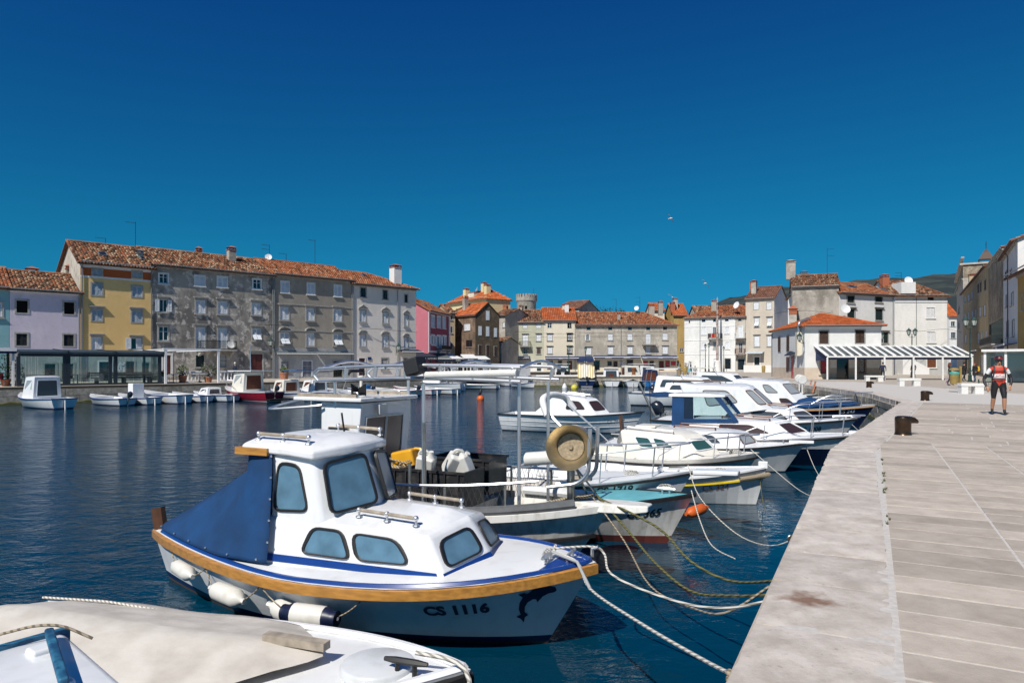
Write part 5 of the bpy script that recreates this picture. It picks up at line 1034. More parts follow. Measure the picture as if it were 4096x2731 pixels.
# forward cabin: curved front
fb_ = [(-.50,.80,.68),(1.80,.72,.70),(1.99,.0,.76)]; ft_ = [(-.50,.72,1.17),(1.54,.62,1.12),(1.69,.0,1.21)]
hb.house(fb_, ft_, 'gel', camber=.1, bev=.045, name='cabin')
nF = len(hb.fB)   # outline order: port aft, port front, port mid, centre, stbd mid, stbd front, stbd aft
hb.fwin(3+0, [(0,0)]*4) if False else None
hb.fwin(3, [(.465,.29),(.755,.31),(.68,.92),(.49,.92)], r=.07); hb.fwin(3, [(.145,.33),(.445,.29),(.445,.90),(.18,.88)], r=.09)
for k_ in (1, 2): hb.fwin(k_, [(.10,.28),(.92,.28),(.88,.86),(.12,.86)], r=.08)
# blue band round the cabin
for i in range(4):
    a, b, c, d = hb.fB[i], hb.fB[i+1], hb.fT[i+1], hb.fT[i]; nn = (b-a).cross(d-a).normalized(); nn = nn if nn.dot((a+b)/2-V(.5,0,.9)) > 0 else -nn
    e0, e1 = (.03, .97) if i in (0, 3) else (.0, 1.0)
    P_ = lambda u, v: a*(1-u)*(1-v)+b*u*(1-v)+c*u*v+d*(1-u)*v+nn*.007
    qd = [P_(e0,.08), P_(e1,.08), P_(e1,.235), P_(e0,.235)]; MB().poly(qd).build('stripe', 'stripe_blue', hb.root)
# wheelhouse
wb_ = [(-.42,.70,1.02),(.28,.685,1.10),(.48,.38,1.18),(.56,.0,1.2)]; wt_ = [(-.46,.64,1.86),(.10,.62,1.84),(.26,.33,1.88),(.32,.0,1.90)]
hb.house(wb_, wt_, 'gel', camber=.09, bev=.05, name='wheelhouse'); nrm_ = V(0,-1,.1).normalized()
hb.fwin(5, [(.20,.22),(.92,.24),(.80,.90),(.30,.88)], r=.08, rw=.03)
def merge_front(side):
    a, b = (hb.fB[5], hb.fB[4]) if side < 0 else (hb.fB[1], hb.fB[2]); d, c = (hb.fT[5], hb.fT[4]) if side < 0 else (hb.fT[1], hb.fT[2]); e = hb.fB[3]; f = hb.fT[3]
    nn = (e-a).cross(d-a).normalized(); nn = nn if nn.x > 0 else -nn
    P_ = lambda u, v: a*(1-u)*(1-v)+e*u*(1-v)+f*u*v+d*(1-u)*v
    off = (b-P_(.5,0)).dot(nn)
    pane_plate(hb.root, [P_(u, v)+nn*(max(off,0)+.004) for u, v in ((.1,.14),(.93,.10),(.92,.9),(.09,.88))], nn, 'win_blue', 'black_rub', .035, .07, .02)
merge_front(-1); merge_front(1)
# overhanging roof
rt = MB(); ro = [(-.86,.67,1.94),(-.2,.70,1.93),(.16,.70,1.90),(.33,.38,1.93),(.39,0,1.94)]; full_ = [V(*p) for p in ro]+[V(p[0],-p[1],p[2]) for p in ro[::-1] if p[1] > 0]
rt.loft([[p-V(0,0,.09) for p in full_], full_, [V(p.x*.85-.04, p.y*.7, p.z+.075) for p in full_], [V(p.x*.4-.15, p.y*.25, p.z+.11) for p in full_]], True, True, True)
for f in rt.f: f.reverse()
rt.build('roof', 'gel', hb.root, bevel=.03, seg=3)
q = MB(); q.box((-.90,-.72,1.83),(-.44,-.675,1.91)); q.build('roof_trim', 'varnish', hb.root); q = MB(); q.box((-.90,-.674,1.83),(-.865,.66,1.91)); q.build('roof_trim', 'varnish', hb.root)
# grab rails: bars with posts
def grab(p0, p1, n=3, z=.07, m='drift_wood'):
    p0, p1 = V(*p0), V(*p1); o = MB().tube([p0+V(0,0,z), p1+V(0,0,z)], .02, 8).build('grab_rail', m, hb.root, smooth='auto'); q = MB()
    for i in range(n):
        p = p0.lerp(p1, i/(n-1)); q.tube([p-V(0,0,.02), p+V(0,0,z)], .012, 6); q.ball(p+V(0,0,z), .03, 8, 6); q.lathe([(.04,-.005),(.035,.008),(.01,.01)], 8, p)
    tag(q.build('rail_posts', 'steel', o, smooth='auto'), kind='stuff')
grab((-.70,-.56,1.98),(.0,-.56,1.965)); grab((-.42,.5,1.99),(.2,.5,1.97)); grab((.62,-.5,1.22),(1.32,-.5,1.19)); grab((.62,.5,1.22),(1.32,.5,1.19))
# blue stern canvas, hung from the roof edge to the gunwale with folds
cv = MB(); n1, n2 = 26, 34; grid = []
for i in range(n1+1):
    f = i/n1; row = []
    for j in range(n2+1):
        g = (j/n2)*2-1; sd = -1 if g < 0 else 1; ag = abs(g)
        tp = V(-.80+(.40 if ag > .86 else 0)*((ag-.86)/.14), sd*(min(ag/.86,1)*.63+(.05 if ag > .86 else 0)*((ag-.86)/.14)), 1.87+.02*(1-ag))
        tb = lerp(.015, .452, ag**.9); bt = hb.pt(tb, hb.h(tb), sd, -.03-.16*max(0,(ag-.7)/.3))+V(0,0,.05)
        p = tp.lerp(bt, f); p.z -= .06*sin(f*pi)*(1-ag**3*.95); p.x += .02*sin(f*pi)
        fold = (.03+.02*sin(ag*5+1))*sin(ag*19+f*3.2+1.5*sin(ag*6))*sin(f*pi)*(1 if ag < .93 else .2); p += V(-.5*fold, sd*.6*fold, fold*.6); row.append(p)
    grid.append(row)
cv.loft(grid, closed=False); c_ = cv.build('stern_canvas', 'canvas_blue', hb.root, smooth=True); sm_ = c_.modifiers.new('t', 'SOLIDIFY'); sm_.thickness = .006
q = MB()
for i in range(1, n1, 5): q.ball(grid[i][0]+V(0,-.012,.0), .013, 6, 4); q.ball(grid[i][n2]+V(0,.012,.0), .013, 6, 4)
for j in range(1, n2, 3): q.ball(grid[n1][j]+V(0,0,.035), .013, 6, 4)
tag(q.build('snap_studs', 'steel', hb.root), kind='stuff')
q = MB(); q.obox((-2.98,.02,.76), (.09,0,.02), (0,.035,0), (-.03,0,.15)); q.build('rudder_head', 'dark_wood', hb.root)
hb.cleat(.925, -.12, 'steel', 1.3); hb.cleat(.955, .05, 'steel', 1.0)
q = MB(); q.tube([(3.0,.12,.9),(3.0,.12,.98),(3.06,.12,1.0)], .02, 6); q.build('fairlead', 'steel', hb.root)
q = MB(); q.tube([(2.56,-.12,.93),(2.6,-.02,.96),(2.6,.1,.93),(2.56,.0,.95),(2.58,-.16,.96),(2.64,-.02,.94),(2.62,.08,.98)], .018, 6); q.build('rope_coil', 'rope_white', hb.root, smooth='auto')
bp_ = MB(); bp_.poly([hb.pt(t, hb.h(t), sd_, -.08)+V(0,0,.03) for t, sd_ in ((.925,-1),(.96,-1),(.985,-1))]+[V(hb.xt-.14,0,hb.bh+.03), V(2.72,.0,.92)]); bp_.build('bow_plate', 'stripe_blue', hb.root)
hb.text('CS 1116', .815, .47, .12, 'ink_navy', -1, bold=.007, ratio=1.12)
dol = [(.44,.20),(.40,.26),(.30,.30),(.20,.30),(.10,.27),(.03,.20),(-.02,.22),(-.10,.20),(-.03,.14),(-.07,.04),(-.07,-.08),(-.03,-.18),(-.10,-.22),(-.02,-.26),(.05,-.34),(.05,-.24),(.10,-.20),(.03,-.14),(.02,-.04),(.05,.04),(.12,.09),(.17,.08),(.20,.02),(.26,.12),(.33,.16),(.42,.17)]
import itertools
tri_ = tessellate_polygon([[V(x, y, 0) for x, y in dol]]); q = MB(); q.add([hb.pt(.918+x*.62/hb.L, .50+y*.66, -1, .006) for x, y in dol], tri_); q.build('dolphin_emblem', 'ink_navy', hb.root)
W_ = hb.wpt
def hull_w(t, z, off=.0, b=hb): return b.wpt(b.pt(t, z, -1, off))
fender(hull_w(.17,.42,.13), hull_w(.245,.39,.13), .085, label='small grimy white fender near the stern of the varnished cabin boat')
fender(hull_w(.33,.36,.14), hull_w(.415,.33,.14), .10, label='yellowed white fender hanging amidships on the varnished cabin boat')
fender(hull_w(.49,.36,.12), hull_w(.565,.22,.12), .105, label='dirty cream fender tucked behind the navy ended one')
fender(hull_w(.545,.40,.26), hull_w(.635,.39,.24), .105, ends='fender_navy', label='white fender with navy blue ends on the varnished cabin boat')
LSH = ['lashing on the bow side of the small grimy fender', 'lashing on the stern side of the yellowed fender', 'lashing from the yellowed fender up to the wooden rail', 'lashing from the wooden rail down to the navy ended fender', 'knotted lashing on the bow side of the navy ended fender', 'thin lashing at the stern end of the small grimy fender']
for i, (a, za, oa, b_, zb, ob) in enumerate(((.245,.39,.13,.29,.52,.03),(.29,.52,.03,.33,.36,.12),(.415,.33,.14,.465,.54,.03),(.465,.54,.03,.545,.41,.24),(.635,.40,.22,.672,.56,.05),(.12,.5,.02,.17,.42,.12))):
    rope([hull_w(a,za,oa), hull_w(b_,zb,ob)], .007, 'rope_tan', LSH[i], .02, 6, 'fender lashings')
# ================================================================ the other boats at the near quay
HD = (.9, -.436)
# beige covered boat in the corner next to the camera
b = Boat('white boat under a stained beige tarpaulin with a round deck hatch', (-.57,4.84), (.945,-.327), L=5.0, B=1.75, fb=.43, bow=.72, stern=.40, rake=.3, sm=.45, p1=2.6, a1=.8, name='covered_boat')
b.hull('gel_grey', 'gel_grey', 'antifoul'); b.rubrail('black_rub', .05, .09, -.06); b.deck(.0, .998, 'deck_white', camber=.05)
q = MB()
for sd in (1, -1): q.tube([b.pt(t, b.h(t), sd, -.04)+V(0,0,.01) for t in [lerp(.5,.99,i/20) for i in range(21)]], .035, 6)
q.build('toe_rail', 'gel', b.root, smooth='auto')
q = MB(); q.lathe([(.27,.0),(.27,.045),(.26,.06),(.25,.065),(.001,.07)], 32, (b.xt-.72,-.02,b.h(.85)+.02)); q.build('hatch', 'gel_grey', b.root, smooth='auto'); b.cleat(.91, -.1, 'black_rub', 1.3, rot=False)
g = []; n1, n2 = 30, 18
for i in range(n1+1):
    x = lerp(-2.45, .95, i/n1); row = []; t = (x-b.xs)/b.L
    for j in range(n2+1):
        k = j/n2*2-1; hb_ = b.b(t)+.04; xx = x-(.5*(abs(k)**1.3) if i > n1-6 else 0)*(i-n1+6)/6+(.35*(1-abs(k))*(i-n1+6)/6 if i > n1-6 else 0)
        rz = b.h(t)+.21*(1-abs(k)**1.08)*min(1, (n1+6-i)/10)+.02; z = rz if abs(k) < .97 else b.h(t)-.08
        z += .010*sin(xx*5+k*9)*abs(k)+.022*mnoise.noise(V(xx*1.2+k*3, k*7, 2))*(1-abs(k)**4)-.05*max(0,-1.9-xx)*2; row.append(V(xx, hb_*k, z))
    g.append(row)
q = MB(); q.loft(g, closed=False); q.build('tarpaulin', 'canvas_beige', b.root, smooth=True)
MB().obox((1.02,.05,.70), (.28,0,0), (0,.045,0), (0,0,.03)).build('ridge_pole', 'drift_wood', b.root); b.tube('tarp_cord', [(-2.3,.5,.52),(-1.6,.62,.52),(-.9,.6,.52)], .012, 'rope_white')
rope([b.wpt((2.1,-.05,.8)), b.wpt((2.5,-.1,.76)), b.wpt((2.62,-.3,.4)), b.wpt((2.9,-.9,.0))], .016, 'rope_white', 'twisted white rope hanging over the bow of the tarpaulin boat')
# white roof with blue gutter, nearest boat
c = Boat('white boat roof with a blue gutter and a weathered blue pole tied on top', (-.75,2.2), (.80,-.60), L=4.4, B=1.9, fb=.45, bow=.6, stern=.45, rake=.3, name='covered_boat', sm=.45)
c.hull('gel'); c.deck(.0,.998); rc = V(-2.62,4.02,0); hd_ = c.hd; pl_ = V(-hd_.y, hd_.x, 0)
def cl(p, z): d = p-c.root.location; return V(d.dot(hd_), d.dot(pl_), z)
k0 = cl(rc, 0); c.house([(k0.x,k0.y,.45),(k0.x+1.5,k0.y-.05,.45),(k0.x+1.7,0.0,.45)], [(k0.x,k0.y-.02,1.26),(k0.x+1.5,k0.y-.14,1.24),(k0.x+1.65,0,1.25)], 'gel', .03, .06, 'cabin', roof_inset=.12)
MB().obox((k0.x+.52,k0.y-.24,1.345), (.38,-.10,0), (.006,.022,0), (0,0,.02)).build('pole', 'blue_paint', c.root, bevel=.012); MB().box((k0.x-.05,-k0.y,1.2),(k0.x-.005,k0.y+.02,1.28)).build('gutter', 'blue_paint', c.root); MB().box((k0.x+.2,k0.y-.28,1.26),(k0.x+.32,k0.y-.14,1.315)).build('pole_chock', 'gel', c.root, bevel=.02); MB().box((k0.x+.72,k0.y-.40,1.26),(k0.x+.84,k0.y-.26,1.315)).build('pole_chock', 'gel', c.root, bevel=.02)
c.tube('pole_cord', [(k0.x-.1,k0.y-.5,1.32),(k0.x+.12,k0.y-.2,1.39),(k0.x+.2,k0.y-.1,1.38),(k0.x+.3,k0.y+.02,1.29)], .008, 'rope_tan')
# ---------------- fishing boat with wheelhouse, frame and net hauler
f = Boat('grubby white fishing boat with square wheelhouse, steel frame and net hauler', (.62,9.1), (.885,-.466), L=6.7, B=2.05, fb=.76, bow=.98, stern=.7, rake=.75, sm=.45, p1=2.6, a1=.9, tr=.85, name='fishing_boat', draft=.4); f.xs, f.L = -2.3, 5.65
f.hull('gel_old', 'navy2', 'antifoul', upper='gel_old'); f.rubrail('black_rub', .05, .06, 0, zoff=.62); f.rubrail('gel_old', .06, .12, .03, name='gunwale'); f.deck(.62, .995, 'deck_dark', dz=-.16, camber=.03, inset=.05); f.cockpit(.04, .62, .2, 'gel_old', .12, 'deck_dark')
q = MB(); q.tube([f.pt(t, f.h(t), -1)+V(0,0,.12) for t in [lerp(.70,.93,i/12) for i in range(13)]], .07, 8); q.build('padded_rail', 'rubber_grey', f.root, smooth='auto'); q = MB(); q.tube([f.pt(t, f.h(t), 1)+V(0,0,.12) for t in [lerp(.70,.93,i/12) for i in range(13)]], .07, 8); q.build('padded_rail', 'gel', f.root, smooth='auto')
MB().loft([[(2.8,-.2,.93),(2.8,.2,.93),(2.8,.16,1.06),(2.8,-.16,1.06)],[(3.65,-.19,.97),(3.65,.19,.97),(3.65,.16,1.08),(3.65,-.16,1.08)],[(3.85,-.12,1.0),(3.85,.12,1.0),(3.85,.1,1.08),(3.85,-.1,1.08)]]).build('bow_platform', 'gel_old', f.root, bevel=.02)
wx = -.9
f.house([(-1.02,.62,.3),(-.45,.62,.3),(-.45,0,.3)], [(-1.02,.60,2.26),(-.25,.60,2.26),(-.25,0,2.26)], 'gel', .0, .012, 'wheelhouse', roof_inset=.1)
f.fwin(3, [(.25,.60),(.80,.60),(.80,.82),(.25,.82)], 'win_grey', 'drift_wood', .02, .01); f.fwin(1, [(.30,.50),(.99,.50),(.99,.9),(.30,.9)], 'win_brown', 'gel_old', .025, .01); f.fwin(2, [(.01,.50),(.8,.50),(.8,.9),(.01,.9)], 'win_brown', 'gel_old', .025, .01)
MB().box((-1.5,-.70,2.28),(-.18,.70,2.34)).build('wheelhouse_roof', 'gel', f.root, bevel=.02)
for y0 in (-.66, .62): MB().box((-1.45,y0,2.34),(-.3,y0+.04,2.39)).build('roof_batten', 'drift_wood', f.root)
for y0 in (-.5, .5): f.tube('roof_rail', [(-1.3,y0,2.34),(-1.3,y0,2.41),(-.4,y0,2.41),(-.4,y0,2.34)], .012)
f.tube('boarding_hoop', [(-.95,-.66,2.22),(-1.1,-.72,2.2),(-1.85,-.9,2.14),(-1.95,-.6,2.18),(-1.5,-.5,2.29)], .02, round_=.2)
for pl in ([(-.62,-.4,2.36),(-.48,-.4,2.41),(-.34,-.4,2.36),(-.34,-.4,2.54),(-.48,-.4,2.47),(-.62,-.4,2.54)], [(-.48,-.54,2.36),(-.48,-.26,2.36),(-.48,-.26,2.52),(-.48,-.4,2.46),(-.48,-.54,2.52)]):
    o = MB().poly(pl).build('radar_target', 'black_rub', f.root); o.modifiers.new('s','SOLIDIFY').thickness = .015
q = MB(); q.lathe([(.09,0),(.07,.03),(.02,.05),(.022,.24),(.05,.26),(.05,.30),(.02,.31)], 12, (-.85,.1,2.34)); q.build('antenna_post', 'gel_cream', f.root, smooth='auto')
# steel frame over the deck
fr0, fr1 = (-1.05, 2.35); zF = 2.78
for y0, z0 in ((-.62, zF-.02), (-.62, zF-.20), (.62, zF-.02), (.62, zF-.20)):
    P_ = [(fr0,y0,z0),(lerp(fr0,fr1,.33),y0,z0+.05),(lerp(fr0,fr1,.66),y0,z0+.06),(fr1,y0,z0+.03)]; f.tube('frame_rail', P_, .026, round_=.6, n=8)
for y0 in (-.62, .62):
    f.tube('frame_end', [(fr0,y0,zF-.02),(fr0-.12,y0,zF-.1),(fr0,y0,zF-.2)], .026, round_=.08, n=8)
    for k in range(6): x = lerp(fr0+.5, fr1-.15, k/5); z = zF+.05*sin(pi*k/5)-.0; f.tube('frame_strut', [(x,y0,z-.19),(x+.04,y0,z)], .03, n=6)
for x in (fr0+.1, .2, 1.3, fr1): f.tube('frame_cross', [(x,-.62,zF+.0),(x,0,zF+.12),(x,.62,zF+.0)], .022, round_=.5)
f.tube('frame_roller', [(.9,-.62,zF-.10),(2.3,-.62,zF-.06)], .05, 'plastic_white', n=10)
MB().obox((.75,-.66,zF+.02), (.1,.02,.03), (0,.12,0), (-.03,0,.11)).build('flood_light', 'black_rub', f.root, bevel=.02); MB().obox((wx+.72,-.2,2.16), (.02,0,.0), (0,.10,0), (0,0,.08)).build('work_light', 'plastic_white', f.root, bevel=.01)
for x, y0, zb, zt__ in ((-.75,-.6,2.2,zF-.2),(-.3,.6,2.2,zF-.2),(.84,-.6,.8,zF-.2),(2.24,-.45,.9,zF-.2),(2.24,.45,.9,zF-.2)): f.tube('frame_post', [(x,y0,zb),(x,y0,zt__)], .024, n=8)
for x, y0 in ((.78,-.8),(1.02,-.8)): f.tube('pole', [(x,y0,.7),(x-.03,y0,2.05 if x > .9 else 1.5)], .022, 'steel_dull', n=8)
# deck rail with netting
for sd in (-1, 1):
    P_ = [f.pt(lerp(.45,.86,i/6), f.h(lerp(.45,.86,i/6)), sd, -.02)+V(0,0,.46) for i in range(7)]; f.tube('deck_rail', P_, .02, 'steel', .4)
    for i in (0, 3, 5): p = f.pt(lerp(.45,.86,i/6), f.h(lerp(.45,.86,i/6)), sd, -.02); f.tube('rail_post', [p, p+V(0,0,.46)], .018, 'steel_dull')
    nt_ = MB(); nn_ = 26
    for i in range(nn_):
        t0 = lerp(.45,.80,i/nn_); t1 = lerp(.45,.80,min(1,(i+2)/nn_)); a0 = f.pt(t0,f.h(t0),sd,-.02); a1 = f.pt(t1,f.h(t1),sd,-.02)
        nt_.tube([a0+V(0,0,.02), a1+V(0,0,.44)], .0028, 3, False); nt_.tube([a0+V(0,0,.44), a1+V(0,0,.02)], .0028, 3, False)
    tag(nt_.build('netting', 'rubber_grey', f.root), kind='stuff')
# net hauler drum on a post
hp = V(1.55,-.25,0)
f.tube('hauler_post', [(2.84,-.15,.8),(2.84,-.15,1.55)], .05, 'steel_dull', n=10); 
ax_ = V(.25,-1,.08).normalized(); hc = V(2.84,-.12,1.76)
q = MB(); q.lathe([(.10,.0),(.175,.03),(.283,.235),(.291,.243),(.285,.225),(.19,.05),(.175,.02),(.05,.0)][::-1], 32, hc+ax_*.04, ax_); q.build('hauler_drum', 'brass_old', f.root, smooth='auto')
q = MB(); q.lathe([(.16,.0),(.17,.012),(.001,.013)], 24, hc+ax_*.065, ax_); q.lathe([(.035,0),(.03,.03),(.001,.032)], 10, hc+ax_*.075, ax_); q.build('drum_face', 'cork', f.root, smooth='auto')
q = MB(); q.lathe([(.10,.0),(.20,-.08),(.27,-.2),(.285,-.21),(.27,-.22),(.18,-.1),(.05,-.05)], 28, hc+ax_*.02, ax_); q.build('hauler_drum', 'steel_dull', f.root, smooth='auto')
u_ = ax_.orthogonal().normalized(); v__ = ax_.cross(u_); q = MB()
for i in range(8): a = 2*pi*i/8; d_ = u_*cos(a)+v__*sin(a); q.obox(hc-ax_*.11+d_*.17, d_*.10, ax_*.07, ax_.cross(d_)*.006)
tag(q.build('drum_vanes', 'steel_dull', f.root), kind='stuff')
q = MB(); c0 = V(2.25,-.30,1.58); q.lathe([(.03,-.01),(.085,.0),(.09,.02),(.09,.36),(.08,.38),(.03,.39)], 16, c0, V(1,.25,.1)); q.build('side_roller', 'plastic_white', f.root, smooth='auto')
for dy in (-.16, .12): f.tube('line_guide', [(2.62,dy-.25,1.26),(3.0,dy-.15,1.32),(3.14,dy-.13,1.45),(3.16,dy-.13,2.02)], .026, 'steel', .15, 8)
for dx in (.25, .42): f.tube('brace', [(2.88,-.1,1.5),(2.75+dx*1.2,.1,.95)], .014, 'steel_dull')
q = MB(); q.tube(smooth_path([(2.5,-.25,1.0),(2.7,-.1,1.06),(3.0,-.05,1.12),(2.9,.15,1.08),(2.75,-.2,1.06),(3.1,.0,1.13)],.1), .025, 6); q.build('rope_knot', 'rope_tan', f.root, smooth='auto')
f.text('TCS', .70, .40, .2, 'ink_navy', -1, bold=.006)
# black fish crates and what lies in them (each a thing of its own)
def crate(loc, rz, L_, W2, H_, label):
    o = empty('fish_crate', loc, rz, label, 'crate', 'black fish crates'); q = MB(); t = .02
    q.box((-L_/2,-W2/2,0),(L_/2,W2/2,t)); q.box((-L_/2,-W2/2,t),(-L_/2+t,W2/2,H_)); q.box((L_/2-t,-W2/2,t),(L_/2,W2/2,H_)); q.box((-L_/2+t,-W2/2,t),(L_/2-t,-W2/2+t,H_)); q.box((-L_/2+t,W2/2-t,t),(L_/2-t,W2/2,H_)); q.build('body', 'crate_black', o)
    q = MB()
    for sy in (-1, 1): q.box((-L_/2-.03,sy*W2/2-.02,H_-.03),(L_/2+.03,sy*W2/2+.02,H_+.003)); 
    for sx in (-1, 1): q.box((sx*L_/2-.02,-W2/2+.021,H_-.03),(sx*L_/2+.02,W2/2-.021,H_+.003))
    q.build('rim', 'crate_black', o)
    for i in range(5):
        x = lerp(-L_/2+.08, L_/2-.08, i/4)
        for sy in (-1, 1): MB().box((x-.012,sy*(W2/2+.001),H_*.55),(x+.012,sy*(W2/2+.03),H_-.031)).build('rib', 'crate_black', o)
    return o
hz = f.root.rotation_euler.z
crate(f.wpt((.9,-.2,.86)), hz+.05, 1.0, .6, .5, 'black fish crate full of white plastic jugs on the fishing boat'); crate(f.wpt((.9,.48,.95)), hz+.05, 1.0, .6, .5, 'empty black fish crate behind the one with the jugs'); crate(f.wpt((.1,.1,.82)), hz, .9, .72, .48, 'black fish crate heaped with nets beside the wheelhouse')
def jug(loc, rot, k, m, label):
    o = empty('plastic_jug', loc, 0, label, 'jug', 'plastic jugs on the fishing boat'); o.rotation_euler = rot; MB().box((-.13*k,-.1*k,0),(.13*k,.1*k,.28*k)).build('body', m, o, bevel=.03*k, seg=3); q = MB(); q.lathe([(.06*k,0),(.035*k,.05*k),(.035*k,.09*k),(.01,.09*k)], 10, (.06*k,0,.28*k)); q.build('neck', m, o, smooth='auto'); q = MB(); q.tube(smooth_path([(-.12*k,0,.27*k),(-.1*k,0,.36*k),(.02*k,0,.36*k),(.03*k,0,.28*k)],.05), .018*k, 6); q.build('handle', m, o, smooth='auto'); return o
jug(f.wpt((.62,-.25,1.26)), (.3,.2,hz+.3), 1.0, 'plastic_white', 'pinkish white jug at the wheelhouse end of the jug crate'); jug(f.wpt((.98,-.15,1.28)), (.5,.4,hz+.9), 1.1, 'plastic_white', 'big square white jug in the middle of the jug crate'); jug(f.wpt((1.22,-.1,1.26)), (.2,-.3,hz), 1.0, 'plastic_white', 'small white jug with a blue label in the jug crate')
jug(f.wpt((-.08,.0,1.33)), (.1,1.35,hz+.2), 1.35, 'plastic_yellow', 'large yellow jerrycan lying on the nets by the wheelhouse')
q = MB()
for i in range(26):
    a = random.uniform(0,6.28); P_ = [V(random.uniform(-.3,.3)+.12*cos(a+k), random.uniform(-.22,.22)+.1*sin(a+k), random.uniform(.0,.12)) for k in range(5)]; q.tube(catmull(P_, 4), .012, 4)
q.ball((0,0,-.02), .36, 12, 6, (1,.75,.3)); o = q.build('net_heap', 'rope_tan', smooth='auto'); o.location = f.wpt((.1,.1,1.3)); o.rotation_euler.z = hz; tag(o, 'heap of tan fishing net and cord in a black crate', 'net')
# ---------------- teal decked boat
b = Boat('small white boat with a faded teal foredeck and beige cover', (2.44,10.84), (.9,-.43), L=5.6, B=2.0, fb=.58, bow=.82, stern=.58, rake=.45, p1=2.6, a1=.95, name='small_boat'); TEAL = b
b.hull('gel_old', 'antifoul_red', 'antifoul_red', sz=(.02,.12)); b.rubrail('black_rub', .045, .07, -.03); b.deck(.62, .998, 'teal_deck', camber=.06); b.deck(.0,.3,'gel_old'); b.cockpit(.3, .62, .12, 'gel_old'); b.cleat(.92, 0, 'steel', 1.1, rot=False)
g = []
for i in range(17):
    t = lerp(.05,.66,i/16); row = []
    for j in range(13):
        k = j/12*2-1; row.append(V(b.xs+t*b.L-(.5*abs(k) if i == 16 else 0)*.4, (b.b(t)+.03)*k, b.h(t)+.26*(1-abs(k)**1.4)-(0 if abs(k) < .95 else .1)+.01*sin(i*1.7+j)))
    g.append(row)
q = MB(); q.loft(g, closed=False); q.build('cover', 'canvas_beige', b.root, smooth=True); MB().obox((.95,0,.93),(.16,0,0),(0,.05,0),(0,0,.04)).build('ridge_pole','drift_wood',b.root); b.text('CS 365', .885, .50, .13, 'ink_black', -1, bold=.005, slant=.15)
fender(b.wpt((2.72,-.12,.52)), b.wpt((2.92,.25,.56)), .085, 'buoy_orange', label='orange fender at the bow of the teal decked boat')
# ---------------- open boat CS 1719 with bow rail
b = Boat('white open boat with long steel bow rail and a navy band, numbered 1719', (2.6,12.05), (.9,-.43), L=6.0, B=2.2, fb=.68, bow=1.0, stern=.7, rake=.6, p1=2.4, a1=.95, name='open_boat'); OB = b
b.hull('gel', 'gel', 'antifoul', upper='navy2', upz=.86); b.rubrail('black_rub', .03, .05, -.06); b.deck(.60, .998, 'deck_white', camber=.05); b.cockpit(.03, .60, .2, 'gel', .14, thwarts=(.25,.45)); b.pulpit(.42, .5, posts=5, dip=.15); b.cleat(.9, 0, 'steel', 1.2)
MB().loft([[(3.0,-.16,.93),(3.0,.16,.93),(3.0,.16,1.02),(3.0,-.16,1.02)],[(3.75,-.13,.96),(3.75,.13,.96),(3.75,.13,1.04),(3.75,-.13,1.04)]]).build('bow_platform', 'gel', b.root, bevel=.03); b.text('CS 1719', .80, .66, .13, 'ink_black', -1, bold=.005, slant=.18)
b.outboard(0, 1.0, tilt=-.9); MB().obox((.55,.0,.83),(.4,0,0),(0,.3,0),(0,0,.1)).build('seat_box', 'gel', b.root, bevel=.04)
o = MB().ball((0,0,0), .13, 14, 8).build('buoy', 'buoy_orange', smooth=True); o.location = b.wpt((-2.6,-.3,.85)); tag(o, 'orange ball buoy lying in the stern of boat 1719', 'buoy')
fender(b.wpt((.55,-1.05,.28)), b.wpt((.78,-1.05,.5)), .09, label='dirty white fender hanging on boat 1719')
# ---------------- CS 324
b = Boat('small white boat with a yellow stripe and rope fender at its bow', (4.9,13.76), (.92,-.39), L=4.6, B=1.75, fb=.52, bow=.78, stern=.55, rake=.22, p1=2.5, a1=1.0, name='small_boat'); YB = b
b.hull('gel_grey', 'gel_grey', 'antifoul_brown', sz=(.01,.05)); b.rubrail('yellow_paint', .025, .045, 0, zoff=.72, name='yellow_stripe'); b.rubrail('gel', .03, .05, -.01); b.deck(.55,.998,'deck_white'); b.cockpit(.04,.55,.12,'gel',thwarts=(.3,)); b.text('CS 324', .80, .36, .13, 'ink_orange', -1)
q = MB(); q.tube([b.pt(t, b.h(t)*.78, sd, .05) for t, sd in [(.9,-1),(.94,-1),(.97,-1),(.99,-1)]]+[V(b.xt+.03,0,b.bh*.8)]+[b.pt(t, b.h(t)*.78, 1, .05) for t in (.97,.93)], .045, 8); q.build('rope_fender', 'rope_tan', b.root, smooth='auto')
MB().box((b.xt-.16,-.05,b.bh-.04),(b.xt+.02,.05,b.bh+.1)).build('stem_post', 'gel', b.root, bevel=.015)
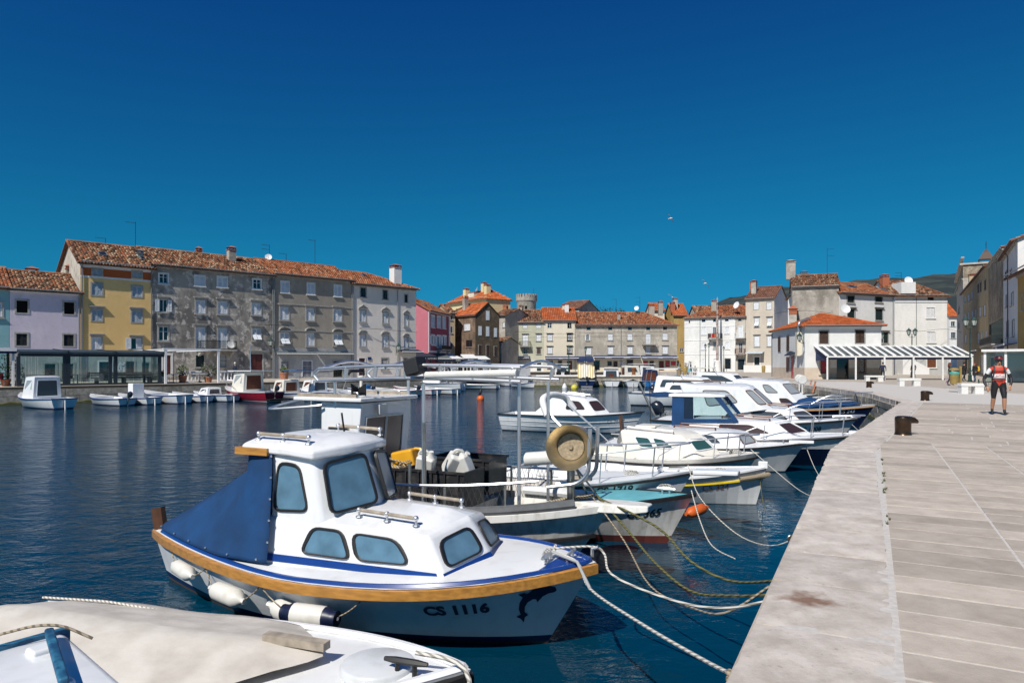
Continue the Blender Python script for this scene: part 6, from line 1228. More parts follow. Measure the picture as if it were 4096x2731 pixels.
# ---------------- cream cabin boat with tinted windows, bimini and twin outboards
b = Boat('cream cabin boat with green tinted windows, navy hull band and folded white canopy', (5.0,15.5), (.87,-.49), L=5.6, B=2.2, fb=.68, bow=.86, stern=.68, rake=.6, p1=2.6, a1=.95, name='cabin_boat'); CB = b; b.xs, b.L = -1.6, 4.4
b.hull('gel_cream', 'navy2', 'navy2', sz=(.2,.45)); b.rubrail('black_rub', .035, .05, -.12); b.deck(.42,.998,'gel_cream',camber=.05); b.cockpit(.03,.42,.25,'gel_cream',.16)
b.house([(-.1,.80,.60),(1.6,.62,.70),(2.0,.0,.76)], [(-.25,.68,1.27),(1.2,.54,1.20),(1.5,.0,1.22)], 'gel_cream', .07, .06); 
b.fwin(3, [(.52,.42),(.74,.42),(.78,.82),(.54,.82)], 'win_green', 'gel', .025, .05); b.fwin(3, [(.24,.42),(.49,.42),(.50,.82),(.32,.80)], 'win_green', 'gel', .025, .05); b.fwin(1, [(.1,.3),(.9,.3),(.88,.82),(.12,.82)], 'win_green', 'gel', .03, .06); b.fwin(2, [(.1,.3),(.9,.3),(.88,.82),(.12,.82)], 'win_green', 'gel', .03, .06)
MB().box((.0,-.3,1.32),(.5,.3,1.37)).build('roof_hatch', 'gel_cream', b.root, bevel=.02); b.tube('grab_rail', [(-.1,-.60,1.27),(-.1,-.60,1.35),(1.0,-.53,1.29),(1.0,-.53,1.23)], .016)
b.pulpit(.55,.42,posts=4,dip=.2); b.outboard(-.35,1.15,tilt=-.35); b.outboard(.35,1.1,tilt=-.3)
for sd in (-.9,.9):
    for dx in (0,.06): b.tube('canopy_strut', [(-1.0,sd,.68),(-2.2-dx,sd*.8,1.75)], .014)
q = MB(); q.tube(smooth_path([(-2.05,-.86,1.55),(-2.3,-.72,1.95),(-2.35,0,2.05),(-2.3,.72,1.95),(-2.1,.86,1.6)],.3), .085, 10); q.build('folded_canopy', 'canvas_white', b.root, smooth='auto')
q = MB(); q.lathe([(.17,0),(.18,.01),(.17,.02)], 16, (-.35,-.3,1.05), (-1,0,.3)); q.build('steering_wheel', 'steel', b.root, smooth='auto')
b.cleat(.86, -.1, 'rope_white', 1.3)
# ---------------- grey hulled boat number 66
b = Boat('white cabin boat with pale tinted windows and a grey hull ending in 66', (7.1,17.9), (.9,-.43), L=5.4, B=2.2, fb=.62, bow=.8, stern=.62, rake=.55, p1=2.5, a1=.95, name='cabin_boat')
b.hull('gel_grey', 'gel_grey', 'antifoul'); b.rubrail('black_rub', .04, .05, -.03); b.deck(.05,.998,'deck_white',camber=.05); b.house([(-1.0,.72,.58),(1.25,.66,.64),(1.6,0,.68)], [(-1.0,.62,1.04),(1.0,.55,1.0),(1.3,0,1.02)], 'gel', .06, .06)
b.fwin(3, [(.22,.3),(.6,.3),(.6,.82),(.28,.82)], 'win_grey', 'gel_grey', .02, .06); 
for k in (1,2): b.fwin(k, [(.1,.22),(.9,.22),(.86,.86),(.14,.86)], 'win_pale', 'dark_wood', .03, .06)
b.text('66', .74, .36, .12, 'ink_black', -1, bold=.004); b.cleat(.9,0,'steel',1)
for y0 in (-.4,.4): b.tube('grab_rail', [(-.6,y0,1.07),(-.6,y0,1.14),(.5,y0,1.12),(.5,y0,1.05)], .022, 'mahog')
MB().loft([[(2.3,-.13,.76),(2.3,.13,.76),(2.3,.13,.84),(2.3,-.13,.84)],[(2.9,-.1,.78),(2.9,.1,.78),(2.9,.1,.85),(2.9,-.1,.85)]]).build('bow_platform', 'gel', b.root, bevel=.02)
# ---------------- boat with hardtop and blue canvas
b = Boat('white cruiser with a hardtop on blue canvas walls and a steel pulpit', (9.2,18.9), (.9,-.43), L=7.0, B=2.4, fb=.72, bow=.95, stern=.72, rake=.6, p1=2.5, a1=.95, name='cabin_cruiser')
b.hull('gel', 'navy', 'navy', sz=(.3,.5)); b.rubrail('black_rub', .03, .05, -.06); b.deck(.05,.998,'deck_white',camber=.05)
b.house([(-1.2,.86,.7),(1.6,.72,.78),(2.15,0,.84)], [(-1.2,.74,1.2),(1.1,.58,1.18),(1.45,0,1.22)], 'gel', .07, .06); b.fwin(3, [(.16,.3),(.66,.26),(.66,.78),(.3,.8)], 'win_brown', 'dark_wood', .025, .06)
for k in (1,2): b.fwin(k, [(.08,.2),(.92,.2),(.9,.88),(.1,.88)], 'win_brown', 'gel', .03, .06)
for y0 in (-.45,.45): b.tube('grab_rail', [(-.3,y0,1.24),(-.3,y0,1.31),(1.0,y0,1.27),(1.0,y0,1.2)], .025, 'mahog')
MB().loft([[(-1.8,-.75,1.86),(-1.8,.75,1.86),(-1.8,.72,1.94),(-1.8,-.72,1.94)],[(-.6,-.72,1.86),(-.6,.72,1.86),(-.6,.69,1.96),(-.6,-.69,1.96)],[(-.2,-.6,1.87),(-.2,.6,1.87),(-.2,.58,1.92),(-.2,-.58,1.92)]]).build('hardtop', 'gel', b.root, bevel=.02)
for sd in (-1,1):
    MB().quad((-1.7,sd*.78,.75),(-1.35,sd*.78,.75),(-1.35,sd*.70,1.86),(-1.7,sd*.70,1.86)).build('canvas_wall', 'canvas_blue', b.root); MB().quad((-1.35,sd*.78,1.15),(.1,sd*.70,1.2),(-.4,sd*.62,1.86),(-1.35,sd*.70,1.86)).build('clear_panel', 'clear_glass', b.root); MB().loft([[(.08,sd*.72,1.18),(.2,sd*.7,1.18)],[(-.5,sd*.64,1.86),(-.32,sd*.62,1.86)]],closed=False).build('canvas_edge','canvas_blue',b.root); MB().quad((-1.35,sd*.785,1.1),(.1,sd*.71,1.16),(.08,sd*.705,1.26),(-1.35,sd*.78,1.22)).build('canvas_hem','canvas_blue',b.root)
MB().quad((.1,-.7,1.2),(.1,.7,1.2),(-.4,.6,1.86),(-.4,-.6,1.86)).build('windscreen', 'clear_glass', b.root)
q = MB(); q.loft([[(-1.8,-.7,1.9),(-1.8,.7,1.9),(-1.8,.7,1.84),(-1.8,-.7,1.84)],[(-2.2,-.6,1.95),(-2.2,.6,1.95),(-2.2,.6,1.82),(-2.2,-.6,1.82)],[(-2.6,-.5,1.92),(-2.6,.5,1.92),(-2.6,.5,1.86),(-2.6,-.5,1.86)]]); q.build('rolled_canvas', 'canvas_blue', b.root, bevel=.03); b.pulpit(.52,.5,posts=4,dip=.2); b.tube('pulpit_seat', [(2.6,-.3,1.35),(3.2,-.25,1.38),(3.3,0,1.38),(3.2,.25,1.38),(2.6,.3,1.35)], .02)
MB().loft([[(3.0,-.18,.9),(3.0,.18,.9),(3.0,.18,.99),(3.0,-.18,.99)],[(3.95,-.13,.93),(3.95,.13,.93),(3.95,.13,1.01),(3.95,-.13,1.01)]]).build('bow_platform', 'gel', b.root, bevel=.03); MB().obox((-3.45,0,.95),(.03,0,.02),(0,.12,0),(-.03,0,.25)).build('rudder_head','dark_wood',b.root)
# ---------------- CS 1008
b = Boat('white motor cruiser with a tall wheelhouse and grey side windows, numbered 1008', (11.0,23.3), (.88,-.475), L=6.8, B=2.5, fb=.78, bow=1.0, stern=.78, rake=.7, p1=2.5, a1=.95, name='cabin_cruiser')
b.hull('gel', 'navy', 'antifoul'); b.rubrail('black_rub', .05, .07, -.04); b.deck(.03,.998,'deck_white',camber=.06)
b.house([(-.9,.95,.75),(1.7,.80,.82),(2.3,0,.86)], [(-.9,.84,1.28),(1.3,.66,1.22),(1.75,0,1.26)], 'gel', .08, .06); b.fwin(3, [(.10,.28),(.55,.25),(.58,.85),(.16,.85)], 'win_grey', 'dark_wood', .03, .08); b.fwin(3, [(.66,.45),(.88,.45),(.86,.86),(.70,.86)], 'win_grey', 'dark_wood', .03, .08)
for k in (1,2): b.fwin(k, [(.1,.2),(.9,.2),(.86,.86),(.14,.86)], 'win_grey', 'dark_wood', .03, .08)
b.house([(-1.9,.95,.8),(.5,.88,1.24),(.8,.48,1.26),(.9,0,1.27)], [(-2.4,.82,2.06),(-.25,.76,2.0),(-.03,.42,2.03),(.05,0,2.05)], 'gel', .08, .06, 'wheelhouse'); b.fwin(5, [(.22,.38),(.70,.34),(.66,.86),(.26,.86)], 'win_pale', 'dark_wood', .03, .1)
b.fwin(4, [(.12,.2),(.94,.2),(.92,.86),(.14,.84)], 'win_pale', 'dark_wood', .03, .07); b.fwin(3, [(.06,.2),(.9,.2),(.88,.86),(.08,.86)], 'win_pale', 'dark_wood', .03, .07); b.fwin(1, [(.1,.2),(.94,.2),(.9,.86),(.12,.86)], 'win_pale', 'dark_wood', .03, .07)
for y0 in (-.5,.5): b.tube('grab_rail', [(.45,y0,1.34),(.45,y0,1.42),(1.3,y0,1.38),(1.3,y0,1.28)], .028, 'mahog'); b.tube('roof_rail', [(-2.7,y0,2.1),(-2.7,y0,2.2),(-1.0,y0,2.18),(-1.0,y0,2.1)], .018, 'dark_wood')
b.pulpit(.62,.6,posts=4,dip=.3); b.text('CS 1008', .80, .62, .15, 'ink_black', -1, bold=.004); fender(b.wpt((3.0,-.35,.1)), b.wpt((3.0,-.35,.5)), .13, 'rust', label='rusty brown buoy at the bow of cruiser 1008')
b.outboard(.9,1.2,tilt=-.6)
b.tube('boat_hook', [(-3.3,-.9,.9),(-3.9,-.9,2.1)], .05, 'steel_dull')
# ---------------- navy hull CS 243 with blue cover
b = Boat('navy hulled boat with a dark blue bow cover and white wheelhouse, numbered 243', (15.4,30.4), (.88,-.475), L=7.6, B=2.6, fb=.8, bow=1.05, stern=.8, rake=.7, p1=2.5, a1=.95, name='cabin_cruiser')
b.hull('navy', 'navy', 'antifoul', upper='gel'); b.rubrail('varnish', .03, .04, -.1); b.deck(.03,.998,'gel_cream',camber=.06)
b.house([(-1.7,.95,.8),(.8,.88,.9),(1.3,0,.95)], [(-2.2,.82,2.08),(-.1,.74,1.98),(.25,0,2.02)], 'gel', .08, .06, 'wheelhouse'); b.fwin(3, [(.18,.55),(.42,.55),(.40,.88),(.26,.88)], 'win_pale', 'dark_wood', .03, .08); 
for k in (1,2): b.fwin(k, [(.1,.5),(.92,.5),(.9,.92),(.12,.92)], 'win_pale', 'dark_wood', .03, .06)
b.fwin(3, [(.05,.1),(.28,.1),(.26,.34),(.1,.34)], 'win_brown', 'dark_wood', .03, .06)
q = MB(); g = []
for i in range(13):
    x = lerp(.2,3.2,i/12); t = (x-b.xs)/b.L; g.append([V(x,(b.b(t)*.96)*k, b.h(t)+.06+(.5*(1-i/14))*(1-abs(k)**1.6)+.03*sin(i*2+k*3)) for k in [j/5-1 for j in range(11)]])
q.loft(g, closed=False); q.build('bow_cover', 'canvas_blue', b.root, smooth=True); b.pulpit(.66,.55,posts=3,dip=.3); b.text('CS 243', .86, .72, .17, 'gel', -1)
# ---------------- cruiser at anchor in the open water
b = Boat('white clinker cabin boat CS 794 with brown windows moored in open water', (2.4,29), (.93,-.36), L=6.0, B=2.2, fb=.72, bow=.9, stern=.72, rake=.55, p1=2.4, a1=.9, tr=.75, name='cabin_boat'); 
b.root.location = (2.5, 28.6, WLZ); b.hull('gel', 'gel', 'antifoul', sz=(.04,.1)); b.rubrail('black_rub', .04, .06, -.02); b.deck(.35,.998,'deck_white',camber=.05); b.cockpit(.03,.35,.2,'gel',.15)
for zf_ in (.35,.62): b.rubrail('gel_grey', .012, .02, 0, zoff=zf_, name='strake')
b.house([(-1.5,.80,.72),(1.2,.70,.76),(1.65,0,.8)], [(-.6,.66,1.48),(.75,.56,1.36),(1.1,0,1.38)], 'gel', .09, .06); b.fwin(3, [(.12,.35),(.50,.32),(.50,.86),(.2,.86)], 'win_brown', 'black_rub', .03, .08)
for k in (1,2): b.fwin(k, [(.1,.25),(.9,.25),(.88,.88),(.12,.88)], 'win_brown', 'black_rub', .03, .07)
for y0 in (-.4,.4): b.tube('grab_rail', [(-.3,y0,1.56),(-.3,y0,1.63),(.7,y0,1.52),(.7,y0,1.46)], .02)
b.text('CS 794 T', .84, .5, .14, 'ink_black', -1)
# ---------------- the far end of the near quay: smaller boats
for i, (px, py, Y, Lb, kind, lab) in enumerate((
    (866,407,34,6.0,'cuddy','white open boat with a steel rail along the stone corner of the quay'), (855,404,37,5.6,'cover','white boat with an olive windscreen beside the block wall'),
    (846,398,41,5.4,'open','low white skiff with black rub rail by the block wall'), (829,392,47.5,5.5,'open','white boat with a net winch wheel on its foredeck'), (822,389.5,51,5.2,'open','white rowing boat moored past the winch boat'))):
    X = (px-512)/FPX*Y; b = Boat(lab, (X-.9,Y+.1), (.95,-.3), L=Lb, B=2.0, fb=.55, bow=.75, stern=.55, rake=.4, name='small_boat', group='small boats by the block wall')
    b.hull('gel', 'gel', 'antifoul'); b.rubrail('black_rub', .03, .05, -.03); b.deck(.5,.998); b.cockpit(.04,.5,.15,thwarts=(.25,))
    if kind == 'cuddy': b.pulpit(.55,.4); b.house([(-.6,.7,.55),(1.0,.6,.6),(1.3,0,.62)], [(-.4,.6,1.0),(.7,.5,.95),(1.0,0,.97)], 'gel')
    if kind == 'cover': b.house([(-1.2,.75,.55),(.8,.65,.6),(1.2,0,.62)], [(-1.2,.65,1.15),(.4,.55,1.1),(.8,0,1.12)], 'gel'); b.fwin(3,[(.1,.2),(.6,.2),(.6,.8),(.2,.8)],'win_brown','gel',.03,.05); b.pulpit(.6,.35)
    if 'winch' in lab: q = MB(); q.tube([(1.5,0,.7),(1.5,0,1.5)], .05, 6); q.lathe([(.28,-.08),(.33,0),(.28,.08)], 16, (1.5,0,1.7), (.2,-1,0)); q.build('winch', 'plastic_white', b.root, smooth='auto'); MB().obox((2.3,.3,1.2),(.05,0,0),(0,.12,0),(.1,0,.4)).build('rudder','terracotta',b.root)
for i, (px, py, Y, Lb, lab, hh, dark) in enumerate(((776,380,56,9.0,'white fly bridge cruiser with a black windscreen by the restaurant quay',2.2,True),(752,384,44,8.5,'white motor yacht with an awning frame and small dark windows',2.0,False),(742,392,44,6.0,'white boat with dark side windows and a raised outboard',1.2,True))):
    X = (px-512)/FPX*Y; b = Boat(lab, (X,Y), (.93,-.36), L=Lb, B=2.8, fb=.9, bow=1.2, stern=.9, rake=.7, name='motor_yacht'); b.hull('gel','navy','antifoul'); b.rubrail('black_rub',.03,.05,-.03); b.deck(.02,.998,camber=.05)
    b.house([(-2.6,1.0,.9),(1.2,.9,1.0),(1.9,0,1.05)], [(-2.4,.85,.9+hh*.55),(.3,.75,.9+hh*.5),(.8,0,.92+hh*.5)], 'gel'); b.fwin(3,[(.1,.35),(.9,.35),(.85,.8),(.3,.8)],'win_grey','black_rub',.03,.06)
    for k in (1,2): b.fwin(k,[(.1,.25),(.9,.25),(.88,.85),(.12,.85)],'win_grey','black_rub',.03,.06)
    b.pulpit(.6,.5); b.tube('mast', [(-1.2,0,2),(-1.0,0,3.0)], .03)
    if hh > 1.5:
        b.tube('awning_frame', [(-3.2,-.9,1),(-3.0,-.9,2.45),(-1.2,-.85,2.5),(-.6,-.8,1.7)], .02); b.tube('awning_frame', [(-3.2,.9,1),(-3.0,.9,2.45),(-1.2,.85,2.5),(-.6,.8,1.7)], .02); MB().box((-3.1,-.95,2.46),(-1.0,.95,2.52)).build('awning', 'canvas_white' if not dark else 'canvas_stripe', b.root)
    else: b.outboard(.3,1.2,tilt=-.9); b.outboard(-.5,1.0,tilt=-.7)
# ================================================================ boats along the long quay, bow to the wall
def far_boat(px, Y, hd, Lb, label, Bm=1.8, hull='gel', stripe='stripe_blue', cab=None, cabm='gel', ob=False, open_=True, group='boats along the long quay', wall='win_grey', fb=.5, trans=None, rud=True, name='small_boat', off=0):
    X = (px-512)/FPX*Y; hd = Vector((hd[0],hd[1],0)).normalized(); b = Boat(label, (X,Y), hd, L=Lb, B=Bm, fb=fb, bow=fb*1.45, stern=fb*1.05, rake=.35, sm=.42, p1=2.2, a1=.8, tr=.7, name=name, group=group)
    b.hull(hull, stripe, 'antifoul_brown', sz=(.04,.09), trans=trans); b.rubrail(stripe, .03, .05, -.04); b.deck(.62 if open_ else .3,.998,'gel')
    if open_: b.cockpit(.05,.62,.12,'gel',.1,thwarts=(.2,.4))
    else: b.cockpit(.04,.3,.12,'gel',.1)
    if cab:
        x0, x1, w_, z1 = cab; b.house([(x0,w_,fb*.95),(x1,w_*.9,fb),(x1+.35,0,fb*1.05)], [(x0,w_*.88,z1),(x1-.25,w_*.75,z1-.04),(x1+.02,0,z1)], cabm, .06, .04)
        b.fwin(3,[(.12,.42),(.85,.42),(.85,.86),(.22,.86)],wall,'gel',.03,.05); b.fwin(0,[(.15,.42),(.88,.42),(.78,.86),(.15,.86)],wall,'gel',.03,.05)
        for k in (1,2): b.fwin(k,[(.1,.45),(.9,.45),(.88,.88),(.12,.88)],wall,'gel',.03,.05)
        b.fwin(4,[(.12,.1),(.88,.1),(.88,.85),(.12,.85)],'win_grey' if cabm == 'gel' else 'mahog',cabm,.04,.03)
    if ob: b.outboard(0,.9,tilt=-.5)
    elif rud: MB().box((b.xs-.12,-.03,-.15),(b.xs-.02,.03,fb*.85)).build('rudder', 'gel', b.root)
    return b
HQ = (-.86,.51)
def qy(px): k = (px-512)/FPX; return 83.6/(1.056-k)
far_boat(23, qy(23)-2.0, HQ, 5.6, 'white boat with a glazed wheelhouse below the lilac house', 2.2, cab=(-.7,.9,.85,2.0), open_=False, fb=.65, wall='win_pale', name='cabin_boat')
far_boat(93, qy(93)-2.2, HQ, 4.6, 'white open boat with a black outboard below the yellow house', 1.8, ob=True)
b = far_boat(121, qy(121)-2.4, HQ, 4.4, 'white open boat with a narrow upright steering shelter', 1.7); MB().box((-.3,-.4,.3),(.3,.4,1.45)).build('shelter', 'gel', b.root, bevel=.03); MB().box((.301,-.3,.8),(.31,.3,1.35)).build('pane','win_grey',b.root)
far_boat(147, qy(147)-2.2, HQ, 4.9, 'white double seat rowing boat with high freeboard and rudder', 1.9, fb=.62)
far_boat(175, qy(175)-2.2, HQ, 4.2, 'low white rowing boat between two larger white boats', 1.7)
far_boat(196, qy(196)-2.2, HQ, 4.8, 'white boat with a low rounded cuddy and brown hatch', 1.8, cab=(-.2,1.0,.65,1.0), open_=False, cabm='gel')
b = far_boat(228, qy(228)-3.0, (-.8,.6), 6.6, 'red hulled boat with a cream wheelhouse and swim platform', 2.4, hull='hull_red', stripe='gel', cab=(-.6,1.2,.9,2.2), cabm='gel_cream', open_=False, fb=.75, ob=True, trans='hull_red', wall='win_pale', name='cabin_boat'); b.pulpit(.5,.5); MB().box((b.xs-.7,-.9,.18),(b.xs-.02,.9,.26)).build('swim_platform','black_rub',b.root)
MB().box((-1.7,-.95,2.25),(1.4,.95,2.31)).build('sun_roof','gel',b.root); b.tube('mast',[(-.2,0,2.3),(-.1,0,4.2)],.03)
b = far_boat(273, qy(273)-2.6, (-.8,.6), 5.4, 'white boat with a varnished brown cabin front and blue sunshade', 2.0, cab=(-.2,1.4,.8,1.5), cabm='gel_cream', open_=False, wall='mahog', name='cabin_boat')
for sx in (-1.8,-.3): 
    for sy in (-.7,.7): b.tube('shade_pole', [(sx,sy,.5),(sx,sy,2.3)], .015)
MB().box((-2.0,-.8,2.3),(-.1,.8,2.34)).build('sunshade','blue_mid',b.root)
far_boat(302, qy(302)-2.6, (-.8,.6), 5.2, 'white boat with a dark brown cabin bulkhead next to the sunshade boat', 2.0, cab=(-.2,1.4,.8,1.45), cabm='gel', open_=False, wall='mahog', name='cabin_boat')
b = far_boat(326, qy(326)-3.0, (-.8,.6), 6.2, 'white open boat with a folded black canopy', 2.1, ob=True, name='open_boat')
b.tube('canopy_strut', [(-.5,-.8,.6),(-1.2,-.8,2.0)], .018); b.tube('canopy_strut', [(-.5,.8,.6),(-1.2,.8,2.0)], .018); q = MB(); q.tube(smooth_path([(-1.2,-.85,1.9),(-1.3,-.7,2.2),(-1.3,.7,2.2),(-1.2,.85,1.9)],.25), .13, 8); q.build('folded_canopy','black_rub',b.root,smooth='auto'); MB().obox((b.xs-.2,.5,.75),(.12,0,0),(0,.25,0),(.05,0,.35)).build('motor_cover','blue_mid',b.root,bevel=.08)
far_boat(350, qy(350)-4.5, (-.9,.4), 5.4, 'long white rowing skiff with plank lines below the arched windows', 1.8)
far_boat(371, qy(371)-3.6, (-.8,.6), 6.2, 'cream motor boat with a chrome stern ladder', 2.2, hull='gel_cream', ob=True, name='open_boat')
far_boat(396, qy(396)-3.6, (-.8,.6), 5.6, 'white boat with a dark red bottom and blue cover', 2.0, stripe='hull_red')
far_boat(416, qy(416)-4.0, (-.8,.6), 5.6, 'navy and white boat with yellow mooring floats', 2.0, hull='gel', stripe='navy2', name='open_boat')
# inflatable dinghy
o = empty('inflatable_dinghy', (-18.6, 56.6, WLZ), radians(150), 'grey white inflatable dinghy with blue dashes floating off the quay', 'dinghy'); q = MB(); q.tube(catmull([(-1.3,.55,.22),(0,.6,.22),(1.0,.5,.26),(1.45,0,.36),(1.0,-.5,.26),(0,-.6,.22),(-1.3,-.55,.22)],5), [.12]+[.2]*29+[.12], 10); q.build('tube','gel_grey',o,smooth='auto'); MB().box((-1.25,-.45,.1),(1.0,.45,.14)).build('floor','rubber_grey',o); MB().box((-1.2,-.5,.15),(-1.15,.5,.5)).build('transom','gel_grey',o)
for x in (-.8,-.2,.4):
    for sy in (-1,1): MB().box((x,sy*.79-.01,.2),(x+.35,sy*.79+.01,.25)).build('dash','blue_mid',o)
# cruisers at the corner, seen behind the steel frame
b = far_boat(446, 74, (-.95,.3), 7.6, 'white cruiser with a raked dark windscreen at the corner of the long quay', 2.6, cab=(-1.6,1.6,1.0,1.75), open_=False, fb=.85, stripe='navy2', name='cabin_cruiser'); b.tube('radar_arch', [(-1.5,-.95,.9),(-1.8,-.85,2.3),(-1.8,.85,2.3),(-1.5,.95,.9)], .06, 'gel', .3); b.root.location = (-8.6,71.2,WLZ)
b = far_boat(470, 78, (-.95,.3), 6.5, 'white hull with a brown bottom lying past the corner cruiser', 2.2, stripe='antifoul_brown', name='open_boat'); b.root.location = (-4.6,76.5,WLZ)
for i, (X, Y, lab) in enumerate(((-1.2,88,'white boat with a curved roll bar and canvas tube in the inner harbour mouth'),(1.2,92,'white boat with a tall swept roll bar in the inner harbour mouth'))):
    b = far_boat(512, Y, (-.3,.95), 6.2, lab, 2.2, group='boats in the inner harbour mouth', fb=.75, name='open_boat', ob=True); b.root.location = (X,Y,WLZ); MB().loft([[(-1.0,-.95,.7),(-.4,-.95,.7),(-.4,.95,.7),(-1.0,.95,.7)],[(-1.5,-.85,2.2),(-1.1,-.85,2.2),(-1.1,.85,2.2),(-1.5,.85,2.2)]],True,False,False).build('roll_bar','gel',b.root)
    if i == 0: q = MB(); q.tube([(-.6,-.8,2.5),(-.6,.8,2.5)], .3, 10); q.build('canvas_tube','canvas_white',b.root,smooth='auto')
b = far_boat(527, 81, (.5,-.86), 4.6, 'small white boat moored at the pier corner', 1.8, group='boats at the pier'); b.root.location = (1.5,80.6,WLZ)
# boats at the pier, sterns to the water
def pier_boat(px, py, label, **kw):
    Y = 2.84*FPX/(py-HOR); X = (px-512)/FPX*Y; b = far_boat(px, Y+4, (.1,1), kw.pop('Lb',5.5), label, group='boats at the pier', **kw); b.root.location = (X, Y+2.6, WLZ); return b
b = pier_boat(563, 385.5, 'light blue and white speedboat with a windscreen at the pier', Bm=2.2, hull='blue_mid', stripe='gel', trans='blue_mid', ob=True, name='speedboat'); b.tube('windscreen', [(.6,-.9,.6),(.2,-.8,1.1),(.2,.8,1.1),(.6,.9,.6)], .03, 'iron', .1)
b = pier_boat(589, 386.5, 'navy hulled boat under a yellow and white striped canvas', Bm=2.7, hull='navy2', stripe='gel', ob=True, cab=(-.2,1.4,1.0,2.3), open_=False, fb=.8, Lb=6.5, wall='win_green', name='cabin_boat')
m_, N_, L_, B_ = newmat('stripes'); tc_ = N_.new('ShaderNodeTexCoord'); wv_ = N_.new('ShaderNodeTexWave'); wv_.inputs['Scale'].default_value = 1.1; wv_.bands_direction = 'Y'; L_.new(tc_.outputs['Object'], wv_.inputs['Vector']); rm_ = N_.new('ShaderNodeValToRGB'); rm_.color_ramp.interpolation = 'CONSTANT'; rm_.color_ramp.elements[0].color = (.72,.70,.64,1); rm_.color_ramp.elements[1].position = .55; rm_.color_ramp.elements[1].color = (.52,.42,.16,1); L_.new(wv_.outputs['Color'], rm_.inputs[0]); L_.new(rm_.outputs[0], B_.inputs['Base Color']); B_.inputs['Roughness'].default_value = .9
q = MB(); g = [[V(lerp(.3,-2.4,i/8), lerp(1.1,-1.0,j/10), (2.75-.5*((j/10-.3)**2))*(1-i/8)+(1.1 if i else 0)*(i/8)+.08*sin(j*1.9+i)) for j in range(11)] for i in range(9)]; q.loft(g, closed=False); o = q.build('striped_canvas','stripes',b.root,smooth=True); o.modifiers.new('s','SOLIDIFY').thickness=.02
b = pier_boat(614, 386.5, 'white boat with a round brown topped wheelhouse and wooden door', Bm=2.6, cab=(-.8,.9,1.0,2.2), cabm='gel', open_=False, fb=.75, wall='win_pale', stripe='navy2', Lb=6, name='cabin_boat'); MB().loft([[(-1.0,-.95,2.2),(-1.0,.95,2.2),(.8,.8,2.2),(.8,-.8,2.2)],[(-.9,-.8,2.38),(-.9,.8,2.38),(.6,.65,2.38),(.6,-.65,2.38)]]).build('wheelhouse_top','canvas_beige',b.root,bevel=.05); MB().box((-.83,-.3,.8),(-.81,.3,1.55)).build('cabin_door','mahog',b.root)
b = pier_boat(635, 386.8, 'pale grey double ended skiff under a fitted cover', Bm=2.2, hull='gel_grey', stripe='gel_grey', Lb=5, open_=False, fb=.7); q = MB(); q.loft([[b.pt(t, b.h(t), sd)+V(0,0,.02+.12*(1-abs(sd)) ) if abs(sd) == 1 else V(b.xs+t*b.L,0,b.h(t)+.22) for sd in (-1,0,1)] for t in [i/10 for i in range(11)]], closed=False); q.build('cover','canvas_white',b.root,smooth=True)
b = pier_boat(654, 387, 'dark blue boat with a navy cabin and white windows at the pier', Bm=2.5, hull='gel_grey', stripe='navy2', cab=(-.7,.6,1.0,2.0), cabm='navy2', open_=False, fb=.72, wall='win_pale', trans='blue_mid', Lb=5.6, name='cabin_boat'); b.tube('awning_frame', [(-2.2,-.9,.7),(-2.2,-.9,2.5),(-2.2,.9,2.5),(-2.2,.9,.7)], .02, 'steel_dull')
for px, Y, lab in ((561,103,'white cabin boat with a flat sunroof behind the pier'),(631,103,'cream cabin boat with an arched roof behind the pier'),(646,104,'white boat with a square wheelhouse and sunroof behind the pier')):
    b = far_boat(px, Y, (1,.15), 7, lab, 2.5, cab=(-1.2,1.2,1.0,2.5), open_=False, fb=.9, group='boats behind the pier', name='cabin_boat', cabm='gel_cream' if px == 631 else 'gel'); b.root.location = ((px-512)/FPX*Y, Y, WLZ)
    if px != 631: MB().box((-2.6,-1.0,2.75),(1.2,1.0,2.82)).build('sun_roof','gel',b.root)

# fenders, aerials and deck clutter on the moored boats
def side_f(b_, t, z, m, lab): p = b_.wpt(b_.pt(t, z, -1, .13)); fender(p, p+V(0,0,.42), .09, m, label=lab)
side_f(CB, .45, .12, 'fender_navy', 'navy fender hanging on the cream cabin boat'); side_f(OB, .35, .1, 'fender_white', 'white fender near the stern of boat 1719'); side_f(YB, .4, .0, 'fender_white', 'white fender on the yellow striped boat'); side_f(TEAL, .55, .05, 'fender_white', 'grubby fender amidships on the teal decked boat')
for b_, x, y, z, h_ in ((CB,.2,.3,1.3,1.1),(hb,-.1,.2,2.0,.25)): MB().tube([(x,y,z),(x-.04,y,z+h_)], .012, 5).build('aerial', 'black_rub', b_.root)
for b_, x, y, z in ((OB,1.9,0,.86),(YB,1.4,.1,.62),(TEAL,2.3,.2,.82),(CB,2.25,.1,.82)):
    q = MB()
    for k in range(3): q.tube([(x+(.13-.02*k)*cos(a), y+(.13-.02*k)*sin(a), z+.015+.018*k) for a in [2*pi*i/14 for i in range(15)]], .009, 5)
    tag(q.build('rope_coil', 'rope_white', b_.root, smooth='auto'), kind='stuff')
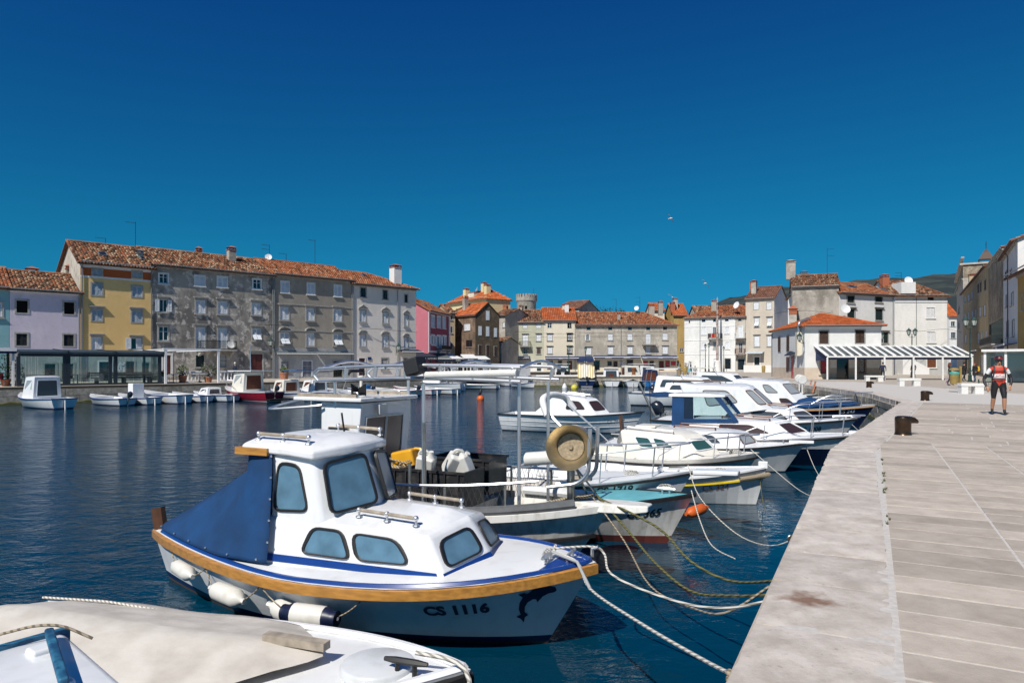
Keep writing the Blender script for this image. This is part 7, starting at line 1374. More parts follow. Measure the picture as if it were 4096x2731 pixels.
# ---------------------------------------------------------------- mooring lines
WHT = 'rope_white'
def E_(px, py, Y): return at(px, py, Y)
rope([hb.wpt((2.66,-.12,.97)), hb.wpt((2.95,-.22,.93)), E_(590,588,6.1), E_(640,622,5.0), E_(700,657,4.1), E_(735,675,3.62)], .0115, WHT, 'thick white mooring line from the varnished boat tied with a knot at the quay stones')
rope([hb.wpt((2.62,.0,.97)), hb.wpt((3.0,.12,1.0)), hb.wpt((3.12,.14,.93)), E_(610,572,6.6), E_(640,588,6.3), E_(690,604,5.8), E_(730,607,5.4), E_(768,600,5.1)], .0115, WHT, 'second white mooring line running from the fairlead of the varnished boat')
q = MB(); q.tube([hb.wpt((2.66,-.12,.97)), hb.wpt((2.95,-.22,.93)), E_(590,588,6.1)], .0155, 8); tag(q.build('hose_sleeve', 'hose', smooth='auto'), 'grey hose sleeve slipped over the mooring line at the wooden bow', 'hose')
q = MB(); kc = E_(735,675,3.62)
for i in range(5): q.ball(kc+V(random.uniform(-.03,.03),random.uniform(-.03,.03),random.uniform(-.03,.03)), .022, 8, 5)
tag(q.build('rope_knot', 'rope_tan', smooth=True), 'bulky knot where the white line meets the quay wall', 'knot')
pf = f.wpt((3.15,-.02,1.14))
rope([pf, E_(628,530,8.3), E_(655,562,7.6), E_(690,590,7.0), E_(730,595,6.3), E_(772,594,5.7)], .0135, 'rope_green', 'weedy thick rope from the fishing boat bow to the quay')
rope([f.wpt((3.0,.1,1.12)), E_(655,525,8.0), E_(690,560,7.4), E_(730,580,7.0), E_(776,580,6.2)], .0135, 'rope_green', 'green slimed rope drooping beside the fishing boat')
rope([f.wpt((3.1,-.05,1.12)), E_(624,540,8.2), E_(650,585,7.2), E_(690,606,6.4), E_(725,612,5.8), E_(770,585,5.6)], .009, 'rope_tan', 'thin tan rope looping low from the fishing boat')
rope([TEAL.wpt((2.75,0,.86)), E_(700,520,10.2), E_(712,545,9.6), E_(735,558,9.0)], .0085, WHT, 'pale line from the teal decked boat down into the water')
rope([OB.wpt((2.9,0,1.08)), E_(700,497,11.2), E_(735,532,10.4), E_(770,545,9.4), E_(800,535,8.9)], .0085, WHT, 'white line from boat 1719 hanging in a long curve')
rope([YB.wpt((2.15,0,.85)), E_(765,510,13.4), E_(785,528,12.4), E_(806,534,10.9)], .0085, 'rope_green', 'yellowish line from the yellow striped boat')
rope([CB.wpt((2.6,0,.92)), E_(775,470,14.6), E_(800,490,13.6), E_(822,500,12.1)], .009, WHT, 'white line from the cream cabin boat to the quay')
rope([E_(806,446,17.8), E_(815,468,17.0), E_(826,485,15.6)], .0085, WHT, 'white line hanging from the boat ending in 66')
rope([E_(852,424,22.5), E_(862,432,21.5), E_(874,430,20.5)], .0085, WHT, 'white line at the bow of cruiser 1008')
rope([E_(805,381,50), E_(840,388,47), E_(857,392,38)], .02, WHT, 'slack white line in the stone corner of the basin')
q = MB(); cp = E_(791,538,8.2)
for i in range(4): q.lathe([(.04,-.008),(.048,0),(.04,.008)], 10, cp-V(0,0,.07*i), (1,0,0) if i % 2 else (0,1,0))
tag(q.build('mooring_chain', 'steel_dull', smooth='auto'), 'short rusty mooring chain hanging on the quay face', 'chain')
# ---------------------------------------------------------------- bollards
M('bronze', (.085,.05,.03), .28, metal=.75, var=.3, vs=6)
bl = MB(); bl.lathe([(.185,0),(.17,.03),(.165,.1),(.168,.3),(.17,.36),(.155,.40),(.11,.42),(.001,.425)], 24); 
bl.loft([[V(.02+x*.0, .15*cos(a), .32+.1*sin(a)) for a in [2*pi*i/12 for i in range(12)]] for x in (0,)]+[[V(xx, r*1.25*cos(a), zz+r*.8*sin(a)) for a in [2*pi*i/12 for i in range(12)]] for xx, r, zz in ((.14,.105,.335),(.24,.085,.325),(.30,.06,.30),(.325,.025,.285))])
for (p, lab) in ((gp(903,434), 'brown cast iron bollard with a curved beak beside the paving bend'), (gp(925,400), 'brown bollard on the open paving ahead of the basin corner'), (gp(869,387), 'small looking bollard near the stone bench by the restaurant'), (V(1.50,2.34,0), 'low bollard on the paving before the rust stained coping stone')):
    o = tag(bl.build('bollard', 'bronze', smooth='auto'), lab, 'bollard', 'quay bollards'); o.location = (p.x, p.y, .0); o.rotation_euler.z = -.1
# ---------------------------------------------------------------- lamps, benches, bins
M('lamp_green', (.02,.055,.045), .45, var=.2); glassmat('lamp_glass', (.42,.46,.44), .25, .5); M('bench_stone', (.72,.71,.68), .7, var=.05); M('bin_ochre', (.33,.23,.07), .5, var=.15); M('bag_teal', (.05,.38,.33), .5)
def lantern(root, c, k=1.0):
    c = Vector(c); g_ = MB(); g_.loft([[c+V(r*k*cos(a), r*k*sin(a), z*k) for a in [pi/3*i+.3 for i in range(6)]] for r, z in ((.13,0),(.23,.42))]); o = g_.build('lantern', 'lamp_glass', root)
    q = MB()
    for a in [pi/3*i+.3 for i in range(6)]: q.tube([c+V(.135*k*cos(a),.135*k*sin(a),0), c+V(.235*k*cos(a),.235*k*sin(a),.42*k)], .016*k, 4)
    q.loft([[c+V(r*k*cos(a), r*k*sin(a), z*k) for a in [pi/3*i+.3 for i in range(6)]] for r, z in ((.26,.42),(.27,.45),(.12,.60),(.05,.66),(.02,.78))]); q.lathe([(.06*k,-.12*k),(.14*k,0)], 8, c); q.build('lantern_frame', 'lamp_green', o)
def street_lamp(p, h, two, label):
    o = empty('street_lamp', (p.x, p.y, 0), 0, label, 'street lamp', 'green street lamps'); q = MB(); q.lathe([(.2,0),(.2,.08),(.15,.12),(.14,.5),(.17,.55),(.1,.62),(.075,1.2),(.09,1.24),(.065,1.3),(.05,h-.9),(.07,h-.86),(.045,h-.8),(.04,h-.55)], 10); q.build('post', 'lamp_green', o, smooth='auto')
    if two:
        q = MB()
        for s_ in (-1,1): q.tube(smooth_path([(0,0,h-.95),(s_*.2,0,h-.98),(s_*.36,0,h-.88),(s_*.36,0,h-.75)],.1), .022, 6)
        q.build('arm', 'lamp_green', o, smooth='auto')
        for s_ in (-1,1): lantern(o, (s_*.36,0,h-.66), 1.05)
    else: lantern(o, (0,0,h-.62), .95)
    return o
for (k, x, y, h_, tw_, lab) in (('6',1003,1202,5.6,1,'tall double street lamp beside the women talking on the promenade'),('6',518,1165,5.6,1,'double street lamp in front of the white house with grey base'),('6',220,1145,5.6,1,'double street lamp by the restaurant pergola'),('5',332,1205,4.9,0,'single lantern post between the white cornered house and the stone flag mast'),('5',298,1200,4.9,0,'second lantern post standing close to the first by the white cornered house'),('5',478,1188,4.9,0,'lantern post before the dark doorway of the white cornered house'),('4',218,1160,4.0,0,'lantern post beside the bicycle on the pier'),('4',412,1150,4.0,0,'lantern post before the hanging blue awning')):
    street_lamp(gp(*rp(k,x,y)), h_, tw_, lab)
def wall_lamp(p, d, label):
    o = empty('wall_lantern', p, 0, label, 'wall lantern', 'wall lanterns'); d = Vector(d); lantern(o, d*.9+V(0,0,-.1), 1.1); q = MB(); q.tube(smooth_path([(0,0,-.5),d*.3+V(0,0,-.1),d*.9+V(0,0,.78)],.3), .03, 5); q.tube([d*.02+V(0,0,-.75), d*.02+V(0,0,.4)], .03, 4); q.tube([(0,0,-.42),d*.9+V(0,0,-.22)], .03, 5); q.build('bracket', 'lamp_green', o)
wall_lamp(at(*rp('5',1262,875),70.5), (-.75,-.6,0), 'green wall lantern on the corner of the restaurant'); wall_lamp(at(*rp('2',632,1010),72.4), (-.2,-.75,0), 'wall lantern between the two grey houses'); wall_lamp(at(*rp('2',1662,1050),83.6), (.45,-.6,0), 'wall lantern on the pale corner house'); wall_lamp(at(*rp('5',1955,860),73), (.4,-.8,0), 'wall lantern beside the brown shutters of the restaurant')
def bench(p, rz, L_, label):
    o = empty('stone_bench', (p.x,p.y,0), rz, label, 'bench', 'white stone benches'); MB().box((-L_/2,-.25,.40),(L_/2,.25,.55)).build('seat', 'bench_stone', o, bevel=.01)
    for x in (-L_/2+.15, L_/2-.35): MB().box((x-.12,-.22,-.01),(x+.3 if x > 0 else x+.2,.22,.399)).build('leg', 'bench_stone', o, bevel=.01)
bench(gp(971,393.2), -.18, 1.15, 'white stone bench beside the ochre waste bin'); bench(gp(909,385.5), -.15, 1.45, 'white stone bench in front of the double lamp and blue jacket man'); bench(gp(874,381.2), -.15, 1.5, 'white stone bench near the end of the restaurant pergola'); bench(gp(695.5,375.2), .1, 1.6, 'low stone bench beside the seated person on the pier')
bo = empty('waste_bin', gp(957,391.5), 0, 'ochre waste bin with a teal bag on a wooden post', 'bin'); q = MB(); q.lathe([(.2,.45),(.22,.5),(.24,1.0),(.25,1.02)], 16, (-.15,0,0)); q.build('can', 'bin_ochre', bo, smooth='auto'); q = MB(); q.lathe([(.255,1.0),(.265,1.07),(.25,1.12)], 16, (-.15,0,0)); q.build('bag', 'bag_teal', bo, smooth='auto'); q = MB(); q.lathe([(.25,1.22),(.25,1.3),(.1,1.36),(.001,1.37)], 16, (-.15,0,0)); q.build('lid', 'bin_ochre', bo, smooth='auto'); MB().box((.14,-.05,0),(.24,.05,1.45)).build('post', 'bin_ochre', bo)
gr = empty('railing', gp(986.5,392.5), -.1, 'low dark green railing next to the white stone bench', 'railing')
for x in (-.4,.4): MB().tube([(x,0,0),(x,0,.75)], .035, 6).build('post', 'lamp_green', gr)
for z in (.18,.62): MB().tube([(-.4,0,z),(.4,0,z)], .02, 5).build('rail', 'lamp_green', gr)
for i in range(9): MB().tube([(-.36+.09*i,0,.18),(-.36+.09*i,0,.62)], .012, 4).build('bar', 'lamp_green', gr)
for px, py, lab in ((679,374.6,'ochre waste bin by the lantern posts on the pier'),(685,374.9,'second ochre waste bin by the stone mast base'),(763.5,372,'ochre bin with teal rim beside the beige house')):
    p = gp(px,py); o = tag(MB().lathe([(.25,0),(.3,.3),(.33,1.1),(.28,1.2),(.001,1.25)],10).build('waste_bin','bin_ochre',smooth='auto'), lab, 'bin', 'ochre waste bins'); o.location = p
# stone flag mast
mo = empty('flag_mast', gp(*rp('5',415,1188)), 0, 'tall weathered flag mast on a round stone pedestal', 'mast'); M('mast_paint', (.38,.33,.30), .7, col2=(.24,.12,.1), vs=1.2, lo=.5, hi=.6, stretch=(1,1,2)); hm = 14.6
MB().lathe([(.75,0),(.68,.2),(.62,2.1),(.5,2.2),(.001,2.21)], 16).build('pedestal', 'stone_white', mo, smooth='auto'); MB().lathe([(.26,2.1),(.22,6),(.17,12),(.13,13.4),(.2,13.5),(.2,13.6),(.1,13.7),(.17,13.95),(.12,14.2),(.001,hm)], 12).build('pole', 'mast_paint', mo, smooth='auto')
# ---------------------------------------------------------------- people
M('jacket_navy', (.012,.02,.05), .8); M('jacket_black', (.012,.012,.014), .7); M('jeans', (.03,.06,.12), .85); M('trouser_dark', (.015,.016,.02), .8); M('shoe', (.02,.02,.02), .6); M('coat_green', (.015,.035,.03), .6); M('top_red', (.35,.05,.07), .8); M('top_white', (.65,.65,.66), .8); M('top_grey', (.3,.31,.33), .8); M('bag_yellow', (.75,.42,.02), .6); M('hair_red', (.12,.025,.012), .7); M('hair_dark', (.012,.008,.006), .7); M('jersey_red', (.52,.045,.02), .65, var=.12); M('jersey_white', (.72,.72,.72), .6); M('lycra', (.012,.013,.016), .5); M('sleeve_black', (.02,.02,.024), .6); M('helmet', (.02,.02,.024), .35, col2=(.35,.03,.03), vs=22, lo=.55, hi=.58); M('skin_tan', (.42,.21,.12), .55, var=.08); M('shopping_bag', (.6,.55,.55), .6, col2=(.2,.06,.08), vs=12, lo=.5, hi=.55)
def body(root, J, segs, mats, name='body'):
    """one skinned surface: J joint -> (pos, radius); segs: (a, b, material index)"""
    bm = bmesh.new(); sk = bm.verts.layers.skin.verify(); vs = {}
    for k, (p, r) in J.items():
        v = bm.verts.new(p); vs[k] = v; rr = r if isinstance(r, tuple) else (r, r); v[sk].radius = rr; v[sk].use_root = (k == 'pelvis')
    for a, b_, m_ in segs: bm.edges.new((vs[a], vs[b_]))
    me = bpy.data.meshes.new(name); bm.to_mesh(me); bm.free(); o = bpy.data.objects.new(name, me); COL.objects.link(o)
    s1 = o.modifiers.new('s','SKIN'); s1.use_smooth_shade = True; s2 = o.modifiers.new('u','SUBSURF'); s2.levels = 1; s2.render_levels = 1
    dg = bpy.context.evaluated_depsgraph_get(); m2 = bpy.data.meshes.new_from_object(o.evaluated_get(dg)); bpy.data.objects.remove(o); m2.name = name
    m2.materials.clear()
    for m_ in mats: m2.materials.append(MT[m_])
    S = [(Vector(J[a][0]), Vector(J[b_][0]), m_) for a, b_, m_ in segs]
    for p in m2.polygons:
        c = p.center; best = 9
        for a, b_, m_ in S:
            d = b_-a; t = max(0, min(1, (c-a).dot(d)/max(d.length_squared,1e-9))); dd = (a+d*t-c).length
            if dd < best: best = dd; p.material_index = m_
        p.use_smooth = True
    o = bpy.data.objects.new(name, m2); COL.objects.link(o); o.parent = root; return o
def person(p, rz, label, top='jacket_navy', legs='trouser_dark', hair='hair_dark', skin='skin', H=1.72, stride=.12, sit=False, long_hair=False, fat=1.0, arm=(.08,.02), sleeve=None, coat=False):
    k = H/1.75; o = empty('person', p, rz, label, 'person'); o.scale = (k,k,k); st = stride
    if sit: hipz, kn, an, toe = .46, (-.42,.46), (-.40,.08), (-.54,.04)
    dz = -.47 if sit else 0
    J = {'pelvis':((0,0,.95+dz),(.155*fat,.115*fat)),'waist':((0,.01,1.12+dz),(.135*fat,.105*fat)),'chest':((0,0,1.34+dz),(.17*fat,.12*fat)),'neckb':((0,.01,1.47+dz),(.075,.07)),'neck':((0,0,1.53+dz),(.05,.05)),'head':((0,-.02,1.62+dz),(.075,.088)),'crown':((0,-.01,1.70+dz),(.07,.078))}
    S = [('pelvis','waist',0),('waist','chest',0),('chest','neckb',0),('neckb','neck',2),('neck','head',2),('head','crown',2)]
    for n_, sx, sy in (('l',1,st),('r',-1,-st)):
        if sit: J.update({n_+'hip':((.1*sx,-.02,.93+dz),.09),n_+'knee':((.12*sx,-.42,.48),.06),n_+'cal':((.12*sx,-.42,.30),.05),n_+'ank':((.12*sx,-.40,.09),.036),n_+'toe':((.13*sx,-.54,.04),.032)})
        else: J.update({n_+'hip':((.095*sx,0,.90),.10*fat),n_+'knee':((.1*sx,-sy*.5-.02,.50),.062),n_+'cal':((.1*sx,-sy*.9+.03,.33),.056),n_+'ank':((.1*sx,-sy*1.3+.02,.09),.038),n_+'toe':((.11*sx,-sy*1.3-.14,.04),.034)})
        J.update({n_+'sho':((.19*sx,0,1.42+dz),.065),n_+'elb':((.26*sx,.03+arm[1],1.15+dz),.05),n_+'wri':((.25*sx,-arm[0]-.02,.93+dz),.034),n_+'han':((.245*sx,-arm[0]-.06,.84+dz),.036)})
        sl = 0 if sleeve is None else 2
        S += [('pelvis',n_+'hip',1),(n_+'hip',n_+'knee',1),(n_+'knee',n_+'cal',1),(n_+'cal',n_+'ank',1),(n_+'ank',n_+'toe',3),('chest',n_+'sho',0),(n_+'sho',n_+'elb',0),(n_+'elb',n_+'wri',sl),(n_+'wri',n_+'han',2)]
    body(o, J, S, [top, legs, skin, 'shoe'])
    q = MB(); z = 1.66+dz
    q.ball((0,.015,z+.01), .105, 12, 7, (.86,.98,1.0))
    if long_hair: q.loft([[V(.10*cos(a)*w_, .05+.09*sin(a)*w_, zz) for a in [2*pi*i/10 for i in range(10)]] for w_, zz in ((.9,z+.02),(1.15,z-.12),(1.1,z-.25),(.4,z-.33))])
    q.build('hair', hair, o, smooth=True)
    if coat: q = MB(); q.loft([[V(.2*w_*cos(a), .16*w_*sin(a), zz) for a in [2*pi*i/14 for i in range(14)]] for w_, zz in ((.9,1.1),(1.0,.95),(1.08,.75),(1.02,.6))], True, False, False); q.build('coat_hem', top, o, smooth=True)
    return o
def face(rz): return rz
p1 = person(gp(*rp('6',275,1188)), 2.6, 'man in a navy jacket walking past the restaurant pergola', 'jacket_navy','trouser_dark', stride=.2)
p2 = person(gp(*rp('6',530,1170)), 3.0, 'person in a dark blue jacket seen from behind beside the lamp post', 'jacket_navy','trouser_dark', fat=1.25)
p3 = person(gp(*rp('6',836,1232)), 1.2, 'red haired woman in a dark green coat holding a shopping bag', 'coat_green','trouser_dark','hair_red', long_hair=True, H=1.66)
bag = empty('shopping_bag', gp(*rp('6',822,1226)), .2, 'white printed shopping bag held by the red haired woman', 'bag'); MB().loft([[(-.17,-.07,.1),(.17,-.07,.1),(.17,.07,.1),(-.17,.07,.1)],[(-.19,-.09,.55),(.19,-.09,.55),(.19,.09,.55),(-.19,.09,.55)]]).build('sack','shopping_bag',bag); MB().tube(smooth_path([(-.1,0,.55),(-.08,0,.8),(.08,0,.8),(.1,0,.55)],.1),.01,5).build('handle','shopping_bag',bag)
p4 = person(gp(*rp('6',1043,1205)), -1.4, 'woman in a long black coat with a yellow backpack', 'jacket_black','jeans','hair_red', long_hair=True, H=1.68, coat=True)
bk = empty('backpack', p4.location+V(.28,.03,1.12), .2, 'bright yellow backpack worn by the woman in black', 'backpack'); MB().loft([[(-.07,-.13,-.2),(.08,-.13,-.2),(.08,.13,-.2),(-.07,.13,-.2)],[(-.07,-.15,.05),(.1,-.15,.05),(.1,.15,.05),(-.07,.15,.05)],[(-.05,-.11,.24),(.05,-.11,.24),(.05,.11,.24),(-.05,.11,.24)]]).build('pack','bag_yellow',bk,bevel=.03); MB().tube([(-.08,-.1,.2),(-.16,-.1,.24),(-.2,-.1,.1)],.015,5).build('strap','bag_yellow',bk)
p5 = person(gp(*rp('6',1002,1203))+V(.3,1.2,0), 1.4, 'person in dark brown clothes half hidden by the lamp post', 'jacket_black','trouser_dark', H=1.7, coat=True)
person(gp(*rp('3',905,1132)), 3.0, 'person in a padded navy coat in front of the corner cafe', 'jacket_navy','trouser_dark', coat=True, H=1.7); person(gp(*rp('3',938,1132)), 3.1, 'person in a red jacket in front of the corner cafe', 'top_red','trouser_dark', H=1.78)
person(gp(*rp('4',1572,1150)), .6, 'person in black and grey with a bag standing on the pier', 'top_grey','trouser_dark', H=1.68); person(gp(*rp('4',1590,1148)), .2, 'person in a white top on the pier behind the blue pushchair', 'top_white','jeans', H=1.64); person(gp(*rp('4',1636,1148)), 1.2, 'bearded man in navy holding a blue pushchair on the pier', 'jacket_navy','trouser_dark', H=1.84, stride=.05); person(gp(695,375.0)+V(0,-.05,0), -.5, 'person in grey sitting on the low stone bench', 'top_grey','trouser_dark', sit=True)
pc = empty('pushchair', gp(*rp('4',1612,1148)), 0, 'light blue pushchair between the standing people on the pier', 'pushchair'); MB().loft([[(-.2,-.2,.4),(.2,-.2,.4),(.2,.3,.4),(-.2,.3,.4)],[(-.22,-.1,.8),(.22,-.1,.8),(.22,.4,.8),(-.22,.4,.8)]]).build('seat','teal_deck',pc)
for x in (-.22,.22):
    for y in (-.25,.35): MB().lathe([(.13,-.02),(.14,0),(.13,.02)],12,(x,y,.14),(1,0,0)).build('wheel','shoe',pc)
for x in (-.2,.2): MB().tube([(x,-.25,.14),(x,.3,.6),(x,.55,1.0)],.014,5).build('frame','shoe',pc)
# the cyclist on foot, walking towards the viewer
cyp = gp(998.5, 414.3); cy = empty('person', cyp, radians(-22), 'cyclist on foot in a red and white jersey, black shorts and helmet', 'person'); k = 1.0
J = {'pelvis':((0,0,.98),(.165,.13)),'belly':((0,-.03,1.12),(.165,.14)),'chest':((0,0,1.33),(.185,.135)),'shou':((0,.02,1.45),(.13,.10)),'neck':((0,0,1.53),(.06,.06)),'jaw':((0,-.035,1.60),(.065,.07)),'head':((0,-.02,1.67),(.075,.09)),'crown':((0,-.005,1.75),(.07,.08)),
     'lhip':((.11,0,.93),.115),'lth':((.12,-.05,.72),.10),'lknee':((.13,-.10,.52),.066),'lcal':((.135,-.07,.36),.066),'lsho':((.14,-.06,.17),.042),'lank':((.14,-.06,.09),.042),'ltoe':((.16,-.22,.045),.04),
     'rhip':((-.11,0,.93),.115),'rth':((-.115,.03,.72),.10),'rknee':((-.12,.04,.52),.066),'rcal':((-.125,.11,.36),.066),'rsho':((-.13,.16,.18),.042),'rank':((-.13,.17,.11),.042),'rtoe':((-.14,.04,.045),.04),
     'lacr':((.215,.01,1.42),.075),'lbic':((.27,.03,1.29),.062),'lelb':((.335,.05,1.15),.052),'lfor':((.33,-.03,1.03),.048),'lwri':((.285,-.10,.93),.035),'lpalm':((.265,-.13,.87),(.034,.045)),
     'racr':((-.215,.01,1.42),.075),'rbic':((-.29,.03,1.28),.062),'relb':((-.37,.06,1.12),.052),'rfor':((-.37,.0,1.0),.048),'rwri':((-.33,-.08,.88),.035),'rpalm':((-.305,-.11,.82),(.034,.045))}
S = [('pelvis','belly',0),('belly','chest',0),('chest','shou',0),('shou','neck',5),('neck','jaw',2),('jaw','head',2),('head','crown',2)]
for n_ in 'lr':
    S += [('pelvis',n_+'hip',1),(n_+'hip',n_+'th',1),(n_+'th',n_+'knee',1),(n_+'knee',n_+'cal',2),(n_+'cal',n_+'sho',2),(n_+'sho',n_+'ank',3),(n_+'ank',n_+'toe',3),('shou',n_+'acr',0),(n_+'acr',n_+'bic',4),(n_+'bic',n_+'elb',5),(n_+'elb',n_+'for',5),(n_+'for',n_+'wri',5),(n_+'wri',n_+'palm',2)]
    sx = 1 if n_ == 'l' else -1; pb = Vector(J[n_+'palm'][0])
    for i, (dx, L_) in enumerate(((-.03,.075),(-.01,.085),(.012,.08),(.03,.062))):
        a = pb+V(dx*.5*sx,-.02+dx*.2,-.035); b_ = a+V(dx*.25*sx,-.012,-L_*.5); c = b_+V(0,.018,-L_*.42)
        J[n_+'f%da'%i] = (tuple(a), .011); J[n_+'f%db'%i] = (tuple(b_), .0105); J[n_+'f%dc'%i] = (tuple(c), .0085); S += [(n_+'palm',n_+'f%da'%i,2),(n_+'f%da'%i,n_+'f%db'%i,2),(n_+'f%db'%i,n_+'f%dc'%i,2)]
    a = pb+V(-.035*sx,-.02,.0); b_ = a+V(-.02*sx,-.025,-.03); J[n_+'ta'] = (tuple(a), .013); J[n_+'tb'] = (tuple(b_), .0105); S += [(n_+'palm',n_+'ta',2),(n_+'ta',n_+'tb',2)]
body(cy, J, S, ['jersey_red','lycra','skin_tan','shoe','jersey_white','sleeve_black'])
MB().loft([[V(sx*.155*cos(a)*1.12, -.008+.14*sin(a)*1.12-.02, z) for sx in (1,) for a in [pi+pi*i/12 for i in range(13)]] for z in (1.13,1.27)], closed=False).build('chest_panel', 'jersey_white', cy, smooth=True).modifiers.new('s','SOLIDIFY').thickness = .012
o = text_obj('RAFFLES', .05, 'jersey_red', cy, maxw=.22); o.location = (0,-.188,1.225); o.rotation_euler = (pi/2,0,0)
for s_ in (-1,1): MB().tube(smooth_path([(s_*.10,.12,1.46),(s_*.12,-.02,1.53),(s_*.13,-.13,1.40),(s_*.16,-.12,1.2),(s_*.17,.02,1.08)],.08), .02, 6).build('pack_strap', 'sleeve_black', cy, smooth='auto')
MB().tube(smooth_path([(-.14,-.14,1.37),(0,-.165,1.365),(.14,-.14,1.37)],.1), .012, 5).build('chest_strap','sleeve_black',cy); MB().tube(smooth_path([(-.18,-.06,1.08),(0,-.19,1.05),(.18,-.06,1.08)],.2), .014, 5).build('waist_strap','sleeve_black',cy)
MB().box((-.14,.10,1.1),(.14,.26,1.48)).build('pack', 'sleeve_black', cy, bevel=.05, seg=3)
hm_ = MB(); hm_.loft([[V(rx*cos(a), .0+ry*sin(a), z) for a in [2*pi*i/18 for i in range(18)]] for rx, ry, z in ((.118,.155,1.70),(.122,.16,1.745),(.108,.142,1.80),(.07,.095,1.84),(.01,.02,1.855))]); hm_.build('helmet', 'helmet', cy, smooth='auto')
for s_ in (-1,0,1): MB().obox((s_*.05,-.0,1.836-abs(s_)*.02),(.014,0,0),(0,.12,0),(0,0,.016)).build('helmet_rib','helmet',cy)
MB().obox((0,-.108,1.672),(.07,0,0),(0,.012,0),(0,0,.02)).build('sunglasses', 'lycra', cy, bevel=.006); MB().obox((0,-.118,1.635),(.014,0,0),(0,.016,0),(0,.006,.022)).build('nose','skin_tan',cy,bevel=.006); MB().obox((0,-.105,1.588),(.026,0,0),(0,.005,0),(0,0,.006)).build('mouth','top_red',cy)
for s_ in (-1,1): MB().ball((s_*.085,.0,1.65),.026,8,5,(.5,.8,1.2)).build('ear','skin_tan',cy,smooth=True); MB().tube([(s_*.085,-.01,1.70),(s_*.06,-.06,1.565)],.006,4).build('chin_strap','lycra',cy)
for s_ in (-1,1): MB().loft([[V(s_*(.118+.0*z), -.085, .94-.18*i/3) if False else V(s_*(.19-.02*i), -.03+.05*j, .95-.13*i) for j in range(2)] for i in range(4)], closed=False).build('side_stripe','jersey_white',cy)
# ---------------------------------------------------------------- gulls, cormorant and buoys
M('gull_white', (.78,.78,.78), .7); M('gull_grey', (.30,.32,.35), .7); M('bird_black', (.012,.012,.014), .5)
def gull(px, py, Y, roll, yaw, label, up=.25):
    o = empty('seagull', at(px,py,Y), yaw, label, 'bird', 'gulls in flight'); o.rotation_euler = (0, roll, yaw); MB().loft([[V(r*cos(a), y, r*.9*sin(a)) for a in [2*pi*i/10 for i in range(10)]] for r, y in ((.01,-.30),(.045,-.24),(.05,-.18),(.085,-.02),(.075,.1),(.03,.24),(.05,.34),(.005,.36))]).build('body','gull_white',o,smooth=True)
    for s_ in (-1,1):
        q = MB(); P_ = [(0.05,-.06,.11,.02),(.3,-.09,.10,.12*up*4),(.5,-.03,.10,.10*up*4),(.72,.07,.02,-.02)]
        q.loft([[V(s_*x,y-.0,z+.012), V(s_*x,y+c,z), V(s_*x,y+c,z-.01), V(s_*x,y,z-.012)] for x,y,c,z in P_]); w_ = q.build('wing','gull_grey',o,smooth='auto'); MB().loft([[V(s_*x,y-.002,z+.014), V(s_*x,y+c,z+.002), V(s_*x,y,z-.013)] for x,y,c,z in ((.6,.01,.065,.04*up*4),(.735,.075,.012,-.022))]).build('wing_tip','bird_black',w_)
gull(670.5,218,82,.7,.6,'gull banking high above the houses'); gull(705,283,78,.75,.3,'gull gliding beside the stone flag mast with dark wing tips'); gull(672.5,297,78,.5,-.1,'gull flying low over the long grey house')
def buoy(px, py, r, m, label, cone=False):
    Y = 2.84*FPX/(py-HOR); p = at(px,py,Y); o = MB(); (o.ball((0,0,r*.35), r, 14, 8) if not cone else o.lathe([(r*1.2,-.1),(r*1.2,.1),(r*.3,r*2),(.02,r*2.1)],14)); o.tube([(0,0,r*1.2),(0,0,r*1.5)],.05,6); x = o.build('buoy', m, smooth='auto'); x.location = (p.x,p.y,WLZ); return tag(x, label, 'buoy', 'mooring buoys')
buoy(480.5,399.6,.29,'buoy_orange','orange buoy with a cormorant on it in open water'); buoy(389,392,.25,'buoy_orange','small orange buoy off the corner house'); buoy(355.5,394,.25,'blue_mid','blue buoy off the grey house'); buoy(574.3,388.5,.38,'buoy_yellow','round yellow buoy before the striped canvas boat'); buoy(564.6,387,.25,'gel','small white pointed buoy by the speedboat',True); buoy(591.4,386,.4,'cork','tan cone shaped buoy under the striped canvas boat',True); buoy(675.5,386,.25,'buoy_orange','orange buoy alone off the pier wall'); buoy(514,424,.12,'buoy_orange','small red float near the clinker cabin boat'); buoy(246.5,397.5,.22,'gel','white float beside the red boat')
cb_ = empty('cormorant', at(480.5,399.6,53.0)*1.0, .5, 'black cormorant standing upright on the orange buoy', 'bird'); cb_.location.z = WLZ+.34
MB().loft([[V(y+r*.8*cos(a), r*.8*sin(a), z) for a in [2*pi*i/10 for i in range(10)]] for r, y, z in ((.02,-.08,.02),(.1,-.04,.1),(.13,0,.28),(.1,.03,.42),(.05,.05,.52),(.035,.04,.64),(.045,.06,.72),(.05,.09,.76),(.02,.13,.78))]).build('body','bird_black',cb_,smooth=True); MB().tube([(.1,0,.77),(.24,0,.77)],[.018,.006],6).build('beak','bird_black',cb_); MB().obox((-.12,0,.02),(.02,0,0),(0,.04,0),(-.05,0,.12)).build('tail','bird_black',cb_)
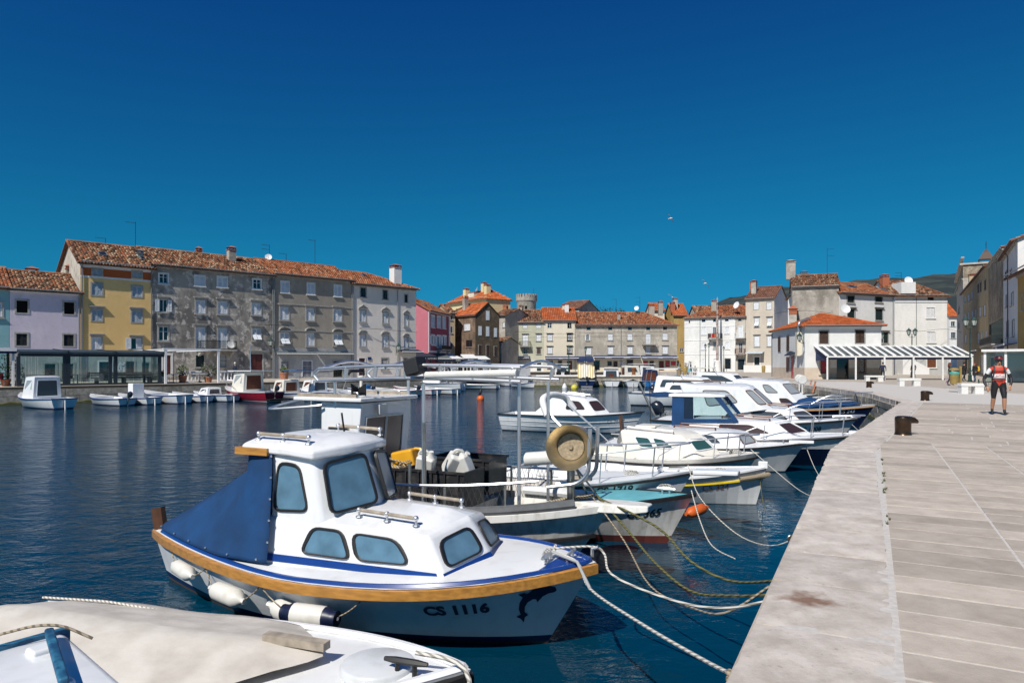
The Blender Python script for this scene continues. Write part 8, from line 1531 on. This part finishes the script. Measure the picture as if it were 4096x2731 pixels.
# ---------------------------------------------------------------- the long quay terraces
def plane(pxa, pxb, d, name, label, cat):
    Yf = lambda px: (83.6+1.455*d)/(1.056-(px-512)/FPX)
    return House(name, label, (pxa,Yf(pxa)), (pxb,Yf(pxb)), 5, 3, cat=cat)
M('frame_navy', (.018,.026,.036), .45); M('roof_blue', (.022,.045,.065), .6)
g = plane(rp('1',150,0)[0], rp('1',1385,0)[0], 1.2, 'glass_pavilion', 'dark framed glass terrace pavilion with sliding panes in front of the yellow house', 'pavilion'); W = g.W; zt_ = g.uv(*rp('1',760,1112))[1]; zr = zt_+.2
for x in (155,548,580,935,980,1352): u = g.uv(*rp('1',x,1200))[0]; MB().box((u-.11,-.11,0),(u+.11,.11,zt_)).build('post','frame_navy',g.root)
MB().box((0,-.15,zt_),(W,.15,zt_+.22)).build('beam','frame_navy',g.root); MB().box((0,-.12,-.01),(W,.12,.14)).build('sill_rail','frame_navy',g.root)
for x0, x1 in ((155,580),(580,980),(980,1385)):
    u0 = g.uv(*rp('1',x0,1100))[0]; u1 = min(W, g.uv(*rp('1',x1,1100))[0]); MB().loft([[(u0,-.3,zt_+.222),(u0,-.3,zt_+.34),(u0,5.2,zr+.4),(u0,5.2,zr+.28)],[(u1-.12,-.3,zt_+.222),(u1-.12,-.3,zt_+.34),(u1-.12,5.2,zr+.4),(u1-.12,5.2,zr+.28)]]).build('roof_panel','roof_blue',g.root); MB().loft([[(u1-.118,-.36,zt_+.2),(u1-.118,-.36,zt_+.42),(u1-.118,5.2,zr+.46),(u1-.118,5.2,zr+.25)],[(u1,-.36,zt_+.2),(u1,-.36,zt_+.42),(u1,5.2,zr+.46),(u1,5.2,zr+.25)]]).build('rafter','frame_navy',g.root)
pu_ = [g.uv(*rp('1',x,1200))[0] for x in (165,215,245,265,300,320,540,595,640,680,735,990,1060,1130,1200,1270,1345)]
for a, b in zip(pu_[:-1], pu_[1:]):
    if b-a < 2.6 and not (a < g.uv(*rp('1',560,1200))[0] < b): MB().box((a+.015,-.012,.15),(b-.015,.012,zt_-.01)).build('glass_pane','clear_glass',g.root)
for u in (0.05, W-.05): MB().box((u-.08,4.9,0),(u+.08,5.06,zr+.25)).build('post','frame_navy',g.root)
# tables, chairs and planters on the promenade
ch_me = {}
def chair(p, rz, m, label, grp):
    o = empty('cafe_chair', p, rz, label, 'chair', grp)
    if m not in ch_me:
        s_ = MB().box((-.22,-.22,.43),(.22,.22,.47)).data('seat', m); b_ = MB().obox((0,.24,.72),(.21,0,0),(0,.015,.0),(0,.03,.22)).data('backrest', m); l_ = MB().tube([(0,0,0),(0,0,.43)],.014,5).data('leg','chair_metal'); ch_me[m] = (s_, b_, l_)
    for nm_, d_ in zip(('seat','backrest'), ch_me[m]): x = bpy.data.objects.new(nm_, d_); COL.objects.link(x); x.parent = o
    for a in (-.19,.19):
        for b_ in (-.19,.19): x = bpy.data.objects.new('leg', ch_me[m][2]); COL.objects.link(x); x.parent = o; x.location = (a,b_,0)
    return o
def table(p, rz, label, grp, m='paint_white', L_=.8):
    o = empty('cafe_table', p, rz, label, 'table', grp); MB().box((-L_/2,-.38,.71),(L_/2,.38,.745)).build('table_top', m, o); MB().tube([(0,0,.02),(0,0,.71)],.035,6).build('column','iron',o); MB().box((-.25,-.25,0),(.25,.25,.025)).build('foot','iron',o)
def gl_(H_, x, d): 
    u = H_.uv(*rp('1',x,1300))[0]; q_ = H_.root.matrix_basis @ V(u, d, 0); return q_
gz = g.root.rotation_euler.z
for x, m, rz_, lab in ((290,'chair_metal',1.2,'grey terrace chair behind the panes near the lilac house'),(430,'plastic_red',-1.2,'red chair drawn up to the red clothed table behind the panes'),(665,'plastic_red',1.3,'red chair beside the white table in the pavilion'),(790,'plastic_red',-1.3,'red chair near the brown door of the yellow house'),(960,'wood_brown',1.0,'brown chair at the end of the wooden bench in the pavilion')): chair(gl_(g,x,2.6), gz+rz_, m, lab, 'chairs on the long quay terraces')
table(gl_(g,355,2.6), gz, 'red clothed table in the glass pavilion', 'tables on the long quay terraces', 'plastic_red', 1.1); table(gl_(g,725,2.6), gz, 'white table with red chairs in the glass pavilion', 'tables on the long quay terraces', 'paint_white', 1.0)
wb = empty('picnic_bench', gl_(g,1120,2.4), gz, 'long wooden slatted bench and table in the pavilion', 'bench')
for i in range(3): MB().box((-2.2,.5,.42+.18*i),(2.2,.54,.54+.18*i)).build('slat','teak',wb)
MB().box((-2.2,.05,.42),(2.2,.48,.47)).build('seat','teak',wb); MB().box((-2.1,-.9,.72),(2.1,-.2,.77)).build('table_top','teak',wb)
for u in (-1.9,0,1.9): MB().box((u-.04,-.6,0),(u+.04,.5,.42)).build('leg','teak',wb)
def leaves(mb, c, rx, rz_, n, size):
    for i in range(n):
        d = Vector((random.gauss(0,1),random.gauss(0,1),random.gauss(0,1))).normalized()*random.random()**.4; p = Vector(c)+V(d.x*rx,d.y*rx,d.z*rz_); a = Vector((random.gauss(0,1),random.gauss(0,1),random.gauss(0,1))).normalized(); b_ = a.orthogonal().normalized(); s_ = size*random.uniform(.6,1.3); mb.poly([p-a*s_, p+b_*s_*.45, p+a*s_, p-b_*s_*.45])
def planter(p, r, h_, label, m='terracotta', bush=(.5,.6), flowers=None):
    o = empty('potted_plant', p, 0, label, 'plant', 'potted plants on the quay'); MB().lathe([(r*.7,0),(r*.95,h_*.85),(r*1.05,h_*.86),(r*1.05,h_),(r*.9,h_),(r*.88,h_-.05),(.001,h_-.05)],14).build('pot', m, o, smooth='auto'); q = MB(); leaves(q,(0,0,h_+bush[1]*.6),bush[0],bush[1]*.7,150,.09); q.build('foliage','leafy',o); q = MB()
    for i in range(4): q.tube([(0,0,h_-.05),(random.uniform(-.2,.2),random.uniform(-.2,.2),h_+bush[1])],.012,4)
    q.build('stem','dark_wood',o)
    if flowers: q = MB(); leaves(q,(0,0,h_+bush[1]*.7),bush[0],bush[1]*.4,40,.06); tag(q.build('flowers',flowers,o),kind='stuff')
planter(gl_(g,70,1.2),.32,.5,'tall oleander in a terracotta pot below the turquoise house',bush=(.6,1.4)); planter(gl_(g,175,1.0),.22,.35,'plant in a small pot inside the pavilion corner',bush=(.35,1.2)); planter(gl_(g,1405,.6),.3,.55,'white planter with a low palm beside the white pipe pergola','paint_white',bush=(.35,.4)); planter(gl_(g,1590,1.2),.33,.6,'round bush in a terracotta tub below the grey house',bush=(.5,.7)); planter(gl_(g,1820,1.5),.35,.45,'wide leafy bush behind the white chairs',bush=(.8,1.0))
planter(gl_(g,2500,2.2),.42,.75,'big terracotta pot with yellow flowers between the grey houses',bush=(.45,.45),flowers='buoy_yellow')
pp = plane(rp('1',1392,0)[0], rp('1',1862,0)[0], .9, 'pipe_pergola', 'white pipe pergola on two posts in front of the grey house', 'pergola'); zp = pp.uv(*rp('1',1600,1058))[1]
for u in (0.1, pp.W-.1): MB().box((u-.08,-.08,0),(u+.08,.08,zp)).build('post','paint_white',pp.root)
MB().box((-.1,-.1,zp),(pp.W+.1,.1,zp+.14)).build('beam','paint_white',pp.root)
for u in (0.1, pp.W/2, pp.W-.1): MB().box((u-.05,.11,zp+.02),(u+.05,10.5,zp+.1)).build('rafter','paint_white',pp.root)
for x, rz_, lab in ((1455,.8,'grey wire chair at the dark table under the pipe pergola'),(1575,-1.0,'grey wire chair turned away under the pipe pergola'),(1705,.3,'grey wire chair before the white balustrade'),(1815,-.8,'grey wire chair next to the leafy bush')): chair(gl_(g,x,1.4), gz+rz_, 'chair_metal', lab, 'chairs on the long quay terraces')
table(gl_(g,1520,1.5), gz, 'dark legged white table under the pipe pergola', 'tables on the long quay terraces', L_=1.1); table(gl_(g,1750,1.6), gz, 'white table by the balustrade under the pipe pergola', 'tables on the long quay terraces', L_=1.1)
for x, lab in ((1690,'white baluster screen under the pipe pergola'),(2030,'white baluster screen beside the pot with the wide bush')):
    o = empty('balustrade', gl_(g,x,2.2), gz, lab, 'balustrade', 'white baluster screens'); MB().box((-.9,-.1,.85),(.9,.1,.97)).build('rail','paint_white',o); MB().box((-.9,-.12,0),(.9,.12,.1)).build('base','paint_white',o)
    for i in range(6): MB().lathe([(.06,.1),(.09,.3),(.05,.55),(.08,.8),(.08,.85)],8,(-.75+.3*i,0,0)).build('baluster','paint_white',o,smooth='auto')
tu = plane(-30, rp('1',140,0)[0], 1.4, 'cafe_awning', 'navy and white cafe awning on a white post by the turquoise house', 'awning'); za = tu.uv(*rp('1',70,1085))[1]; zb_ = tu.uv(*rp('1',70,1035))[1]; MB().box((0,-.1,za),(tu.W,.0,zb_-.25)).build('valance','awning_blue',tu.root); MB().box((0,-.15,zb_-.25),(tu.W,9,zb_)).build('roof_panel','awning_white',tu.root); u = tu.uv(*rp('1',113,1200))[0]; MB().box((u-.07,.02,0),(u+.07,.16,zb_-.25)).build('post','paint_white',tu.root)
chair(gl_(g,20,1.0), gz, 'plastic_red', 'red chair beside the white awning post', 'chairs on the long quay terraces')
# mannequin like figure on the red boat quay
person(gl_(g,2055,1.6), 2.5, 'figure in navy with a raised pale arm behind the red boat', 'jacket_navy','trouser_dark','stone_white',H=1.7)
# ---------------------------------------------------------------- corner cafe and inner quay
def cafe(k, x0, x1, Y0, Y1, name, label, yt, yb, roofm, dep, posts, postm, navy=None, text=None):
    c_ = House(name, label, (rp(k,x0,0)[0],Y0), (rp(k,x1,0)[0],Y1), 4, 3, cat='cafe'); zt = c_.uv(*rp(k,(x0+x1)/2,yt))[1]; zb = c_.uv(*rp(k,(x0+x1)/2,yb))[1]
    MB().loft([[(0,-.2,zb+.2),(0,-.2,zb+.3),(0,dep,zt+.4),(0,dep,zt+.3)],[(c_.W,-.2,zb+.2),(c_.W,-.2,zb+.3),(c_.W,dep,zt+.4),(c_.W,dep,zt+.3)]]).build('roof_panel',roofm,c_.root)
    MB().box((0,-.26,zb-.25),(c_.W,-.2,zb+.2)).build('valance',navy or 'awning_navy',c_.root); MB().box((0,-.28,zb+.2),(c_.W,-.19,zb+.31)).build('front_bar','awning_white' if postm == 'awning_white' else 'frame_navy',c_.root)
    for i in range(posts): u = c_.W*i/(posts-1); MB().box((u-.08,-.1,0),(u+.08,.08,zb+.2)).build('post',postm,c_.root); MB().box((u-.06,dep-.3,0),(u+.06,dep-.18,zt+.25)).build('post',postm,c_.root)
    if text:
        for tx, fr in text: o = text_obj(tx, .34, 'paint_white', c_.root, maxw=c_.W*.42); o.location = (c_.W*fr,-.275,zb); o.rotation_euler = (pi/2,0,0)
    return c_
cafe('3',185,432,101,103,'cafe_kiosk','dark cafe kiosk with white lettering below the pink house',900,965,'awning_navy',5,4,'frame_navy',text=(('COCKTAILS',.22),('GELATERIA OBALA',.72)))
cafe('3',432,600,106,107,'cafe_terrace','cafe terrace with a sloping pale roof next to the dark kiosk',925,985,'awning_grey',4,3,'awning_white'); cafe('3',600,735,108,109,'cafe_terrace','cafe terrace with a navy valance in the middle of the corner row',940,985,'awning_white',4,3,'awning_white',text=(('Adria',.5),)); cafe('3',740,900,110,110.5,'cafe_terrace','cafe terrace with a white roof and navy valance below the brown house',940,980,'awning_white',4,3,'awning_white',text=(('Regatta',.5),)); cafe('3',895,1045,112,112.5,'cafe_terrace','end cafe terrace with white posts where two people stand',960,990,'awning_white',4,3,'awning_white',text=(('Caffe Bar',.5),))
o = empty('closed_parasol', gp(*rp('3',1203,1098)), 0, 'closed dark blue parasol by the pale green house', 'parasol'); MB().lathe([(.04,0),(.04,1.0)],8).build('pole','iron',o); MB().lathe([(.1,.9),(.32,1.0),(.25,1.7),(.2,2.4),(.04,3.1),(.001,3.2)],10).build('canopy','roof_blue',o,smooth='auto')
for i, x in enumerate((1408,1447)):
    o = empty('chair_stack', gp(*rp('3',x,1108)), 0, ('stack of wicker chairs nearer the closed parasol','stack of wicker chairs nearer the green door')[i], 'chair stack', 'stacked wicker chairs'); 
    for j in range(5): MB().loft([[V(.28*cos(a),.28*sin(a),.35+.22*j) for a in [pi*1.15*k_/8 for k_ in range(9)]],[V(.33*cos(a),.33*sin(a),.6+.22*j) for a in [pi*1.15*k_/8 for k_ in range(9)]]],closed=False).build('chair_shell','rope_tan',o)
    for a in (.6,2.2,3.8,5.4): MB().tube([(.24*cos(a),.24*sin(a),0),(.27*cos(a),.27*sin(a),1.3)],.02,4).build('leg','dark_wood',o)
bc = empty('bicycle', gp(*rp('4',148,1168)), .1, 'bicycle with a green basket leaning by the lantern post', 'bicycle')
for x in (-.52,.52): MB().lathe([(.32,-.02),(.34,0),(.32,.02),(.30,0),(.32,-.02)],20,(x,0,.34),(0,1,0)).build('wheel','shoe',bc)
MB().tube([(-.52,0,.34),(-.2,0,.75),(.35,0,.8),(.52,0,.34)],.025,5).build('frame','shoe',bc); MB().tube([(-.2,0,.75),(0,0,.34),(.35,0,.8)],.025,5).build('frame','shoe',bc); MB().box((.4,-.18,.85),(.75,.18,1.08)).build('basket','lamp_green',bc); MB().box((-.32,-.09,.86),(-.08,.09,.92)).build('saddle','shoe',bc)
pd = empty('street_kiosk', V(0,0,0), 0, 'white framed kiosk with glass doors at the edge of the street', 'kiosk'); kp = gp(1016,382.2); pd.location = kp; pd.rotation_euler.z = -.9
for x in (-2.2,-.7,.8,2.3): MB().box((x-.09,-.09,0),(x+.09,.09,2.6)).build('post','paint_white',pd)
MB().box((-2.4,-.3,2.6),(2.5,3,2.8)).build('roof','paint_white',pd)
for a in (-2.1,-.6,.9): MB().box((a,-.02,.1),(a+1.3,.02,2.5)).build('glass_pane','clear_glass',pd)
MB().box((-2.2,2.6,0),(2.3,2.8,2.6)).build('back_wall','w_white',pd)
# dark alley mouth and doorway shade come from the houses themselves; pines behind the roofs
M('pine', (.02,.04,.018), .9, var=.5, vs=4); M('bark', (.06,.045,.035), .9)
def pine(px, pyt, Y, r, label, shape=1.0):
    zt = EYE+(HOR-pyt)*Y/FPX; p = V((px-512)/FPX*Y, Y, 0); o = empty('pine_tree', p, 0, label, 'tree', 'pines behind the inner quay'); q = MB(); q.tube([(0,0,-.1),(.2,0,zt*.5),(0,.1,zt*.9)],[.35,.25,.12],7)
    for i in range(5): a = i*1.3; q.tube([(0.1,0,zt*(.55+.06*i)),(cos(a)*r*.7,sin(a)*r*.7,zt*(.68+.05*i))],[.1,.04],5)
    q.build('trunk','bark',o); q = MB()
    for i in range(16):
        a = random.uniform(0,6.28); rr = r*random.random()**.5; c = (cos(a)*rr*.8, sin(a)*rr*.8, zt-1.0-random.random()*r*1.1*shape); leaves(q, c, r*.38, r*.3, 60, .3)
    tag(q.build('crown','pine',o), kind=None)
for i, (x, y, r, lab) in enumerate(((455,385,3.2,'broad pine behind the cream house chimney'),(500,392,2.4,'pine touching the roof ridge of the long grey house'),(570,398,2.2,'small rounded pine above the long grey roof'),(650,385,3.4,'large pine with a wide crown above the long grey roof'),(735,398,2.2,'pine beside the thin aerial on the long roof'),(800,402,1.8,'low pine top just over the roof ridge'),(930,408,1.6,'small pine tip next to the satellite dish'),(1195,398,2.0,'pine between the two chimneys'),(1395,420,2.6,'pine behind the grey chimneys of the alley house'),(1555,400,2.6,'dark pine above the roof next to the white cornered house'))):
    pine(rp('4',x,0)[0], rp('4',0,y)[1], 225+7*(i % 3), r*2.2, lab)
pine(rp('3',1858,0)[0], rp('3',0,318)[1], 215, 2.4, 'slim dark conifer above the cream house', 2.2)
# pier steps and low stone ledge
tag(MB().box((3,84.6,GZ+.002),(28,86.2,.16)).build('pier_step','stone_white'), kind='structure')
for x, y, lab in ((5.2,86.5,'rusty iron bollard on the pier before the striped boat'),(15.4,86.4,'rusty iron bollard on the pier between the skiff and the brown topped boat')):
    o = tag(MB().lathe([(.3,0),(.22,.1),(.2,.6),(.32,.75),(.3,.9),(.001,.95)],12).build('bollard','rust',smooth='auto'), lab, 'bollard', 'rusty pier bollards'); o.location = (x,y,.16)
# overhead cables strung along the fronts
def cable(pts, label): tag(MB().tube(catmull(pts, 6), .022, 4).build('cable', 'iron'), label, 'cable', 'overhead cables')
cable([at(*rp('2',300,850),73)+V(.1,-.2,0), at(*rp('2',630,845),73)+V(0,-.3,0), at(*rp('2',1000,868),79.4)+V(.1,-.4,0), at(*rp('2',1420,875),81.5)+V(.2,-.5,0), at(*rp('2',1830,908),86)+V(.2,-.4,0)], 'thin cable strung across the grey and pale corner houses')
cable([at(*rp('3',1220,665),138.6), at(*rp('3',1440,655),138.5), at(*rp('3',1668,672),138.4), at(*rp('3',2030,680),138.4)], 'cable sagging across the pale green and cream fronts')
cable([at(*rp('4',300,662),138.4), at(*rp('4',560,668),138.4), at(*rp('4',820,660),138.4), at(*rp('4',1130,658),138.4), at(*rp('4',1440,650),138.4)], 'cable running along the upper storey of the long grey house')
cable([at(*rp('6',370,775),94), at(*rp('6',560,782),97), at(*rp('6',800,762),99.5), at(*rp('6',930,790),100)], 'cable between the black shuttered house and the white house with grey base')
cable([at(*rp('5',975,620),92.4), at(*rp('5',1090,600),91), at(*rp('5',1300,590),90), at(*rp('5',1530,615),90)], 'dark cable looped across the stained gable wall')
